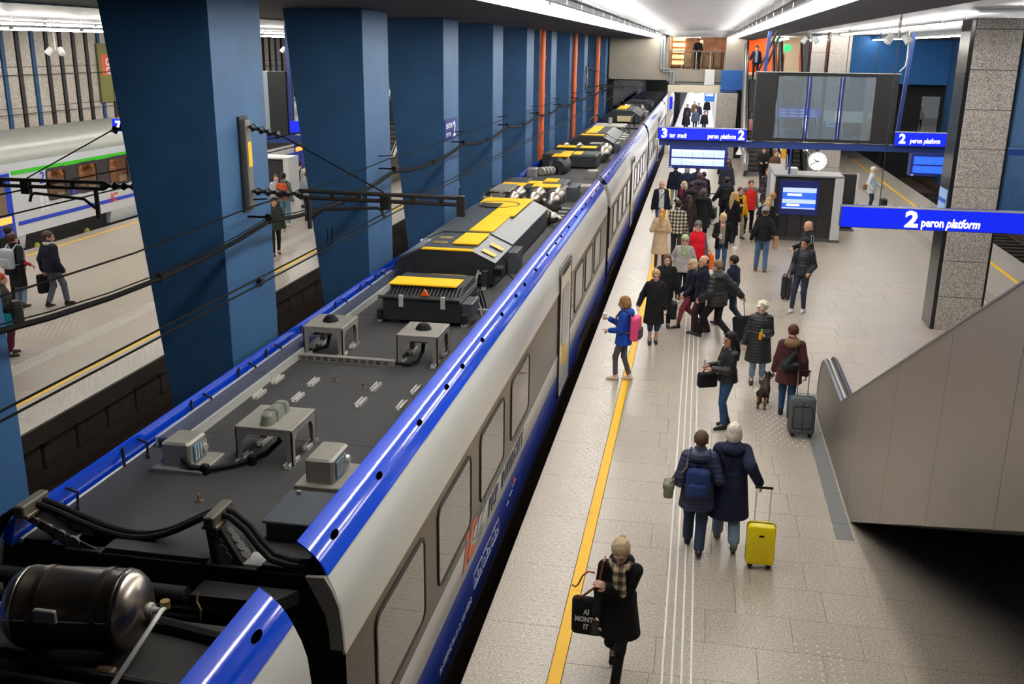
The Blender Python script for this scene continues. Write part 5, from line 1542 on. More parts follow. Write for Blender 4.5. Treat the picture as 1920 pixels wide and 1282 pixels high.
struct('wall_under_landing', MB().box(1.1, 7.4, 62.0, 62.2, 0, 4.2), M_conc, 'concrete wall under the upper landing')

# ------------------------------------------------------------------ blue columns beyond the right track
for k in range(0, 7):
    y0 = 26.0 + 5.22 * k
    c_ = MB().prism([(13.25, -1.1), (13.82, -1.1), (14.55, 6.7), (13.25, 6.7)], y0, y0 + 1.35).build('column', M_blue)
    c_['kind'] = 'structure'
    c_['label'] = 'blue tapering column beyond the right track'
    c_['group'] = 'blue columns beyond the right track'

# ------------------------------------------------------------------ overhead line
M_wire = mat('black_wire', (14, 13, 13), 0.8, spec=0.1)
M_tubeb = mat('sooty_tube', (40, 34, 31), 0.5, 0.3)
M_ins = mat('ribbed_insulator', (22, 20, 20), 0.4)


def insulator(root, p0, p1, n=5, r=0.055):
    p0, p1 = Vector(p0), Vector(p1); L = (p1 - p0).length
    pr = [(0, 0.02)]
    for k in range(n):
        a = L * (k + 0.15) / n; b = L * (k + 0.5) / n; c = L * (k + 0.85) / n
        pr += [(a, 0.022), (b, r), (c, 0.022)]
    pr.append((L, 0.02))
    return MB().lathe(p0, p1 - p0, pr, 10).build('insulator', M_ins, root, smooth=True)


def cantilever(label, xc, s, y):
    c = thing('catenary_bracket', label, 'bracket', (xc, y, 4.0))
    x = lambda d: xc + s * d
    MB().cbox(min(x(0.0), x(0.09)), max(x(0.0), x(0.09)), y - 0.07, y + 0.07, 4.05, 5.12, 0.01).build('bracket_post', mat('bracket_steel', (116, 112, 106), 0.5, 0.6), c)
    MB().box(min(x(-0.0), x(0.03)), max(x(-0.0), x(0.03)), y - 0.11, y + 0.11, 4.0, 5.15).build('wall_plate', M_dark, c)
    MB().box(min(x(0.09), x(0.095)), max(x(0.09), x(0.095)), y - 0.05, y + 0.05, 4.55, 4.85).build('yellow_plate', mat('yellow_plate', (226, 180, 30), 0.5), c)
    insulator(c, (x(0.1), y, 5.03), (x(0.52), y, 4.93), 4)
    insulator(c, (x(0.1), y, 4.25), (x(0.75), y, 4.24), 5)
    MB().tube([(x(0.5), y, 4.94), (x(1.78), y, 4.30)], 0.009, 5).build('stay_wire', M_wire, c)
    MB().tube([(x(0.7), y, 4.28), (x(2.72), y, 4.27)], 0.025, 7).build('upper_tube', M_tubeb, c)
    MB().tube([(x(0.7), y, 4.20), (x(2.72), y, 4.19)], 0.025, 7).build('lower_tube', M_tubeb, c)
    for k in range(5):
        MB().box(min(x(1.1 + .34 * k), x(1.16 + .34 * k)), max(x(1.1 + .34 * k), x(1.16 + .34 * k)), y - 0.02, y + 0.02, 4.19, 4.28).build('spacer', M_tubeb, c)
    MB().tube([(x(0.82), y, 4.2), (x(0.82), y, 3.82)], 0.03, 7).build('drop_tube', M_tubeb, c)
    MB().tube([(x(0.85), y, 3.95), (x(1.0), y, 4.06), (x(1.7), y, 4.11), (x(1.75), y, 4.08), (x(1.78), y, 4.0)], 0.02, 7).build('steady_arm', M_tubeb, c)
    MB().cbox(min(x(2.68), x(2.78)), max(x(2.68), x(2.78)), y - 0.03, y + 0.03, 4.05, 4.30, 0.01).build('end_fitting', M_tubeb, c)
    for k in range(3):
        MB().cbox(min(x(1.74), x(1.86)), max(x(1.74), x(1.86)), y - 0.05 + .03 * k, y - 0.03 + .03 * k, 4.1, 4.26, 0.005).build('clamp', M_ins, c)


cantilever('overhead line bracket on the nearest big blue column, reaching over the train roof', -5.45, 1, 11.32)
cantilever('overhead line bracket on the left side of the big blue column', -6.67, -1, 11.32)
cantilever('overhead line bracket far down the colonnade near the tunnel mouth', -5.45, 1, 48.0)


def wire(label, pts, r, m, n=6, cat='cable'):
    return tag(MB().tube(pts, r, n).build('overhead_wire' if r < 0.02 else 'feeder_cable', m, None, smooth=True), label, cat)


ycols = [10.67 + 5.22 * k + 0.67 for k in range(-2, 10)]
pts = []
for a, b in zip(ycols[:-1], ycols[1:]):
    for q in range(6):
        t_ = q / 6
        pts.append((-5.18, a + (b - a) * t_, 3.88 - 0.14 * 4 * t_ * (1 - t_)))
fd = wire('thick black feeder cable hung along the blue columns', pts, 0.027, M_wire, 8)
MB().tube([(p[0], p[1], p[2] + 0.05) for p in pts], 0.007, 5).build('carrier_wire', M_wire, fd)
for p in pts[::3]:
    MB().cbox(p[0] - .03, p[0] + .03, p[1] - .035, p[1] + .035, p[2] - .03, p[2] + .065, .01).build('cable_clip', M_wire, fd)
wire('thin wire above the thick cable along the blue columns', [(-5.18, y, 4.13 - 0.05 * (i % 2)) for i, y in enumerate(np.linspace(0.5, 58, 23))], 0.009, M_wire)
wire('left one of the twin contact wires over the train roof', [(-3.70, y, 4.03) for y in (0.5, 11.32, 30, 48, 70)], 0.008, M_wire)
wire('right one of the twin contact wires over the train roof', [(-3.58, y, 4.04) for y in (0.5, 11.32, 30, 48, 70)], 0.008, M_wire)
wire('contact wire over the empty track, lower one', [(-8.10, y, 3.98) for y in (0.5, 11.32, 30, 60)], 0.010, M_wire)
wire('messenger wire over the empty track, upper one', [(-8.42, y, 4.17) for y in (0.5, 11.32, 30, 60)], 0.010, M_wire)
hk = thing('dropper', 'short pair of dropper wires joining the contact wires left of the columns', 'wire', (-8.1, 14.6, 3.9))
for q in (0, 0.12):
    MB().cyl((-3.64, 9.35 + q, 4.02), (-3.64, 9.35 + q, 4.20), 0.006, n=5).build('strand', M_wire, hk)
for y in ycols[1:]:
    i_ = thing('cable_hook', 'black hook holding the feeder cable to the %s blue column from the viewer' % ORD[ycols.index(y)], 'hook', (-5.45, y, 3.88), group='cable hooks on the blue columns')
    MB().cyl((-5.45, y, 3.93), (-5.17, y, 3.93), 0.015, n=6).build('arm', M_wire, i_)
    MB().cbox(-5.21, -5.15, y - 0.03, y + 0.03, 3.90, 3.97, 0.008).build('clip', M_wire, i_)
    MB().cyl((-5.45, y, 4.14), (-5.18, y, 4.16), 0.010, n=5).build('thin_arm', M_wire, i_)
ss = thing('sector_sign', 'small navy sign reading SEKTOR 2 on a blue column', 'sign', (-5.44, 21.7, 4.0))
MB().cbox(-5.45, -5.43, 21.15, 22.25, 3.98, 4.45, 0.004).build('plate', M_navy, ss)
text('SEKTOR', 0.15, (-5.427, 21.22, 4.25), FACE_E, M_wprint, ss, bold=0.002)
text('SECTOR', 0.11, (-5.427, 21.22, 4.08), FACE_E, M_wprint, ss, shear=0.2)
text('2', 0.46, (-5.427, 21.85, 4.05), FACE_E, M_wprint, ss, bold=0.01)
for (y, z, nm) in ((47.9, 4.3, 'small sign high on a distant blue column'),):
    q = thing('sector_sign', nm, 'sign', (-5.44, y, z))
    MB().cbox(-5.45, -5.43, y - 0.3, y + 0.3, z, z + 0.5, 0.004).build('plate', M_navy, q)
    text('2', 0.4, (-5.427, y - 0.1, z + 0.1), FACE_E, M_wprint, q)
bxx = thing('column_box', 'tiny black box on the light face of the nearest blue column', 'box', (-5.42, 11.6, 2.6))
MB().cbox(-5.45, -5.38, 11.45, 11.55, 3.02, 3.12, 0.01).build('box_body', M_ins, bxx)
MB().lathe((-5.38, 11.5, 3.07), (1, 0, 0), [(0, 0.02), (0.012, 0.015)], 8).build('button', M_gun, bxx)

# ------------------------------------------------------------------ train at the far left platform
X2 = -19.62
M_lg = mat('left_train_grey', (206, 210, 214), 0.35, coat=0.3)
M_lroof = mat('left_train_roof', (150, 152, 144), 0.35, 0.2, noise=0.05, scale=3)
M_lblue = mat('left_train_blue', (18, 58, 190), 0.3, coat=0.3)
M_lgreen = mat('left_train_green', (60, 190, 40), 0.4)
M_lband = mat('left_train_window_band', (62, 56, 58), 0.25, 0.1)
M_seat = mat('tan_seat', (176, 134, 96), 0.8)
M_led = mat('orange_led_display', (255, 140, 60), 0.4, emit=2.5, ecol=(255, 120, 50))


def left_car(label, y0, y1, wins, doors, emblem=True):
    t = thing('train_car', label, 'train', (X2 - 1.4, (y0 + y1) / 2, -0.76), group='carriages of the train on the far left')
    roofp = [(X2 - 2.8, 2.55), (X2 - 2.75, 2.85), (X2 - 2.5, 3.12), (X2 - 2.0, 3.26), (X2 - 1.4, 3.30), (X2 - 0.8, 3.26), (X2 - 0.3, 3.12), (X2 - 0.05, 2.85), (X2, 2.55)]
    MB().prism(roofp, y0, y1).build('roof', M_lroof, t, smooth=True)
    MB().box(X2 - 2.8, X2 - 0.001, y0, y1, 2.33, 2.55).build('cant_rail', M_lg, t)
    MB().box(X2 - 0.02, X2 + 0.008, y0 + (1.6 if doors else 0), y1, 2.21, 2.33).build('green_stripe', M_lgreen, t)
    MB().box(X2 - 2.8, X2 - 0.02, y0, y1, 2.2, 2.33).build('inner_rail', M_lg, t)
    MB().box(X2 - 2.8, X2, y0, y1, 0.42, 1.25).build('lower_side', M_lg, t)
    MB().box(X2 - 0.01, X2 + 0.008, y0 + 1.6, y1 - 1.0, 0.72, 0.84).build('blue_stripe', M_lblue, t)
    MB().prism([(X2 - 0.12, 0.0), (X2 - 0.02, 0.42), (X2 - 0.3, 0.42), (X2 - 0.3, 0.0)], y0 + 6.4, y1 - 3).build('side_skirt', M_lg, t)
    MB().prism([(X2 - 0.12, 0.0), (X2 - 0.02, 0.42), (X2 - 0.3, 0.42), (X2 - 0.3, 0.0)], y0, y0 + 1.9).build('side_skirt', M_lg, t)
    MB().box(X2 - 2.6, X2 - 0.25, y0 + 0.1, y1 - 0.1, -0.4, 0.42).build('underframe', M_dark, t)
    for y in (y0 + 2.6, y0 + 5.2):
        MB().lathe((X2 - 0.45, y, -0.36), (1, 0, 0), [(0, 0.42), (0.06, 0.40), (0.1, 0.3), (0.12, 0.1)], 16).build('wheel', M_rail, t, smooth=True)
        MB().lathe((X2 - 0.25, y, -0.1), (1, 0, 0), [(0, 0.12), (0.04, 0.13), (0.06, 0.08), (0.07, 0.0)], 12).build('axle_ring', mat('axle_yellow', (190, 180, 60), 0.5), t)
    # window band with real openings
    edges = [y0] + [v for w_ in wins for v in w_] + [y1]
    for a, b in zip(edges[0::2], edges[1::2]):
        dark = a >= (wins[0][1] - 0.1) and b <= (wins[-1][0] + 0.1)
        MB().box(X2 - 0.08, X2 + 0.002, a, b, 1.25, 2.21).build('window_pier', M_lband if (dark or a > y0 + 8) else M_lg, t)
    for a, b in wins:
        f = MB().frame(rr((a + b) / 2, 1.73, b - a + 0.12, 1.0, 0.16, 4), rr((a + b) / 2, 1.73, b - a - 0.06, 0.80, 0.12, 4), X2 - 0.06, X2 + 0.012).build('window', M_lband, t)
        MB().rrect((a + b) / 2, 1.73, b - a - 0.05, 0.81, 0.12, X2 - 0.02, X2 - 0.012, 4).build('pane', glass('left_pane', (225, 220, 212), 0.10), f)
    MB().box(X2 - 2.7, X2 - 1.3, y0 + 2, y1 - 2, 0.9, 2.2).build('interior_wall', mat('interior_brown', (120, 88, 62), 0.8, emit=0.0), t)
    for a, b in wins[:5]:
        MB().cyl((X2 - 0.6, a, 2.18), (X2 - 0.6, b, 2.18), 0.02, n=6).build('added_interior_lamp', mat('warm_lamp', (255, 226, 190), 0.5, emit=45.0), t)  # tubes added above the windows to brighten the seats
    for a, b in wins[:3]:
        for q in (0.05, 0.55):
            y = a + (b - a) * q
            for x in (X2 - 0.35, X2 - 0.85):
                MB().cbox(x - 0.21, x + 0.21, y + 0.06, y + 0.2, 1.2, 1.86, 0.07).build('seat_back', M_seat, t)
                MB().cbox(x - 0.13, x + 0.13, y + 0.07, y + 0.19, 1.86, 2.06, 0.05).build('headrest', M_seat, t)
    for a, b in doors:
        d = MB().cbox(X2 - 0.06, X2 + 0.02, a, b, 0.02, 2.3, 0.01).build('door', M_lblue, t)
        MB().rrect((a + b) / 2, 1.55, (b - a) * 0.6, 0.9, 0.1, X2 + 0.018, X2 + 0.026, 4).build('door_pane', mat('door_glass_tan', (120, 104, 84), 0.15), d)
        MB().cbox(X2 + 0.015, X2 + 0.035, a + 0.15, b - 0.15, 0.86, 1.06, 0.005).build('led_panel', M_led, d)
        MB().box(X2 + 0.02, X2 + 0.03, (a + b) / 2 - 0.01, (a + b) / 2 + 0.01, 0.05, 2.25).build('door_seam', M_dark, d)
    if emblem:
        text('2', 0.5, (X2 + 0.012, y0 + 2.75, 1.82), FACE_E, M_lblue, t, bold=0.0045, shear=0.2)
        text('IC', 0.42, (X2 + 0.012, y0 + 6.35, 0.72), FACE_E, mat('emblem_red', (220, 60, 40), 0.4), t, bold=0.01, shear=0.3)
        text('PKP INTERCITY', 0.26, (X2 + 0.012, y0 + 8.0, 0.80), FACE_E, M_lblue, t, shear=0.2)
        for k in range(4):
            MB().box(X2 + 0.008, X2 + 0.012, y0 + 2.7 + 0.24 * (k % 2), y0 + 2.86 + 0.24 * (k % 2), 1.0 + 0.25 * (k // 2), 1.2 + 0.25 * (k // 2)).build('pictogram', M_white, t)
        for k in range(2):
            MB().box(X2 + 0.008, X2 + 0.012, y0 + 4.3, y0 + 4.5, 1.28 + 0.22 * k, 1.47 + 0.22 * k).build('blue_pictogram', M_lblue, t)
    return t


left_car('grey and white carriage with a green stripe and tan seats at the far left platform', 24.05, 48.2, [(27.2, 28.15), (28.8, 29.85), (30.55, 31.7), (32.4, 33.5), (34.2, 35.3), (36.0, 37.1), (37.8, 38.9), (39.6, 40.7)], [(24.1, 25.5), (46.4, 47.9)])
left_car('rear carriage of the far left train, outside the picture but for its edge', 2.0, 23.6, [(5.2, 6.2), (7.0, 8.0), (8.8, 9.8), (18, 19), (20, 21)], [], False)
left_car('grey carriage of the far left train seen past the second gap between columns', 48.6, 70.0, [(53, 54), (55, 56), (57, 58), (59, 60)], [], False)

# left platform fittings
s7 = thing('platform_sign', 'small lit blue sign with a white 7 over the far left train', 'sign', (-15.0, 24, 3.7))
MB().cbox(-15.20, -14.0, 24.0, 24.15, 3.72, 4.04, 0.01).build('sign_case', M_signblue, s7)
text('7', 0.30, (-15.10, 23.99, 3.78), FACE_S, M_txt, s7, bold=0.012)
for x in (-15.1, -14.1):
    MB().cyl((x, 24.08, 4.04), (x, 24.08, 6.52), 0.01, n=5).build('hanger', M_dark, s7)
b2 = thing('display_board', 'dark display board hung on a blue frame, seen in the first gap between columns', 'display board', (-13.2, 30, 3.2))
MB().cbox(-14.3, -13.45, 30, 30.3, 3.25, 5.15, 0.01).build('glass_case', mat('pale_case_glass', (170, 180, 186), 0.2), b2)
MB().cbox(-13.44, -12.85, 30, 30.3, 3.2, 5.15, 0.01).build('side_case', M_dark, b2)
MB().box(-12.84, -12.70, 30.05, 30.2, 3.15, 6.52).build('hanger_post', M_beam, b2)
MB().cbox(-14.4, -11.5, 30, 30.3, 2.95, 3.2, 0.01).build('beam', M_beam, b2)
MB().tube([(-12.66, 30.1, 6.3), (-12.62, 30.1, 5.6), (-12.66, 30.1, 5.2)], 0.012, 5).build('white_cable', M_white, b2)
MB().cbox(-12.75, -11.7, 29.9, 30.0, 3.3, 3.65, 0.01).build('lit_sign', M_signblue, b2)
k2 = thing('information_kiosk', 'dark kiosk with white ends on the left platform, between the first columns', 'kiosk', (-14.6, 33.2, 0))
MB().cbox(-15.1, -14.3, 32.8, 33.6, 0.05, 2.05, 0.01).build('cladding_panel', M_kblk, k2)
MB().cbox(-14.3, -14.08, 32.75, 33.65, 0.0, 2.1, 0.01).build('white_end', M_white, k2)
MB().cbox(-15.2, -15.1, 32.75, 33.65, 0.0, 2.1, 0.01).build('white_end', M_white, k2)
MB().cbox(-15.2, -14.08, 32.75, 33.65, 2.1, 2.16, 0.01).build('roof_plate', M_white, k2)
e3 = escalator('escalator', 'escalator on the left platform glimpsed in the second gap between columns', -15.2, -13.6, 41.0, 1, 0.60, 4.2, [3.0, 5.5], step_n=18, clad=M_steel)
dsl = thing('departure_screen', 'lit display glimpsed in the second gap between the blue columns', 'screen', (-13.0, 38, 3.3))
MB().cbox(-14.2, -12.2, 38, 38.2, 3.3, 3.75, 0.01).build('lit_sign', M_signblue, dsl)
MB().cbox(-14.0, -12.4, 38, 38.2, 2.75, 3.2, 0.01).build('screen_case', M_scr, dsl)
MB().cyl((-13.2, 38.1, 3.75), (-13.2, 38.1, 6.52), 0.02, n=5).build('hanger', M_dark, dsl)
text('7', 0.36, (-13.9, 37.99, 3.36), FACE_S, M_txt, dsl, bold=0.01)

# ------------------------------------------------------------------ people: implicit surfaces meshed with surface nets
def sdf_mesh(prims, h, cuts=(), k=0.03):
    lo = np.array([1e9] * 3); hi = -lo
    for p in prims:
        if p[0] == 'c':
            a, b, r = np.array(p[1]), np.array(p[2]), max(p[3], p[4])
            l_, h_ = np.minimum(a, b) - r, np.maximum(a, b) + r
        elif p[0] == 'e':
            r = max(p[2]) if len(p) > 3 and p[3] is not None else np.array(p[2])
            l_, h_ = np.array(p[1]) - r, np.array(p[1]) + r
        else:
            _, c0, c1, r0, r1 = p[:5]
            m = np.maximum(r0, r1)
            l_ = np.array([min(c0[0], c1[0]) - m[0], min(c0[1], c1[1]) - m[1], c1[2]])
            h_ = np.array([max(c0[0], c1[0]) + m[0], max(c0[1], c1[1]) + m[1], c0[2]])
        lo = np.minimum(lo, l_); hi = np.maximum(hi, h_)
    lo = lo - k - 3 * h
    n = np.ceil((hi + k + 3 * h - lo) / h).astype(int) + 1
    F = np.full(n, 1e3, np.float32)
    ax = [lo[i] + h * np.arange(n[i], dtype=np.float32) for i in range(3)]
    for p in prims:
        kk = k
        if p[0] == 'c':
            a, b = np.array(p[1], np.float32), np.array(p[2], np.float32)
            r = max(p[3], p[4]); l_, h_ = np.minimum(a, b) - r, np.maximum(a, b) + r
        elif p[0] == 'e':
            r = max(p[2]) if len(p) > 3 and p[3] is not None else np.array(p[2])
            l_, h_ = np.array(p[1]) - r, np.array(p[1]) + r
        else:
            _, c0, c1, r0, r1 = p[:5]
            m = np.maximum(r0, r1)
            l_ = np.array([min(c0[0], c1[0]) - m[0], min(c0[1], c1[1]) - m[1], c1[2]])
            h_ = np.array([max(c0[0], c1[0]) + m[0], max(c0[1], c1[1]) + m[1], c0[2]])
        i0 = np.maximum(((l_ - kk - 2 * h - lo) / h).astype(int), 0)
        i1 = np.minimum(np.ceil((h_ + kk + 2 * h - lo) / h).astype(int) + 1, n)
        sl = tuple(slice(i0[i], i1[i]) for i in range(3))
        X = ax[0][sl[0]][:, None, None]; Y = ax[1][sl[1]][None, :, None]; Z = ax[2][sl[2]][None, None, :]
        if p[0] == 'c':
            d = b - a; L2 = max(float(d @ d), 1e-9)
            t = np.clip(((X - a[0]) * d[0] + (Y - a[1]) * d[1] + (Z - a[2]) * d[2]) / L2, 0, 1)
            D = np.sqrt((X - a[0] - t * d[0]) ** 2 + (Y - a[1] - t * d[1]) ** 2 + (Z - a[2] - t * d[2]) ** 2) - (p[3] + t * (p[4] - p[3]))
        elif p[0] == 'e':
            c, r = p[1], p[2]
            x, y, z = X - c[0], Y - c[1], Z - c[2]
            if len(p) > 3 and p[3] is not None:
                M = p[3]       # columns are the ellipsoid axes
                x, y, z = (x * M[0][0] + y * M[1][0] + z * M[2][0], x * M[0][1] + y * M[1][1] + z * M[2][1], x * M[0][2] + y * M[1][2] + z * M[2][2])
            k0 = np.sqrt((x / r[0]) ** 2 + (y / r[1]) ** 2 + (z / r[2]) ** 2)
            k1 = np.sqrt((x / r[0] ** 2) ** 2 + (y / r[1] ** 2) ** 2 + (z / r[2] ** 2) ** 2) + 1e-6
            D = k0 * (k0 - 1) / k1
        else:
            t = np.clip((c0[2] - Z) / (c0[2] - c1[2]), 0, 1)
            cx = c0[0] + t * (c1[0] - c0[0]); cyy = c0[1] + t * (c1[1] - c0[1])
            rx = r0[0] + t * (r1[0] - r0[0]); ry = r0[1] + t * (r1[1] - r0[1])
            D = (np.sqrt(((X - cx) / rx) ** 2 + ((Y - cyy) / ry) ** 2) - 1) * np.minimum(rx, ry)
            D = np.maximum(D, np.maximum(c1[2] - Z, Z - c0[2]))
        G = F[sl]
        hh = np.clip(0.5 + 0.5 * (G - D) / kk, 0, 1)
        F[sl] = G * (1 - hh) + D * hh - kk * hh * (1 - hh)
    if cuts:
        X, Y, Z = ax[0][:, None, None], ax[1][None, :, None], ax[2][None, None, :]
        for c in cuts:
            F = np.maximum(F, c(X, Y, Z))
    return surface_nets(F, lo, h)


def surface_nets(F, lo, h):
    S = F < 0
    s8 = [S[i:S.shape[0] - 1 + i, j:S.shape[1] - 1 + j, k:S.shape[2] - 1 + k] for i in (0, 1) for j in (0, 1) for k in (0, 1)]
    cnt = sum(s.astype(np.int8) for s in s8)
    act = (cnt > 0) & (cnt < 8)
    I = np.argwhere(act)
    if len(I) == 0:
        return np.zeros((0, 3)), []
    idx = np.full(act.shape, -1, np.int64)
    idx[act] = np.arange(len(I))
    V = np.zeros((len(I), 3)); C = np.zeros(len(I))
    corner = [(i, j, k) for i in (0, 1) for j in (0, 1) for k in (0, 1)]
    vals = [F[I[:, 0] + c[0], I[:, 1] + c[1], I[:, 2] + c[2]].astype(np.float64) for c in corner]
    for a in range(8):
        for ax_ in range(3):
            if corner[a][ax_] == 0:
                b = a + (4, 2, 1)[ax_]
                va, vb = np.clip(vals[a], -1, 1), np.clip(vals[b], -1, 1)
                m = (va < 0) != (vb < 0)
                t = np.where(m, va / np.where(m, va - vb, 1), 0)
                p = np.array(corner[a], float)[None, :] + np.zeros((len(I), 3))
                p[:, ax_] += t
                V[m] += p[m]; C[m] += 1
    V = (V / C[:, None] + I) * h + lo
    Q = []
    for ax_ in range(3):
        u, v = [(1, 2), (2, 0), (0, 1)][ax_]
        sh = [slice(None)] * 3
        a_ = list(sh); b_ = list(sh)
        a_[ax_] = slice(0, -1); b_[ax_] = slice(1, None)
        A, B = S[tuple(a_)], S[tuple(b_)]
        E = np.argwhere(A != B)
        E = E[(E[:, u] > 0) & (E[:, v] > 0) & (E[:, u] < S.shape[u] - 1) & (E[:, v] < S.shape[v] - 1)]
        if len(E) == 0:
            continue
        def cell(du, dv):
            c = E.copy(); c[:, u] += du; c[:, v] += dv
            return idx[c[:, 0], c[:, 1], c[:, 2]]
        q = np.stack([cell(-1, -1), cell(0, -1), cell(0, 0), cell(-1, 0)], 1)
        flip = ~A[E[:, 0], E[:, 1], E[:, 2]]
        q[flip] = q[flip][:, ::-1]
        Q.append(q)
    return V, (np.concatenate(Q) if Q else [])


def np_mesh(name, V, Q, m, parent, label=None):
    me = bpy.data.meshes.new(name)
    V = np.asarray(V, np.float32); Q = np.asarray(Q, np.int32)
    me.vertices.add(len(V)); me.vertices.foreach_set('co', V.ravel())
    me.loops.add(Q.size); me.loops.foreach_set('vertex_index', Q.ravel())
    me.polygons.add(len(Q)); me.polygons.foreach_set('loop_start', np.arange(0, Q.size, 4, dtype=np.int32))
    me.update(calc_edges=True)
    return link(name, me, m, parent, 'all', None, label)


def blob(name, prims, h, m, parent, cuts=(), k=0.03, S=1.0, label=None):
    V, Q = sdf_mesh(prims, h / S, cuts, k)
    if len(V) == 0:
        return None
    return np_mesh(name, V * S, Q, m, parent, label)


SK = {'pale': (224, 178, 156), 'fair': (212, 160, 134), 'tan': (184, 130, 102)}
M_shoe = mat('black_shoe', (24, 24, 26), 0.45)
M_wshoe = mat('white_shoe', (226, 224, 220), 0.5)
M_eye = mat('eye_dark', (34, 24, 20), 0.3)
M_lip = mat('lips', (172, 92, 84), 0.5)


def V3(*a):
    return np.array(a, float)


def ik(a, b, l1, l2, pole):
    a, b = np.array(a, float), np.array(b, float)
    d = b - a; L = np.linalg.norm(d)
    mx = (l1 + l2) * 0.998
    if L > mx:
        b = a + d / L * mx; d = b - a; L = mx
    u = d / L
    x = (l1 * l1 - l2 * l2 + L * L) / (2 * L)
    hgt = math.sqrt(max(l1 * l1 - x * x, 1e-8))
    p = np.array(pole, float); p = p - u * (p @ u); p /= max(np.linalg.norm(p), 1e-6)
    return a + u * x + p * hgt, b


def rotx(a):
    c, s = math.cos(a), math.sin(a)
    return np.array([[1, 0, 0], [0, c, -s], [0, s, c]])


def rotz(a):
    c, s = math.cos(a), math.sin(a)
    return np.array([[c, -s, 0], [s, c, 0], [0, 0, 1]])


STAND = ((0.10, 0.0, 0, 0), (-0.10, 0.02, 0, 0))
WALK_L = ((0.08, -0.26, 0.0, -8), (-0.08, 0.30, 0.07, 38))
WALK_R = ((0.08, 0.30, 0.07, 38), (-0.08, -0.26, 0.0, -8))
SMALL_L = ((0.09, -0.14, 0.0, 0), (-0.09, 0.16, 0.02, 14))
SMALL_R = ((0.09, 0.16, 0.02, 14), (-0.09, -0.14, 0.0, 0))
DOWN = ((0.27, -0.03, 0.80), (-0.27, -0.03, 0.80))


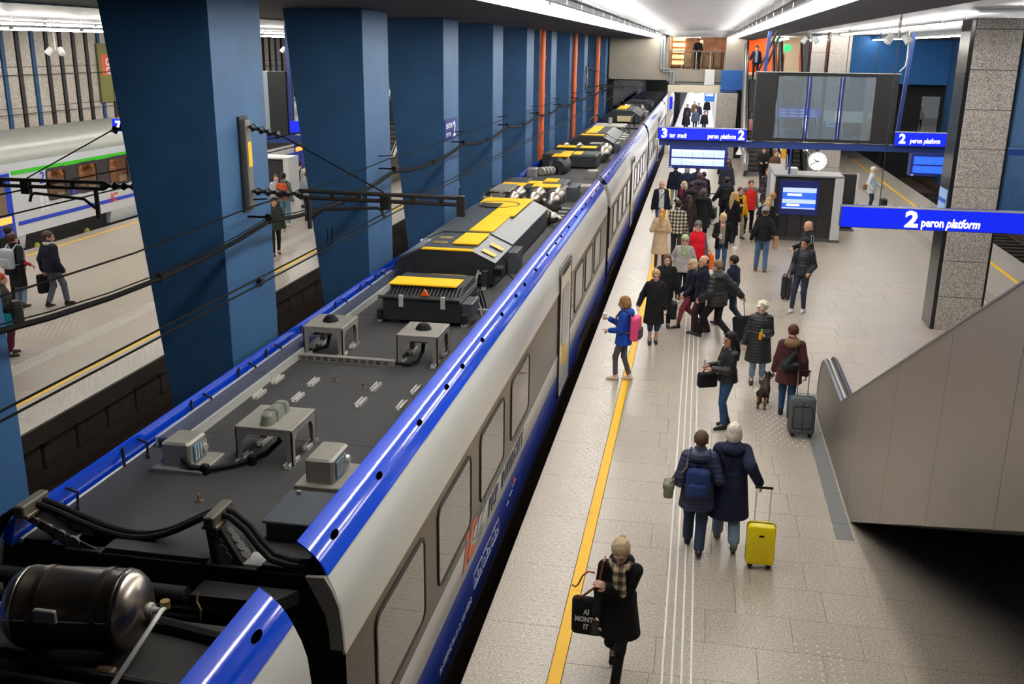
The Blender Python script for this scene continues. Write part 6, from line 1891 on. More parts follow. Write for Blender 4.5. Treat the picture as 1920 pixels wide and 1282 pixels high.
def person(label, x, y, yaw, h=1.7, b=1.0, skin='fair', hair=('short', (60, 44, 34)), top=None, inner=None, pants=None, shoes=None,
           feet=STAND, hands=DOWN, head=(0, 0), lean=0, hat=None, glasses=False, curl=0.55, group=None, z=0.0, sh=0.158, scarf=None, face=True):
    dist = math.sqrt(x * x + y * y)
    hb, hh, hd = (0.011, 0.0065, 0.0048) if dist < 13 else (0.014, 0.008, 0.0055) if dist < 20 else (0.018, 0.010, 0.0065) if dist < 33 else (0.024, 0.014, 0.009)
    S = h / 1.70
    t = thing('person', label, 'person', (x, y, z), R(yaw), group)
    mskin = mat('skin_' + skin, SK[skin], 0.5)
    # ---- joints
    hipw = 0.088
    pz = 0.905
    ank = [V3(f[0], f[1], 0.085 + f[2]) for f in feet]
    for s, a in zip((1, -1), ank):
        dx = math.hypot(a[0] - s * hipw, a[1])
        pz = min(pz, a[2] + math.sqrt(max(0.82 ** 2 - dx * dx, 0.05)))
    hipp = [V3(s * hipw, 0, pz) for s in (1, -1)]
    knee = []
    for i in range(2):
        kn, an = ik(hipp[i], ank[i], 0.425, 0.405, (0, -1, 0.0))
        knee.append(kn); ank[i] = an
    dz = pz - 0.905
    Rl = rotx(R(lean))
    piv = V3(0, 0, 0.93)
    U = lambda *p: tuple(Rl @ (V3(*p) - piv) + piv + V3(0, 0, dz))
    shd = [V3(*U(s * sh, 0.01, 1.362)) for s in (1, -1)]
    wr = []; el = []
    for i, s in enumerate((1, -1)):
        e_, w_ = ik(shd[i], V3(*hands[i]) + V3(0, 0, dz), 0.29, 0.26, (s * 0.4, 0.3, -1.0) if hands[i][1] < -.17 and hands[i][2] > .95 else (s * 0.16, 0.8, -0.35))
        el.append(e_); wr.append(w_)
    hc = V3(*U(0, -0.015, 1.578))
    Rh = Rl @ rotz(R(head[0])) @ rotx(R(head[1]))
    Hp = lambda *p: tuple(hc + Rh @ (V3(*p) * 1.10))
    Ml = [list(r) for r in Rl]
    Mh = [list(r) for r in Rh]
    # ---- skin: head, neck, torso, limbs as one surface
    body = [('e', Hp(0, .015, .03), (.081, .103, .099), Mh), ('e', Hp(0, -.025, -.035), (.0645, .075, .0935), Mh), ('e', Hp(0, -.048, -.088), (.040, .042, .035), Mh),
            ('c', Hp(0, .02, -.07), U(0, .02, 1.36), .052, .056)]
    Vh, Qh = sdf_mesh(body + [('c', Hp(0, -.088, .005), Hp(0, -.106, -.028), .009, .015), ('e', Hp(0, -.078, .032), (.048, .02, .014), Mh)] +
                      [('e', Hp(s * .077, .012, -.008), (.011, .024, .032), Mh) for s in (1, -1)], hh / S, (), 0.016)
    low = [('c', U(0, .0, 1.36), U(0, 0, 1.0), .085, .085), ('c', U(.1, 0, 1.36), U(-.1, 0, 1.36), .05, .05)]
    for i in range(2):
        low += [('c', shd[i], el[i], .042, .036), ('c', el[i], wr[i], .038, .026), ('c', hipp[i], knee[i], .07, .048), ('c', knee[i], ank[i], .046, .034)]
        low += [('c', ank[i], ank[i] + V3(0, -0.08, -0.04), .03, .028)]
    Vb, Qb = sdf_mesh(low, 0.02, (), 0.03)
    vs, qs = [Vh, Vb], [Qh, Qb + len(Vh)]
    off = len(Vh) + len(Vb)
    for i, s in enumerate((1, -1)):
        d = wr[i] - el[i]; d /= np.linalg.norm(d)
        nn = V3(-s, 0, 0) if abs(d[2]) > 0.5 else V3(0, 0, -1)
        nn = nn - d * (nn @ d); nn /= np.linalg.norm(nn)
        sd = np.cross(d, nn) * (1 if (np.cross(d, nn) @ V3(0, -1, 0.01)) > 0 else -1)     # towards the thumb
        M = [[sd[r], nn[r], d[r]] for r in range(3)]
        w = wr[i]
        hp = [('c', w - d * .03, w + d * .02, .026, .026), ('e', tuple(w + d * .055), (.041, .017, .052), M)]
        for f in range(4):
            L = (.036, .042, .04, .032)[f]
            base = w + d * (.092 - .004 * abs(f - 1.3)) + sd * (.030 - .02 * f)
            a1 = curl * (0.9 + 0.12 * f); a2 = a1 + curl * 1.25
            d1 = d * math.cos(a1) + nn * math.sin(a1); d2 = d * math.cos(a2) + nn * math.sin(a2)
            m_ = base + d1 * L; e_ = m_ + d2 * L * 0.85
            hp += [('c', base - d * .02, m_, .0098, .009), ('c', m_, e_, .009, .0075)]
        tb = w + d * .025 + sd * .03
        tm = tb + (d * .65 + sd * .6 + nn * .45) * .038; te = tm + (d * .85 + sd * .1 + nn * .5) * .032
        hp += [('c', tb, tm, .012, .0105), ('c', tm, te, .010, .008)]
        Vq, Qq = sdf_mesh(hp, hd / S, (), 0.006)
        vs.append(Vq); qs.append(Qq + off); off += len(Vq)
    np_mesh('body', np.concatenate(vs) * S, np.concatenate(qs), mskin, t)
    # ---- face
    if face and dist < 34:
        for s in (1, -1):
            p = np.array(Hp(s * .030, -.083, .006)) * S
            MB().lathe(p + Rh @ V3(0, 0.004, 0), Rh @ V3(0, -1, 0), [(0, .0115), (.005, .010), (.008, .004)], 8).build('eye', M_eye, t, smooth=True, local=True)
            q0, q1 = np.array(Hp(s * .014, -.094, .031)) * S, np.array(Hp(s * .048, -.082, .028)) * S
            MB().cyl(q0, q1, .0035, .0028, 5).build('eyebrow', mat('brow_' + hair[0] + str(hair[1][0]), tuple(int(c * .75) for c in hair[1]), 0.8), t, local=True)
        blob('mouth', [('e', Hp(0, -.089, -.062), (.022, .008, .007), Mh)], 0.005, M_lip, t, k=0.004, S=S)
        if glasses:
            for s in (1, -1):
                c = np.array(Hp(s * .032, -.103, .004)) * S
                mb = MB(); n = 10
                ring = [c + Rh @ V3(.022 * math.cos(2 * math.pi * j / n), 0, .018 * math.sin(2 * math.pi * j / n)) for j in range(n + 1)]
                mb.tube(ring, .0028, 4)
                mb.cyl(np.array(Hp(s * .054, -.10, .008)) * S, np.array(Hp(s * .078, .01, .0)) * S, .0025, n=4)
                mb.build('glasses_rim', M_eye, t, local=True)
    # ---- hair
    st, hcol = hair
    mh = cloth('hair_%d_%d_%d' % hcol, hcol, 0.55, 0.8, 0.25)
    hl = lambda X, Y, Z: None
    inv = Rh.T

    def hcut(fn):
        def f(X, Y, Z):
            dx, dy, dzz = X - hc[0], Y - hc[1], Z - hc[2]
            a = [inv[r][0] * dx + inv[r][1] * dy + inv[r][2] * dzz for r in range(3)]
            return fn(*a)
        return f
    hair_above = hcut(lambda x_, y_, z_: (0.070 - 1.4 * (y_ + 0.08) - z_) * 0.58)
    front = hcut(lambda x_, y_, z_: np.minimum(-y_ - 0.03, (0.066 - 1.0 * (y_ + 0.08) - z_) * 0.7))
    cap_ = [('e', Hp(0, .02, .038), (.0935, .115, .106), Mh)]
    if st in ('short', 'bun', 'tail', 'thin'):
        if st == 'thin':
            cap_ = [('e', Hp(0, .022, .02), (.080, .100, .09), Mh)]
        pr = list(cap_)
        blob('hair', pr, hh, mh, t, (hair_above,), 0.01, S)
        if st == 'bun':
            blob('hair_bun', [('e', Hp(0, .095, .085), (.036, .034, .036), Mh)], hh, mh, t, (), 0.01, S)
        if st == 'tail':
            blob('ponytail', [('c', Hp(0, .11, .03), Hp(0, .14, -.08), .035, .03), ('c', Hp(0, .14, -.08), Hp(0, .12, -.2), .03, .012)], hh, mh, t, (), 0.02, S)
    elif st in ('bob', 'long', 'curly'):
        pr = list(cap_) + [('e', Hp(0, .035, -.015), (.103, .100, .126), Mh)]
        if st == 'long':
            pr += [('c', Hp(0, .085, -.03), Hp(0, .115, -.20), .075, .07), ('c', Hp(0, .115, -.20), Hp(0, .13, -.34), .07, .035),
                   ('c', Hp(.075, .0, -.03), Hp(.085, -.01, -.20), .028, .022), ('c', Hp(-.075, .0, -.03), Hp(-.085, -.01, -.20), .028, .022)]
        if st == 'curly':
            rc = random.Random(int(x * 100))
            pr = [('e', Hp(0, .025, .03), (.105, .117, .11), Mh)]
            for q in range(26):
                a_, e2 = rc.uniform(0, 2 * math.pi), rc.uniform(-0.5, 1.3)
                pr.append(('e', Hp(.09 * math.cos(a_) * math.cos(e2), .025 + .10 * math.sin(a_) * math.cos(e2), .025 + .10 * math.sin(e2)), (.03, .03, .03)))
        blob('hair', pr, hh, mh, t, (front,), 0.012, S)
    if hat:
        kind, mcol = hat
        if kind == 'beanie':
            blob('beanie', [('e', Hp(0, .012, .055), (.099, .118, .109), Mh)], hh, mcol, t, (hcut(lambda x_, y_, z_: (0.03 - 0.45 * (y_ + 0.06) - z_) * 0.8),), 0.01, S)
        else:
            blob('cap', [('e', Hp(0, .012, .055), (.099, .118, .095), Mh), ('e', Hp(0, -.13, .05), (.07, .07, .012), Mh)], hh, mcol, t, (hcut(lambda x_, y_, z_: 0.035 - z_),), 0.01, S)
    # ---- trousers and shoes
    pants = pants or {}
    pm = pants.get('m') or cloth('dark_trousers', (40, 40, 44))
    pw = pants.get('w', 1.0); hem = pants.get('hem', 0.93)
    pr = [('e', (0, 0.005, 0.93 + dz), (.150 * b, .112 * b, .13))]
    lc = []
    for i in range(2):
        e_ = knee[i] + (ank[i] - knee[i]) * hem
        pr += [('c', hipp[i] + V3(0, 0, 0.0), knee[i], .088 * b, .066 * pw), ('c', knee[i], e_, .064 * pw, (.050 if pw <= 1.05 else .052 * pw * pw))]
    if pants.get('skirt'):
        zb = pants['skirt']
        pr = pr[:1] + [('f', (0, 0, 1.0 + dz), (0, 0.02, zb), V3(.15 * b, .12 * b), V3(.22 * b, .2 * b))]
        blob('skirt', pr, hb, pm, t, (), 0.03, S)
    else:
        blob('trousers', pr, hb, pm, t, (), 0.03, S)
    shoes = shoes or M_shoe
    for i, f in enumerate(feet):
        a = R(f[3]); Rf = rotx(a)
        A = ank[i]; fo = lambda *p: tuple(A + Rf @ V3(*p))
        up = Rf @ V3(0, 0, 1); p0 = A + Rf @ V3(0, 0, -0.085)
        cut = lambda X, Y, Z, up=up, p0=p0: -((X - p0[0]) * up[0] + (Y - p0[1]) * up[1] + (Z - p0[2]) * up[2])
        toe = 0.0 if i else 0.0
        blob('shoe', [('c', fo(0, .035, -.05), fo(0, -.05, -.048), .042, .043), ('c', fo(0, -.05, -.05), fo((0.012 if i == 0 else -0.012), -.155, -.062), .043, .030), ('c', fo(0, .02, -.03), fo(0, .01, .02), .042, .046)], min(hb, 0.014), shoes, t, (cut,), 0.02, S)
    # ---- upper garments
    def torso(tk, m_, hemz, name, flare=0.0, open_=0.0, hood=False, collar=0.05, sleeve=True, cuff=0.98, puff=0.0):
        pr = [('e', U(0, 0.0, 1.24), (.146 * b + tk, .102 * b + tk, .18 + tk * .6), Ml), ('e', U(0, -.01, 1.08), (.140 * b + tk, .108 * b + tk, .18), Ml),
              ('c', U(sh - .03, .008, 1.352), U(0, .012, 1.40), .052 + tk * .8, .058 + tk * .6), ('c', U(-sh + .03, .008, 1.352), U(0, .012, 1.40), .052 + tk * .8, .058 + tk * .6)]
        if hemz < 0.95:
            cb = U(0, 0, 1.08)
            pr.append(('f', (cb[0], cb[1], cb[2]), (0, (ank[0][1] + ank[1][1]) * 0.12 * (1.0 - hemz), hemz + dz), V3(.142 * b + tk, .112 * b + tk), V3(.158 * b + tk + flare, .128 * b + tk + flare * 0.8)))
        if collar:
            pr.append(('c', U(0, .018, 1.40), U(0, .012, 1.42 + collar), .066 + tk * .5, .062 + tk * .5))
        if sleeve:
            for i in range(2):
                w_ = el[i] + (wr[i] - el[i]) * cuff
                pr += [('c', shd[i], el[i], .050 + tk * .85, .042 + tk * .85), ('c', el[i], w_, .042 + tk * .85, .034 + tk * .7)]
        cuts = []
        if hemz >= 0.9:
            cuts.append(lambda X, Y, Z: (hemz + dz) - Z)
            cuts[-1] = lambda X, Y, Z: np.where((np.abs(X) < 0.19), (hemz + dz) - Z, -1.0)
        if open_:
            cuts.append(lambda X, Y, Z: -np.maximum(np.abs(X) - open_, Y - 0.0))
        # neck opening
        nk = U(0, 0.0, 1.47 + collar)
        cuts.append(lambda X, Y, Z: Z - nk[2])
        o = blob(name, pr, hb, m_, t, cuts, 0.035, S)
        if hood:
            blob('hood', [('e', U(0, .105, 1.40), (.105 + tk, .06 + tk, .085), Ml), ('c', U(.075, .05, 1.44), U(-.075, .05, 1.44), .045, .045)], hb, hood if not isinstance(hood, bool) else m_, t, (), 0.04, S)
        return o
    if inner:
        torso(0.004 if not (top and not top.get('sleeve', True)) else 0.018, inner, 0.86, 'shirt', collar=0.02)
    if top:
        torso(top.get('t', 0.02), top['m'], top.get('hem', 0.8), top.get('name', 'jacket'), top.get('flare', 0.0), top.get('open', 0.0), top.get('hood', False), top.get('collar', 0.04), sleeve=top.get('sleeve', True), cuff=top.get('cuff', 0.98))
    if scarf:
        rr_ = [(0.085 * math.cos(a), 0.09 * math.sin(a)) for a in np.linspace(0, 2 * math.pi, 9)]
        pr = [('c', U(p[0], .01 + p[1], 1.425), U(q[0], .01 + q[1], 1.425), .034, .034) for p, q in zip(rr_[:-1], rr_[1:])]
        pr += [('c', U(.03, -.12, 1.42), U(.05, -.155, 1.18), .035, .04), ('c', U(-.03, -.115, 1.42), U(-.02, -.155, 1.25), .035, .036)]
        blob('scarf', pr, hb, scarf, t, (), 0.02, S)
    return dict(root=t, S=S, yaw=yaw, wr=[w * S for w in wr], el=[e * S for e in el], U=lambda *p: np.array(U(*p)) * S, hc=hc * S, hb=hb, x=x, y=y, sh=[s_ * S for s_ in shd], z=z,
                hand=[(w + (w - e) / np.linalg.norm(w - e) * 0.085) * S for w, e in zip(wr, el)])


def at(P, p):
    """a person's local point in the hall"""
    c, s = math.cos(R(P['yaw'])), math.sin(R(P['yaw']))
    return Vector((P['x'] + c * p[0] - s * p[1], P['y'] + s * p[0] + c * p[1], p[2] + P['z']))


def held(P, name, label, cat, p, group=None):
    """an Empty carried at a person's local point; geometry is then given in the person's local frame"""
    w_ = at(P, p)
    o = thing(name, label, cat, w_, R(P['yaw']), group)
    o['off'] = 0
    del o['off']
    o_p = Vector(p)
    return o, o_p


def hbuild(mb, name, m, o, op, smooth=False):
    mb.v = [tuple(Vector(v) - op) for v in mb.v]
    return mb.build(name, m, o, smooth=smooth, local=True)


def hblob(name, prims, h, m, o, op, cuts=(), k=0.02):
    V, Q = sdf_mesh(prims, h, cuts, k)
    return np_mesh(name, V - np.array(op)[None, :], Q, m, o)


def rbox_prims(c, sx, sy, sz, r):
    """rounded box out of capsules around its faces"""
    pr = []
    x, y, z = sx / 2 - r, sy / 2 - r, sz / 2 - r
    for i in np.linspace(-1, 1, max(2, int(2 * y / r) + 2)):
        for k_ in np.linspace(-1, 1, max(2, int(2 * z / r) + 2)):
            pr.append(('c', (c[0] - x, c[1] + i * y, c[2] + k_ * z), (c[0] + x, c[1] + i * y, c[2] + k_ * z), r, r))
    return pr


def backpack(P, label, m, m2=None, w=0.30, hgt=0.44, d=0.17, straps=True, z=1.17, group=None):
    u = P['U'](0, .0, z); S = P['S']
    base = V3(u[0], u[1] + .17 * S + d / 2 - 0.03, u[2])
    o, op = held(P, 'backpack', label, 'backpack', base - V3(0, 0, hgt / 2), group)
    hblob('bag_body', [('e', tuple(base + V3(0, 0, -0.02)), (w / 2, d / 2, hgt / 2)), ('e', tuple(base + V3(0, .0, hgt * .1)), (w * .44, d * .46, hgt * .38))] + rbox_prims(base, w, d, hgt, 0.06), 0.014, m, o, op, (), 0.03)
    hblob('front_pocket', rbox_prims(base + V3(0, d / 2, -hgt * .18), w * .78, 0.09, hgt * .45, 0.035), 0.012, m2 or m, o, op, (), 0.02)
    mb = MB().tube([tuple(base + V3(-.05, -d / 2 + .03, hgt / 2 - .02)), tuple(base + V3(-.03, -d / 2 + .03, hgt / 2 + .04)), tuple(base + V3(.03, -d / 2 + .03, hgt / 2 + .04)), tuple(base + V3(.05, -d / 2 + .03, hgt / 2 - .02))], 0.01, 6)
    hbuild(mb, 'top_loop', m2 or m, o, op)
    if straps:
        for s in (1, -1):
            p = [P['U'](s * .11, .16, 1.36), P['U'](s * .12, .06, 1.455), P['U'](s * .12, -.06, 1.44), P['U'](s * .125, -.135, 1.32), P['U'](s * .15, -.12, 1.15), P['U'](s * .19, .02, 1.04), P['U'](s * .13, .15, 1.02)]
            hbuild(MB().tube([tuple(q) for q in p], 0.018, 6), 'shoulder_strap', m2 or m, o, op, True)
    return o


def handbag(P, label, m, c, sx=0.10, sy=0.30, sz=0.22, strap=None, group=None, name='handbag', flap=True, r=0.03):
    c = V3(*c)
    o, op = held(P, name, label, 'bag', c - V3(0, 0, sz / 2), group)
    hblob('bag_body', rbox_prims(c, sx, sy, sz, r), 0.012, m, o, op, (), 0.02)
    if flap:
        hblob('flap', rbox_prims(c + V3(0.0, 0, sz * .28), sx + .02, sy * .96, sz * .45, 0.025), 0.012, m, o, op, (), 0.02)
    if strap:
        hbuild(MB().tube([tuple(q) for q in strap], 0.011, 6), 'strap', m, o, op, True)
    return o


def suitcase(label, x, y, rz, w, d, hgt, m, tilt=0.0, handle=0.5, m2=None, hm=None, group=None, soft=False, feet=True):
    """stands on wheels, pull-handle up; tilt leans it towards -y local"""
    s = thing('suitcase', label, 'suitcase', (x, y, 0), rz, group)
    m2 = m2 or M_rub
    T = Matrix.Translation((0, -d / 2 + .05, 0)) @ Matrix.Rotation(tilt, 4, 'X') @ Matrix.Translation((0, d / 2 - .05, 0))

    def put(mb, nm, mm, sm=False):
        mb.v = [tuple(T @ Vector(v)) for v in mb.v]
        return mb.build(nm, mm, s, smooth=sm, local=True)
    zb = 0.05
    mb = MB(); r_ = 0.05
    ring = rr(0, zb + hgt / 2, w, hgt, r_, 5)
    n = len(ring)
    sc_ = lambda k: [(p[0] * k, zb + hgt / 2 + (p[1] - zb - hgt / 2) * k) for p in ring]
    lay = [(-d / 2, .90), (-d / 2 + .015, .97), (-d / 2 + .04, 1.0), (d / 2 - .04, 1.0), (d / 2 - .015, .97), (d / 2, .90)]
    for (yy, k_) in lay:
        mb.v += [(p[0], yy, p[1]) for p in sc_(k_)]
    mb.f += [tuple(range(n)), tuple(range((len(lay) - 1) * n, len(lay) * n))]
    mb.f += [(a * n + i, a * n + (i + 1) % n, (a + 1) * n + (i + 1) % n, (a + 1) * n + i) for a in range(len(lay) - 1) for i in range(n)]
    put(mb, 'shell', m, True)
    put(MB().frame(rr(0, zb + hgt / 2, w + .008, hgt + .008, r_, 5), rr(0, zb + hgt / 2, w - .01, hgt - .01, r_, 5), -0.012, 0.012, 'y'), 'zip_band', m2)
    if soft:
        put(MB().frame(rr(0, zb + hgt * .46, w * .78, hgt * .62, .05, 5), rr(0, zb + hgt * .46, w * .74, hgt * .585, .045, 5), d / 2 - 0.002, d / 2 + 0.006, 'y'), 'pocket_seam', m2)
        put(MB().box(-.004, .004, d / 2, d / 2 + .004, zb + .05, zb + hgt - .06), 'seam', m2)
    else:
        for k_ in range(5):
            xx = -w * .32 + w * .16 * k_
            put(MB().box(xx - .006, xx + .006, d / 2 - .001, d / 2 + .004, zb + .06, zb + hgt - .06), 'shell_rib', m)
        put(MB().cbox(-.03, .03, d / 2, d / 2 + .006, zb + hgt - .14, zb + hgt - .115, .002), 'badge', m2)
    for sx in (-1, 1):
        if handle:
            put(MB().cyl((sx * .085, -d / 2 + .04, zb + hgt - .02), (sx * .085, -d / 2 + .04, zb + hgt + handle), 0.009, n=8), 'handle_tube', hm or M_aluL, True)
        for yy in (-d / 2 + .05, d / 2 - .05):
            put(MB().lathe((sx * (w / 2 - .06) - .018, yy, 0.028), (1, 0, 0), [(0, .02), (.004, .028), (.032, .028), (.036, .02)], 10), 'wheel', m2, True)
            put(MB().cbox(sx * (w / 2 - .06) - .03, sx * (w / 2 - .06) + .03, yy - .025, yy + .025, .035, .06, .005), 'wheel_mount', m2)
    if handle:
        put(MB().cyl((-.105, -d / 2 + .04, zb + hgt + handle), (.105, -d / 2 + .04, zb + hgt + handle), 0.016, n=8), 'grip', m2, True)
    return s

# ------------------------------------------------------------------ the people on the platform
def K(n, *c, **k):
    return cloth(n, c, **k)


BLK = K('black_cloth', 24, 24, 27)
BLK2 = K('black_wool', 17, 17, 19)
NAV = K('navy_cloth', 28, 34, 58)
NAVD = K('dark_navy_cloth', 22, 26, 42)
JEAN = K('blue_denim', 50, 78, 116)
JEANL = K('light_denim', 112, 134, 158)
JEAND = K('dark_denim', 44, 58, 80)
GRY = K('grey_cloth', 150, 150, 150)
CHAR = K('charcoal_cloth', 58, 58, 62)
WHT = K('white_cloth', 222, 222, 220)
PUFB = quilt('black_padding', (26, 26, 30), 0.06, 0.55, 0.4)
PUFN = quilt('navy_padding', (30, 36, 70), 0.055, 0.55, 0.4)
LEA = quilt('black_quilted_leather', (26, 26, 28), 0.045, 0.45, 0.2)
TEN = (214, 188, 140)
BRN = (74, 52, 40)
DRK = (38, 30, 26)
WHI = (224, 214, 200)

# walking blonde woman in the foreground
P = person('blonde woman in a black coat and plaid scarf walking towards the viewer, phone in hand', -0.46, 8.42, -4, 1.62, 1.0, 'pale', ('bun', (200, 176, 142)),
           top=dict(m=BLK2, hem=0.60, flare=0.05, t=0.024, hood=True), pants=dict(m=BLK2, w=0.82), shoes=M_shoe, feet=((0.02, -0.24, 0, -4), (-0.07, 0.30, 0.10, 42)),
           hands=((-0.10, -0.24, 1.24), (-0.19, -0.20, 0.88)), head=(-6, 24), lean=7, glasses=True,
           scarf=pattern('plaid_scarf', 'check', ((206, 186, 150), (120, 108, 92), (44, 44, 42)), 70.0))
c = P['hand'][1]
ph, op = held(P, 'phone', 'black phone in the right hand of the walking blonde woman', 'phone', c + V3(0.02, -0.02, -0.07))
hbuild(MB().cbox(c[0] - .036, c[0] + .036, c[1] - .05, c[1] - .04, c[2] - .08, c[2] + .07, .004), 'phone_body', M_rub, ph, op)
hbuild(MB().box(c[0] - .031, c[0] + .031, c[1] - .052, c[1] - .05, c[2] - .07, c[2] + .06), 'phone_screen', mat('phone_glass', (40, 44, 50), 0.08), ph, op)
sp = P['U']
tb = V3(-0.30, -0.05, 0.70)
tote, op = held(P, 'tote_bag', 'black cloth tote bag with white lettering carried by the blonde woman', 'bag', tb - V3(0, 0, .22))
hblob('bag_body', rbox_prims(tb, .30, .10, .40, .045), .012, BLK, tote, op, (), .02)
hbuild(MB().tube([tuple(tb + V3(-.08, -.03, .19)), tuple(sp(-.2, -.09, 1.2)), tuple(sp(-.16, -.05, 1.46)), tuple(sp(-.17, .08, 1.42)), tuple(sp(-.2, .10, 1.15)), tuple(tb + V3(.06, .03, .19))], .012, 6), 'strap', mat('tan_leather', (150, 72, 44), 0.5), tote, op, True)
for s_, z_, sz in (('AI', .05, .075), ('MONTH', -.03, .075), ('IT', -.11, .075)):
    tx = text(s_, sz, (0, 0, 0), FACE_S, M_white, None, align='CENTER', bold=.003, sx=.8)
    tx.parent = tote
    tx.location = (tb[0] - op[0], tb[1] - op[1] - .066, tb[2] - op[2] + z_)
bk, op = held(P, 'leather_strap', 'loose brown leather strap swinging beside the blonde woman', 'strap', V3(-.34, -.05, 1.02))
hbuild(MB().tube([(-.25, -.02, 1.16), (-.31, -.05, 1.18), (-.36, -.06, 1.13), (-.40, -.06, 1.03), (-.43, -.06, 1.0), (-.46, -.06, 1.02)], .009, 6), 'strap', mat('tan_leather', (150, 72, 44), 0.5), bk, op, True)

# two women walking away in front
P = person('woman with short brown hair in a quilted navy jacket walking away arm in arm', 0.27, 11.25, 178, 1.60, 1.06, 'fair', ('short', (82, 62, 50)),
           top=dict(m=PUFN, hem=0.66, flare=0.03, t=0.04, hood=True), pants=dict(m=JEAND, w=1.15), feet=((0.09, -0.18, 0, 0), (-0.07, 0.20, 0.03, 22)), hands=((0.25, -0.10, 0.92), (-0.28, -0.16, 1.0)), group=None)
hblob('hood_lining', [('c', tuple(P['U'](.075, .04, 1.455)), tuple(P['U'](0, .085, 1.45)), .03, .034), ('c', tuple(P['U'](-.075, .04, 1.455)), tuple(P['U'](0, .085, 1.45)), .03, .034)], .011, pattern('floral_lining', 'spots', ((206, 150, 160), (226, 214, 214), (50, 46, 80)), 30.0), P['root'], Vector((0, 0, 0)))
backpack(P, 'small navy blue drawstring backpack on the quilted navy jacket', K('backpack_navy', 34, 52, 100), None, .27, .36, .14, z=1.08)
w = P['hand'][0]
handbag(P, 'grey green shoulder bag hanging at the hip of the woman in navy quilting', K('sage_leather', 122, 120, 102, rough=.5), (0.35, -0.0, 0.80), .11, .24, .19, strap=[(0.35, .08, .88), P['U'](.16, .16, 1.25), P['U'](.13, .06, 1.47), P['U'](.15, -.1, 1.35), (0.33, -.08, .88)])
P3 = person('white haired woman in a long navy parka pulling a yellow suitcase', 0.66, 11.46, 183, 1.66, 1.14, 'pale', ('bob', WHI),
            top=dict(m=NAV, hem=0.46, flare=0.05, t=0.04, hood=True), pants=dict(m=JEANL, w=1.2, hem=.9), shoes=K('green_shoe', 96, 112, 100), feet=((0.09, -0.20, 0, 0), (-0.08, 0.26, 0.08, 40)), hands=((0.27, -0.12, 0.86), (-0.33, 0.22, 1.03)))
suitcase('bright yellow hard shell cabin suitcase with white pull handle', 1.05, 10.98, R(180), .335, .22, .50, mat('yellow_shell', (246, 222, 8), 0.3), .12, .42, hm=M_white)
handbag(P3, 'small black shoulder bag between the two women walking away', BLK, (0.30, 0.05, .74), .10, .22, .22, strap=[(.30, .1, .84), P3['U'](.05, .18, 1.2), P3['U'](-.11, .08, 1.46), P3['U'](-.05, -.1, 1.36)])

P = person('dark haired woman in a black quilted jacket and blue jeans standing with a phone', 0.72, 15.55, -66, 1.64, 0.98, 'tan', ('long', (26, 22, 22)),
           inner=WHT, top=dict(m=LEA, hem=0.86, flare=0.02, t=0.028, hood=False), pants=dict(m=JEAN, w=0.9), feet=((0.07, -0.05, 0, 0), (-0.12, 0.10, 0, 0)), hands=((0.05, -0.30, 1.10), (-0.10, -0.30, 1.12)), head=(8, 6))
c = P['hand'][1]
ph, op = held(P, 'phone', 'pale phone held up by the dark haired woman in jeans', 'phone', c)
hbuild(MB().cbox(c[0] - .036, c[0] + .036, c[1] - .03, c[1] - .02, c[2] - .05, c[2] + .10, .004), 'phone_body', mat('pale_phone', (190, 170, 170), .3), ph, op)
sg, op = held(P, 'sunglasses', 'sunglasses pushed up on the dark hair of the woman in jeans', 'glasses', P['hc'] + V3(0, -.07, .1))
for s in (1, -1):
    q = P['hc'] + V3(s * .035, -.085, .105)
    hbuild(MB().lathe(tuple(q), (0, -.8, .5), [(0, .026), (.006, .024)], 10), 'lens', M_rub, sg, op)
handbag(P, 'black handbag hanging on the forearm of the woman with the phone', BLK, (-0.16, -0.28, 0.80), .13, .32, .24, strap=[(-.16, -.38, .9), (-.15, -.33, 1.02), (-.14, -.24, 1.02), (-.16, -.2, .9)])

P = person('elderly woman with white curls in a long black padded coat holding a juice bottle', 1.36, 18.05, -2, 1.56, 1.16, 'pale', ('curly', (236, 226, 200)),
           top=dict(m=PUFB, hem=0.47, flare=0.05, t=0.04, hood=True), pants=dict(m=JEANL, w=1.1, hem=.72), feet=((0.10, -0.02, 0, 0), (-0.10, -0.10, 0, 0)), hands=((0.06, -0.25, 1.10), (-0.30, -0.06, 0.84)), head=(-12, 18))
c = P['hand'][0]
bt, op = held(P, 'juice_bottle', 'small bottle of orange juice with a green cap held by the elderly woman', 'bottle', c + V3(-.02, -.04, -.08))
q = c + V3(-.02, -.03, -.08)
hbuild(MB().lathe(tuple(q), (.1, -.1, 1), [(0, .03), (.01, .034), (.12, .034), (.15, .02), (.17, .015)], 12), 'bottle_body', mat('orange_juice', (250, 170, 10), .2), bt, op, True)
hbuild(MB().lathe(tuple(q + V3(.017, -.017, .168)), (.1, -.1, 1), [(0, .018), (.03, .018)], 10), 'bottle_cap', mat('green_cap', (70, 200, 40), .4), bt, op)

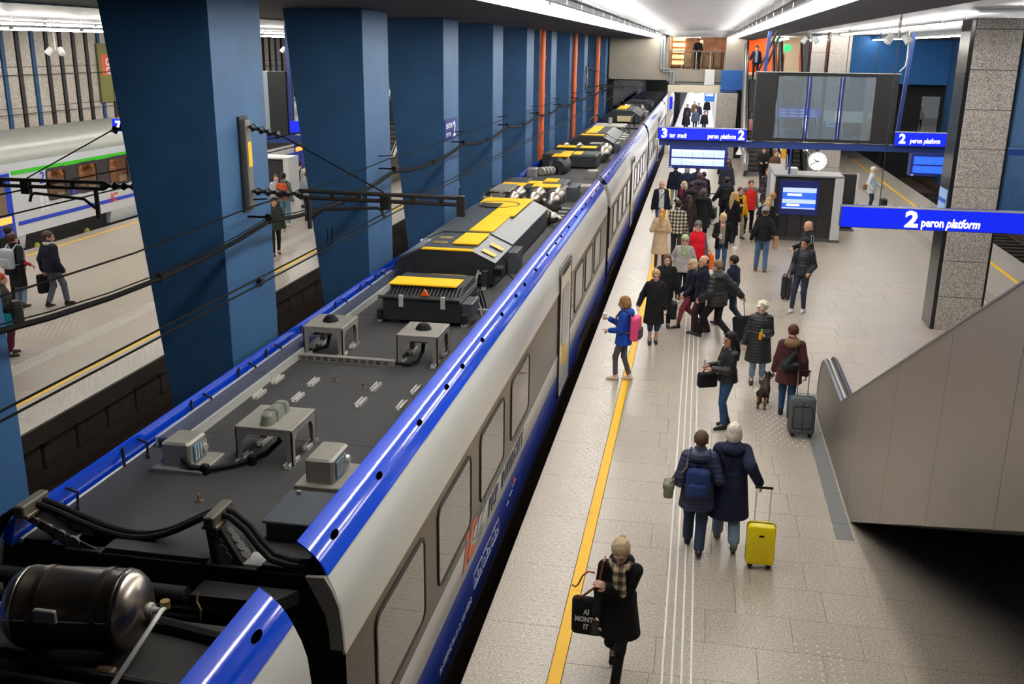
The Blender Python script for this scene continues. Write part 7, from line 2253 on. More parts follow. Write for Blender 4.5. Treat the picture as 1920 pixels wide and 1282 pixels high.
P6 = person('person in a maroon jacket with fur collar seen from behind, walking a dog', 1.76, 16.30, 176, 1.62, 1.08, 'fair', ('short', (84, 44, 36)),
            top=dict(m=pattern('maroon_print', 'camo', ((64, 28, 32), (88, 36, 38), (50, 22, 28)), 40.0), hem=0.66, flare=0.03, t=0.035, hood=K('fur_collar', 130, 100, 72, wr=1.0)), pants=dict(m=JEAN, w=1.05), feet=((0.08, -0.10, 0, 0), (-0.06, 0.12, 0.02, 14)), hands=((0.26, -0.10, 0.84), (-0.28, 0.02, 0.84)), head=(12, 14))
c = P6['U'](0.0, .20, 1.12)
sb, op = held(P6, 'sling_bag', 'black leather sling bag across the maroon jacket', 'bag', c - V3(0, 0, .15))
hblob('bag_body', [('c', tuple(c + V3(-.05, .03, .13)), tuple(c + V3(.08, .03, -.10)), .04, .085), ('c', tuple(c + V3(.08, .03, -.10)), tuple(c + V3(-.09, .03, -.08)), .08, .07)], .012, K('black_leather', 34, 36, 42, rough=.35), sb, op, (), .03)
hbuild(MB().tube([tuple(c + V3(-.05, .03, .14)), tuple(P6['U'](-.09, .13, 1.38)), tuple(P6['U'](-.1, .02, 1.47)), tuple(P6['U'](0, -.14, 1.3)), tuple(P6['U'](.17, -.05, 1.05)), tuple(c + V3(.1, .0, -.08))], .014, 6), 'strap', K('black_leather', 34, 36, 42), sb, op, True)
suitcase('grey soft suitcase with front pocket pulled by the person in maroon', 1.93, 15.42, R(182), .40, .26, .60, K('grey_canvas', 84, 88, 90), .14, .40, soft=True, hm=mat('grey_tube', (150, 148, 144), .4, .6))

# dog
dg_ = thing('dog', 'small black and tan dog on a leash looking to the right', 'dog', (1.42, 16.78, 0), R(168))
dk = K('dog_black_fur', 48, 39, 32, wr=1.0, noise=.4); dt = K('dog_tan_fur', 150, 108, 72, wr=1.0, noise=.3)
dp = [('e', (0, -.10, .31), (.085, .12, .10)), ('e', (0, .07, .315), (.075, .13, .085)), ('e', (0, .19, .30), (.078, .09, .09)),
      ('c', (0, -.18, .36), (0, -.26, .45), .065, .05), ('e', (-.015, -.28, .485), (.052, .062, .052)), ('c', (-.03, -.31, .475), (-.085, -.36, .455), .034, .022),
      ('c', (.03, -.25, .52), (.055, -.235, .575), .022, .006), ('c', (-.035, -.235, .525), (-.03, -.21, .58), .022, .006)]
for s in (1, -1):
    dp += [('c', (s * .055, -.13, .26), (s * .058, -.125, .13), .036, .02), ('c', (s * .058, -.125, .13), (s * .058, -.135, .03), .019, .016), ('e', (s * .058, -.15, .018), (.022, .034, .018)),
           ('c', (s * .055, .19, .28), (s * .062, .15, .19), .055, .034), ('c', (s * .062, .15, .19), (s * .06, .235, .11), .028, .018), ('c', (s * .06, .235, .11), (s * .058, .22, .03), .017, .015), ('e', (s * .058, .205, .018), (.022, .034, .018))]
dp += [('c', (0, .26, .33), (0.01, .33, .25), .03, .022), ('c', (0.01, .33, .25), (.02, .34, .14), .026, .012)]
blob('body', dp, .0075, dk, dg_, (lambda X, Y, Z: -Z,), .02)
blob('tan_muzzle', [('c', (-.06, -.34, .458), (-.088, -.363, .45), .026, .021)], .006, dt, dg_, (), .01)
for s in (1, -1):
    blob('tan_sock', [('c', (s * .061, .23, .115), (s * .058, .222, .03), .0205, .0185), ('c', (s * .06, .19, .2), (s * .06, .22, .13), .036, .026)], .006, dt, dg_, (), .012)
MB().lathe((0, -.205, .385), (0, -.65, .75), [(0, .064), (.022, .06)], 14).build('collar', mat('dog_collar', (30, 30, 34), .5), dg_, smooth=True, local=True)
lh = at(P6, P6['hand'][0])
ls = tag(MB().tube([(1.50, 17.0, .43), (1.53, 16.8, .5), tuple(lh)], .007, 5).build('dog_leash', M_rub), 'thin dark leash running from the dog to the person in maroon', 'leash')

# blue hoodie with pink rucksack
P = person('young woman in a blue hoodie with a pink backpack standing on the yellow line', -1.13, 17.62, -98, 1.62, 0.96, 'fair', ('bob', (150, 106, 70)),
           top=dict(m=K('royal_blue_fleece', 28, 72, 172), hem=0.76, flare=0.02, t=0.028, hood=True), pants=dict(m=K('grey_leggings', 84, 84, 92), w=0.85, hem=.86), shoes=K('cream_trainer', 226, 206, 190), feet=((0.05, -0.12, 0, 0), (-0.06, 0.14, 0, 6)), hands=((0.06, -0.26, 1.02), (-0.05, -0.30, 1.22)), head=(0, 14), glasses=True)
backpack(P, 'pink backpack with dark grey base worn by the young woman in blue', K('pink_nylon', 240, 84, 140, rough=.5), K('dark_grey_nylon', 74, 62, 70), .30, .46, .17, z=1.10)
c = P['hand'][1]
cu, op = held(P, 'coffee_cup', 'white paper cup with a lid held by the young woman in blue', 'cup', c + V3(0, -.03, -.04))
hbuild(MB().lathe(tuple(c + V3(0, -.03, -.05)), (0, 0, 1), [(0, .03), (.11, .042)], 12), 'cup_body', M_white, cu, op, True)
hbuild(MB().lathe(tuple(c + V3(0, -.03, .06)), (0, 0, 1), [(0, .046), (.012, .044), (.02, .03)], 12), 'cup_lid', M_white, cu, op, True)
c = P['hand'][0]
ph, op = held(P, 'phone', 'phone in an orange brown case in the other hand of the young woman in blue', 'phone', c)
hbuild(MB().cbox(c[0] - .036, c[0] + .036, c[1] - .08, c[1] + .07, c[2] + .012, c[2] + .022, .004), 'phone_body', mat('tortoise_case', (140, 70, 36), .4), ph, op)

P = person('blonde woman with a hair bun in a long black parka and cropped jeans', -0.68, 20.2, 4, 1.58, 1.04, 'fair', ('bun', (178, 140, 100)),
           top=dict(m=BLK, hem=0.48, flare=0.04, t=0.035, hood=True), pants=dict(m=JEAND, w=1.08, hem=.36), feet=((0.07, 0.02, 0, 0), (-0.07, -0.06, 0, 0)), hands=((0.26, -0.08, 0.84), (-0.36, -0.06, 0.90)), head=(0, 10))
hbuild(MB().box(.0, .014, -.20, -.195, .5, 1.3), 'none', M_aluL, *held(P, 'zip_fastener', 'silver zip down the front of the long black parka', 'zip', V3(0, -.19, .5))) if False else None
handbag(P, 'large black shoulder bag carried by the woman with the hair bun', BLK, (.40, .06, .72), .12, .34, .34, strap=[(.38, .1, .88), P['U'](.2, .1, 1.3), P['U'](.16, .02, 1.46), (.36, -.04, .9)])
person('young woman with long brown hair in a black jumper behind the black parka', -0.50, 21.5, 3, 1.65, 1.0, 'pale', ('long', (92, 66, 50)), top=dict(m=BLK, hem=0.72, t=0.03), pants=dict(m=BLK), hands=((0.27, -0.05, 0.82), (-0.24, -0.1, .82)))
P = person('person in a pale green hat and scarf with a light grey coat', -0.16, 24.0, -4, 1.66, 1.16, 'fair', ('bob', (150, 130, 110)), top=dict(m=K('pale_grey_coat', 172, 168, 166), hem=0.80, flare=0.03, t=0.04), pants=dict(m=BLK, w=1.1), shoes=M_wshoe,
           feet=((0.10, 0.22, .04, 24), (-0.08, -0.2, 0, 0)), hands=((0.30, -0.02, .86), (-0.34, -0.12, 1.0)), hat=('beanie', K('pale_green_knit', 176, 188, 148)), scarf=K('sage_scarf', 160, 178, 128), glasses=True)
person('blonde older woman in a navy jacket and red trousers half hidden by a man', 0.06, 21.62, -72, 1.6, 1.0, 'fair', ('bob', (204, 182, 140)), top=dict(m=NAVD, hem=.72, t=.03), pants=dict(m=K('rose_trousers', 136, 58, 74), w=1.0, hem=.8), feet=((0.06, -0.30, 0, 0), (-0.06, 0.26, .06, 30)), hands=((.2, -.22, .9), (-.2, -.2, .9)))
P = person('balding man in a navy jacket and dark brown trousers walking left', 0.30, 21.20, -84, 1.74, 1.08, 'fair', ('thin', (58, 42, 34)), top=dict(m=NAVD, hem=.78, t=.03, hood=False), pants=dict(m=K('brown_trousers', 58, 38, 40), w=1.2), feet=((0.08, -0.12, 0, 0), (-0.08, 0.16, 0, 8)), hands=((0.26, -.06, .86), (-.27, 0.0, .84)), head=(10, 4))
handbag(P, 'bright pink bag just behind the balding man', K('pink_nylon', 240, 84, 140), (-.05, .34, 1.22), .16, .18, .2, flap=False)
P = person('broad man in a black puffer jacket pulling a black suitcase', 0.62, 20.75, -128, 1.80, 1.14, 'fair', ('short', (120, 92, 72)), top=dict(m=quilt('black_padding_wide', (28, 28, 32), 0.09, .5, .55), hem=.80, t=.05, hood=True), pants=dict(m=BLK, w=1.1), feet=((0.08, -0.34, 0, -6), (-0.08, 0.30, .08, 34)), hands=((.28, -.2, .92), (-.42, .30, .96)), lean=4, head=(10, 0))
suitcase('black soft trolley case dragged by the man in the black puffer jacket', 1.24, 20.58, R(-156), .40, .24, .52, BLK, .30, .46, soft=True, hm=M_rub)
person('walker in denim behind the man in the puffer jacket', 0.95, 21.9, -120, 1.66, 1.0, 'fair', ('short', DRK), top=dict(m=NAV, hem=.8, t=.03), pants=dict(m=JEAND, w=1.1), feet=WALK_L)

# right of the middle
P = person('bearded young man in white trainers with a dark backpack, looking back', 2.62, 23.55, -24, 1.80, 1.02, 'tan', ('short', (24, 20, 20)), top=dict(m=quilt('dark_navy_padding', (22, 25, 38), .07, .55, .35), hem=.86, t=.04, hood=NAV), pants=dict(m=K('slate_trousers', 52, 54, 72), w=1.0), shoes=M_wshoe, feet=((0.08, 0.06, 0, 0), (-0.14, -0.08, 0, 0)), hands=((0.20, -0.17, .98), (-.24, -.12, .9)), head=(-12, 4))
backpack(P, 'dark olive backpack on the bearded young man', K('olive_nylon', 44, 46, 40), None, .32, .5, .2, z=1.18)
P = person('bald man in a black track jacket with white stripes looking down', 2.92, 25.8, -72, 1.82, 1.06, 'fair', ('bald', (90, 70, 60)), top=dict(m=BLK, hem=.84, t=.03), pants=dict(m=K('pale_trousers', 150, 150, 160)), shoes=M_wshoe, hands=((.16, -.26, 1.05), (-.12, -.28, 1.05)), head=(4, 32))
for k in range(3):
    p0, p1 = P['sh'][0], P['el'][0]
    hbuild(MB().tube([tuple(p0 + V3(.062, -.03 + .03 * k, .05)), tuple((p0 + p1) / 2 + V3(.07, -.03 + .03 * k, 0)), tuple(p1 + V3(.05, -.02 + .02 * k, 0))], .006, 4), 'sleeve_stripe', M_white, P['root'], Vector((0, 0, 0)))
suitcase('black upright suitcase between the bearded man and the kiosk', 2.42, 24.9, R(80), .36, .24, .56, mat('black_shell', (30, 30, 33), .4), 0, 0.0)
P = person('man in grey cap, black jacket and blue jeans from behind with a paper bag', 1.96, 28.0, 178, 1.80, 1.08, 'fair', ('short', BRN), top=dict(m=BLK, hem=.84, t=.03), pants=dict(m=K('mid_denim', 78, 108, 142), w=1.08), shoes=K('brown_trainer', 110, 80, 62), feet=((0.13, -0.06, 0, 0), (-0.10, .12, 0, 10)), hands=((.30, -.02, .86), (-.26, -.12, 1.0)), hat=('beanie', K('light_grey_knit', 146, 148, 150)))
handbag(P, 'brown paper bag carried by the man in the grey cap', K('brown_paper', 186, 150, 108), tuple(P['hand'][1] + V3(-.08, -.02, -.22)), .14, .22, .34, flap=False, name='paper_bag', r=.04)
P = person('blonde woman in an open black coat over a beige top carrying a white handbag', 0.82, 27.5, 2, 1.68, .98, 'fair', ('bob', (220, 190, 140)), inner=K('taupe_knit', 150, 132, 122), top=dict(m=BLK2, hem=.70, t=.035, open=.075), pants=dict(m=JEAN, w=.92), feet=SMALL_L, hands=((.27, -.12, .90), (-.10, -.28, 1.1)), head=(8, 6))
handbag(P, 'white leather handbag held by the blonde woman in the black coat', K('white_leather', 224, 216, 204, rough=.4), (.34, -.12, .66), .13, .34, .24, strap=[(.34, -.22, .77), (.33, -.2, .88), (.31, -.08, .88), (.34, -.02, .77)])
c = P['hand'][1]
cu, op = held(P, 'coffee_cup', 'paper cup in the hand of the blonde woman with the white handbag', 'cup', c)
hbuild(MB().lathe(tuple(c + V3(0, -.03, -.05)), (0, 0, 1), [(0, .03), (.1, .04), (.105, .043), (.12, .04)], 10), 'cup_body', M_white, cu, op, True)
P = person('older man in a grey knit hat and bright red vest with grey sleeves', 0.14, 25.55, 6, 1.74, 1.16, 'fair', ('short', (120, 110, 100)), inner=K('grey_sleeves', 92, 92, 96), top=dict(m=K('red_vest', 214, 22, 40), hem=.80, t=.04, sleeve=False), pants=dict(m=CHAR), feet=SMALL_R, hat=('beanie', K('mid_grey_knit', 96, 98, 102)), glasses=True)
handbag(P, 'orange shopping bag hanging beside the man in the red vest', K('orange_plastic', 232, 108, 30), (.40, .1, .68), .12, .26, .38, flap=False, name='shopping_bag', strap=[(.4, .0, .86), (.33, .03, 1.0), (.33, .16, 1.0), (.4, .2, .86)])
P = person('woman with long blonde hair in a belted beige trench coat seen from behind', -0.88, 27.9, 180, 1.66, 1.0, 'pale', ('long', (206, 162, 104)), top=dict(m=K('beige_trench', 214, 188, 156), hem=.40, flare=.06, t=.034), pants=dict(m=K('brown_tights', 96, 62, 52), w=.75), feet=((0.10, .02, 0, 0), (-.11, -.04, 0, 0)), hands=((.16, -.20, 1.12), (-.16, -.22, 1.1)))
hbuild(MB().lathe(tuple(P['U'](0, 0.0, 1.06)), (0, 0, 1), [(0, .187), (.002, .192), (.045, .192), (.047, .187)], 24), 'belt', K('beige_belt', 182, 148, 110), P['root'], Vector((0, 0, 0)), True)
P = person('tall man in a black and cream checked shirt carrying a blue jacket', -0.44, 28.75, 176, 1.80, 1.06, 'fair', ('short', DRK), top=dict(m=pattern('checked_shirt', 'check', ((226, 216, 196), (120, 112, 98), (34, 32, 30)), 62.0), hem=.80, t=.024), pants=dict(m=CHAR, w=1.1), feet=SMALL_L, hands=((.26, -.18, .98), (-.27, -.02, .82)))
bj, op = held(P, 'folded_jacket', 'bright blue padded jacket hanging over the arm of the man in checks', 'jacket', V3(.36, -.16, .60))
hblob('jacket_body', rbox_prims(V3(.36, -.14, .86), .15, .17, .62, .055), .016, quilt('cyan_padding', (18, 132, 204), .08), bj, op)
hblob('jacket_lining', rbox_prims(V3(.43, -.1, .84), .09, .15, .64, .04), .016, NAVD, bj, op)

# crowd further back
P = person('grey haired man in a white shirt and open dark jacket near the platform edge', -1.10, 33.2, 12, 1.78, 1.14, 'fair', ('thin', (170, 160, 150)), inner=WHT, top=dict(m=NAVD, hem=.80, t=.04, open=.085), pants=dict(m=JEAN, w=1.1), feet=SMALL_R, head=(-14, 4))
hbuild(MB().tube([tuple(P['U'](.12, -.10, 1.42)), tuple(P['U'](0, -.16, 1.25)), tuple(P['U'](-.14, -.14, 1.0))], .01, 5), 'bag_strap', M_rub, P['root'], Vector((0, 0, 0)))
P = person('blonde woman with white headphones in a black coat holding a coffee', -0.38, 34.1, -40, 1.66, 1.04, 'pale', ('long', (206, 180, 138)), top=dict(m=BLK2, hem=.55, t=.035), pants=dict(m=BLK), hands=((.1, -.28, 1.1), (-.2, -.2, 1.0)), scarf=K('wine_scarf', 120, 40, 58))
c = P['hand'][0]
cu, op = held(P, 'coffee_cup', 'white cup held by the woman with white headphones', 'cup', c)
hbuild(MB().lathe(tuple(c + V3(0, -.03, -.05)), (0, 0, 1), [(0, .03), (.1, .04), (.12, .04)], 10), 'cup_body', M_white, cu, op, True)
hp_, op = held(P, 'headphones', 'white headphones over the blonde hair near the platform edge', 'headphones', P['hc'] + V3(0, 0, .1))
for s in (1, -1):
    hbuild(MB().lathe(tuple(P['hc'] + V3(s * .085, 0, -.01)), (s, 0, 0), [(0, .045), (.03, .04)], 12), 'ear_cup', M_white, hp_, op)
hbuild(MB().tube([tuple(P['hc'] + V3(.1 * math.cos(a), .01, .13 * math.sin(a))) for a in np.linspace(0, math.pi, 9)], .012, 6), 'headband', M_white, hp_, op)
person('woman with long brown hair and dark coat standing beside the checked shirt', -0.16, 30.9, 190, 1.64, 1.0, 'fair', ('long', (70, 50, 42)), top=dict(m=K('brown_black_coat', 46, 40, 40), hem=.6, t=.03), pants=dict(m=BLK))
P = person('tall man in a dark green parka seen from behind with a white paper', 0.27, 31.2, 168, 1.82, 1.2, 'fair', ('short', (96, 84, 76)), top=dict(m=K('green_black_parka', 26, 30, 30), hem=.58, t=.05, hood=True), pants=dict(m=BLK), hands=((.3, -.05, .84), (-.3, -.12, .88)))
c = P['hand'][1]
pa, op = held(P, 'paper_sheet', 'white sheet of paper in the hand of the man in the green parka', 'paper', c)
hbuild(MB().cbox(c[0] - .08, c[0] + .08, c[1] - .03, c[1] - .02, c[2] - .16, c[2] + .04, .003), 'sheet', M_white, pa, op)
person('person in a dark hooded coat left of the man in the purple jacket', -0.12, 33.6, 170, 1.7, 1.1, 'fair', ('short', (60, 36, 44)), top=dict(m=K('plum_black_coat', 40, 32, 40), hem=.62, t=.04, hood=True), pants=dict(m=BLK))
person('man in a dull purple jacket with close cropped hair', 0.14, 35.5, 165, 1.80, 1.14, 'tan', ('short', (96, 76, 76)), top=dict(m=K('dull_purple_jacket', 66, 54, 72), hem=.78, t=.045, hood=True), pants=dict(m=BLK))
person('person in a long navy coat at the back of the crowd under the display', -0.34, 38.0, 182, 1.74, 1.1, 'pale', ('bob', (190, 170, 150)), top=dict(m=NAV, hem=.5, t=.04), pants=dict(m=BLK))
person('person in black with white trousers waiting on the yellow line under the display', -0.78, 38.6, 178, 1.72, 1.0, 'fair', ('short', DRK), top=dict(m=NAVD, hem=.78, t=.035), pants=dict(m=K('off_white_trousers', 196, 196, 194)), feet=SMALL_L)
person('person in a dark violet coat at the right of the crowd under the display', 0.06, 38.3, 150, 1.74, 1.05, 'fair', ('short', (88, 60, 56)), top=dict(m=K('violet_black_coat', 48, 42, 58), hem=.6, t=.04), pants=dict(m=BLK))
person('person in a black jacket squeezed between the coats under the display', 0.28, 36.8, 200, 1.68, 1.0, 'fair', ('short', DRK), top=dict(m=BLK, hem=.7, t=.04), pants=dict(m=BLK))
P = person('man in a navy jacket with a black backpack beside a green suitcase', 1.05, 34.5, 180, 1.80, 1.12, 'fair', ('short', DRK), top=dict(m=NAVD, hem=.78, t=.045, hood=True), pants=dict(m=BLK, w=1.1), hands=((.38, -.12, .95), (-.28, -.03, .82)))
backpack(P, 'black backpack worn by the man with the green suitcase', BLK, None, .32, .46, .17)
suitcase('dark green hard suitcase with raised handle in the crowd', 0.60, 35.2, R(182), .42, .26, .62, mat('dark_green_shell', (58, 88, 78), .4), 0, .45)
P = person('tall man in a brown cap and dark jacket under the blue beam', 1.20, 40.0, 160, 1.80, 1.16, 'fair', ('short', BRN), top=dict(m=K('slate_blue_jacket', 40, 44, 58), hem=.74, t=.045), pants=dict(m=BLK), hat=('cap', K('brown_cap', 110, 84, 66)))
P = person('person in dark clothes with a white collar walking behind the tall man in the cap', 1.22, 44.0, 170, 1.76, 1.05, 'fair', ('short', DRK), top=dict(m=NAVD, hem=.7, t=.04), pants=dict(m=BLK), feet=WALK_R)
person('young person in an open yellow jacket and khaki trousers', 1.46, 33.0, 28, 1.68, .98, 'pale', ('short', (96, 66, 46)), inner=BLK, top=dict(m=K('yellow_jacket', 238, 172, 14), hem=.76, t=.04, open=.06), pants=dict(m=K('khaki_trousers', 168, 154, 130), w=1.1), feet=SMALL_L, hands=((.24, -.1, .84), (-.12, -.26, 1.15)))
P = person('young man in a bright red jacket with grey shoulders', 1.84, 34.1, 8, 1.78, 1.08, 'fair', ('short', (78, 52, 42)), inner=K('yoke_grey', 110, 112, 116), top=dict(m=K('red_jacket', 222, 46, 44), hem=.76, t=.04, sleeve=False), pants=dict(m=BLK))
hblob('shoulder_yoke', [('c', tuple(P['U'](.15, 0, 1.40)), tuple(P['U'](-.15, 0, 1.40)), .088, .088)], .02, K('yoke_grey', 110, 112, 116), P['root'], Vector((0, 0, 0)))
person('woman with long blonde hair in an ankle length black coat', 1.22, 31.7, 140, 1.68, 1.0, 'fair', ('long', (206, 172, 120)), top=dict(m=BLK2, hem=.34, flare=.04, t=.035), pants=dict(m=BLK), shoes=M_wshoe)
P = person('person in a grey jumper and black overalls bending over a bag', 2.12, 32.3, 118, 1.72, 1.04, 'fair', ('short', (186, 142, 92)), inner=K('light_grey_jumper', 168, 170, 172), pants=dict(m=BLK, w=1.25), hands=((.14, -.40, .95), (-.14, -.42, .95)), lean=34, head=(0, 16))
hblob('overall_bib', [('e', tuple(P['U'](0, .01, 1.04)), (.175, .14, .17)), ('c', tuple(P['U'](.1, .1, 1.2)), tuple(P['U'](.1, .05, 1.42)), .03, .03), ('c', tuple(P['U'](-.1, .1, 1.2)), tuple(P['U'](-.1, .05, 1.42)), .03, .03)], .02, BLK, P['root'], Vector((0, 0, 0)))
handbag(P, 'black rucksack held low by the person in the grey jumper', BLK, (-.05, -.46, .70), .2, .32, .42, flap=False, name='rucksack', r=.06)
person('woman with long blonde hair half hidden beside the kiosk', 2.25, 31.2, 175, 1.62, 1.0, 'fair', ('long', (206, 170, 116)), top=dict(m=BLK, hem=.7, t=.03), pants=dict(m=BLK))
person('woman in a dark flowered dress standing behind the kiosk', 2.66, 38.5, 2, 1.68, 1.0, 'pale', ('long', (110, 60, 44)), top=dict(m=pattern('floral_dress', 'spots', ((196, 150, 160), (150, 110, 150), (26, 24, 36)), 16.0), hem=.42, flare=.05, t=.03, name='dress'), pants=dict(m=BLK, w=.8))
person('man in black stepping off the left far escalator', 2.95, 46.4, 5, 1.80, 1.04, 'fair', ('short', DRK), top=dict(m=BLK, hem=.72, t=.035), pants=dict(m=BLK), feet=WALK_R, hands=((.12, -.28, 1.1), (-.14, -.28, 1.08)))
person('person in a brown jacket in front of the yellow divider panel', 3.42, 45.6, 20, 1.70, 1.0, 'fair', ('short', (120, 60, 40)), top=dict(m=K('brown_jacket', 96, 66, 52), hem=.74, t=.035), pants=dict(m=CHAR))
P = person('man in a pale blue jacket and cream cap on the right side of the platform', 6.70, 40.0, 78, 1.72, 1.08, 'fair', ('short', WHI), top=dict(m=K('pale_blue_jacket', 196, 208, 216), hem=.72, t=.04), pants=dict(m=K('ink_trousers', 40, 48, 66)), hat=('cap', K('cream_cap', 216, 204, 180)), hands=((.14, -.34, .98), (-.25, -.06, .9)))
suitcase('small black suitcase standing before the man in the pale blue jacket', 7.18, 39.9, R(-90), .40, .24, .50, mat('black_shell', (30, 30, 33), .4), 0, .42)
handbag(P, 'brown shoulder bag on the man in the pale blue jacket', K('brown_leather', 130, 86, 56), (.0, .24, .95), .22, .12, .22, flap=False)
person('man in a dark suit jacket riding near the top of the left far escalator', 2.85, 58.0, 4, 1.78, 1.04, 'fair', ('short', DRK), inner=K('pale_blue_shirt', 130, 148, 172), top=dict(m=NAVD, hem=.76, t=.035, open=.08), pants=dict(m=BLK), hands=((.27, -.05, .82), (-.34, -.12, .95)), z=4.4)
suitcase('dusty pink suitcase riding on the left far escalator', 2.75, 54.35, R(0), .42, .24, .62, K('dusty_pink_shell', 176, 120, 116), 0, .4).location.z = 1.8
P = person('person in black with a backpack on the right far escalator', 4.65, 52.45, 180, 1.76, 1.06, 'fair', ('short', DRK), top=dict(m=BLK, hem=.7, t=.035), pants=dict(m=BLK), z=0.4)
backpack(P, 'black backpack on the person riding the right far escalator', BLK, None, .32, .46, .17)
person('person in dark clothes leaning on the far gallery railing', -0.36, 60.9, -10, 1.78, 1.04, 'tan', ('short', DRK), top=dict(m=BLK, hem=.74, t=.035), pants=dict(m=K('black_green_trousers', 36, 42, 42), w=1.1), hands=((.14, -.30, 1.08), (-.14, -.30, 1.08)), z=4.8)
for i, (x_, y_, h_, lb, col, hm) in enumerate((
        (-1.02, 81.5, 1.76, 'person in a dark jumper and jeans walking in the far passage, leftmost of the group', (44, 40, 42), DRK),
        (-0.50, 86.5, 1.76, 'person in a brown jacket in the middle of the far passage group', (110, 84, 66), (150, 110, 80)),
        (-0.14, 84.0, 1.74, 'person in navy just behind the brown jacket in the far passage', (40, 44, 66), DRK),
        (-0.34, 76.5, 1.7, 'person in a grey blue jacket nearest of the group in the far passage', (74, 84, 100), (160, 120, 90)),
        (0.32, 74.0, 1.68, 'person in black low in the middle of the far passage', (28, 30, 34), DRK),
        (0.55, 91.0, 1.76, 'lone person in black jacket and pale trousers, right of the passage group', (30, 30, 34), DRK),
        (-0.95, 72.5, 1.7, 'dark figure just over the track 3 sign in the far passage', (34, 32, 40), (60, 40, 34)))):
    person(lb, x_, y_, (-6, 4, 8, 0, 10, 0, 176)[i], h_, 1.06, 'fair', ('short', hm), top=dict(m=K('far_top_%d' % i, *col), hem=.78, t=.035), pants=dict(m=K('far_pale_trousers', 150, 150, 150) if i in (1, 5) else JEAND), feet=SMALL_L if i % 2 else SMALL_R)
person('person standing on the distant platform beyond the right tunnel mouth', 17.2, 84.5, 0, 1.74, 1.05, 'fair', ('short', DRK), top=dict(m=K('far_white_top', 190, 190, 190), hem=.8, t=.035), pants=dict(m=JEAND))

# left platform
P = person('man in a navy jacket with a cream fleece collar walking on the left platform', -14.62, 20.05, 160, 1.80, 1.08, 'fair', ('short', (70, 52, 44)), head=(-42, 4), top=dict(m=NAVD, hem=.82, t=.045, collar=.05), pants=dict(m=K('blue_grey_trousers', 84, 88, 104), w=1.1, hem=.84), shoes=K('skate_shoe', 40, 38, 40), feet=((.09, .12, 0, 10), (-.09, -.22, 0, 0)), hands=((.27, .04, .84), (-.28, -.06, .86)))
hblob('fleece_collar', [('c', tuple(P['U'](.07 * math.cos(a), .02 + .075 * math.sin(a), 1.455)), tuple(P['U'](.07 * math.cos(a + .8), .02 + .075 * math.sin(a + .8), 1.455)), .036, .036) for a in np.arange(0, 6.3, .8)], .014, K('cream_fleece', 216, 204, 180, wr=1.0), P['root'], Vector((0, 0, 0)))
handbag(P, 'dark rucksack carried low by the man with the cream collar', BLK, tuple(P['hand'][0] + V3(.04, 0, -.26)), .16, .3, .46, flap=False, name='rucksack', r=.05)
P = person('red haired person in a camouflage jacket with burgundy trousers at the left edge', -13.15, 16.45, 140, 1.66, 1.06, 'pale', ('short', (190, 84, 40)), top=dict(m=pattern('camouflage', 'camo', ((44, 48, 40), (66, 70, 54), (30, 30, 30)), 9.0), hem=.80, t=.04), pants=dict(m=K('burgundy_trousers', 82, 30, 48), w=1.1, hem=.8), feet=((.12, -.05, 0, 0), (-.14, .05, 0, 0)), hands=((.26, -.08, .9), (-.26, -.18, 1.0)))
handbag(P, 'teal cloth shoulder bag on the person in camouflage', K('teal_canvas', 18, 128, 146), (-.30, .10, .78), .13, .30, .30, flap=False, strap=[(-.30, .2, .9), P['U'](-.02, .17, 1.3), P['U'](.1, .02, 1.46), (-.26, -.02, .9)])
bj, op = held(P, 'folded_jacket', 'black padded jacket slung over the arm of the person in camouflage', 'jacket', V3(-.34, -.14, .70))
hblob('jacket_body', rbox_prims(V3(-.34, -.16, .92), .18, .2, .5, .06), .016, PUFB, bj, op)
P = person('person with a pale grey backpack and red sleeve at the left edge', -15.35, 19.8, 172, 1.74, 1.06, 'fair', ('short', (70, 40, 36)), inner=K('red_sleeves', 176, 34, 56), top=dict(m=BLK, hem=.5, t=.03, cuff=.2), pants=dict(m=JEANL), hands=((.26, -.1, .9), (-.32, -.08, 1.0)))
backpack(P, 'pale grey backpack on the person at the left edge', K('pale_grey_nylon', 176, 182, 192), None, .32, .46, .18)
person('companion in black beside the pale grey backpack', -15.9, 20.4, 178, 1.78, 1.06, 'fair', ('short', DRK), top=dict(m=BLK, hem=.6, t=.04), pants=dict(m=BLK))
person('woman with tied back hair facing a man on the left platform', -14.25, 32.0, 20, 1.66, 1.0, 'pale', ('tail', (90, 60, 44)), top=dict(m=K('light_grey_top', 190, 194, 198), hem=.8, t=.03), pants=dict(m=NAVD))
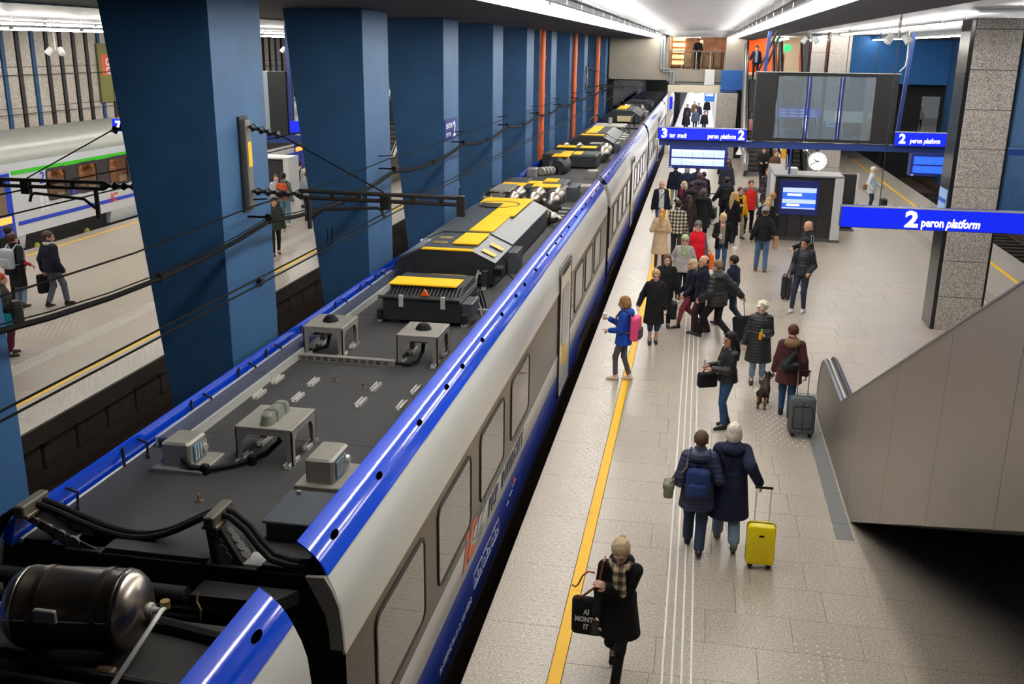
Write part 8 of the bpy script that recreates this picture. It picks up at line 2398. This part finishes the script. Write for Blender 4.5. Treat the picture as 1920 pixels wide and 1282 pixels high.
P = person('man in jeans with an orange and black backpack on the left platform', -13.72, 31.4, 186, 1.80, 1.08, 'fair', ('short', DRK), top=dict(m=K('grey_green_jacket', 120, 130, 124), hem=.8, t=.03), pants=dict(m=K('faded_denim', 104, 142, 168), w=1.1), shoes=M_wshoe)
backpack(P, 'orange and black backpack on the man between the first columns', K('orange_nylon', 226, 104, 62), BLK, .34, .5, .18)
P = person('person in a cream jacket with a black backpack farther along the left platform', -14.72, 35.2, 168, 1.75, 1.04, 'fair', ('short', DRK), top=dict(m=K('cream_jacket', 214, 210, 204), hem=.8, t=.035), pants=dict(m=K('stone_trousers', 190, 186, 178)))
backpack(P, 'black backpack worn over the cream jacket on the left platform', BLK, None, .3, .46, .17)
person('person in a light grey jacket and jeans next to the second column', -13.36, 32.6, 182, 1.72, 1.08, 'fair', ('short', (150, 106, 70)), top=dict(m=K('light_grey_jacket', 158, 166, 174), hem=.82, t=.04), pants=dict(m=K('navy_denim', 40, 58, 92)))
person('person in a dark green jacket walking close to the first column', -12.05, 26.8, 30, 1.70, 1.0, 'fair', ('short', DRK), top=dict(m=K('dark_green_jacket', 52, 62, 48), hem=.76, t=.035), pants=dict(m=BLK, w=.9), feet=SMALL_R)
person('dark figure glimpsed in the narrow gap beside the second column', -11.75, 29.6, 200, 1.76, 1.0, 'fair', ('short', DRK), top=dict(m=BLK, hem=.6, t=.04), pants=dict(m=BLK))

# ------------------------------------------------------------------ lettering becomes plain mesh
bpy.context.view_layer.update()
dg = bpy.context.evaluated_depsgraph_get()
fonts = [o for o in bpy.data.objects if o.type == 'FONT']
made = [(o, bpy.data.meshes.new_from_object(o.evaluated_get(dg))) for o in fonts]
for o, me in made:
    n = bpy.data.objects.new('tmp_letters', me)
    COL.objects.link(n)
    n.parent = o.parent
    n.location, n.rotation_euler, n.scale = o.location, o.rotation_euler, o.scale
    nm = o.name.split('.')[0]
    lb = o.get('label')
    if o.name in FIT:
        xs = [v.co.x for v in me.vertices]
        n.scale = (FIT[o.name] / (max(xs) - min(xs)), 1, 1)
    bpy.data.objects.remove(o)
    n.name = nm
    if lb:
        n['label'] = lb
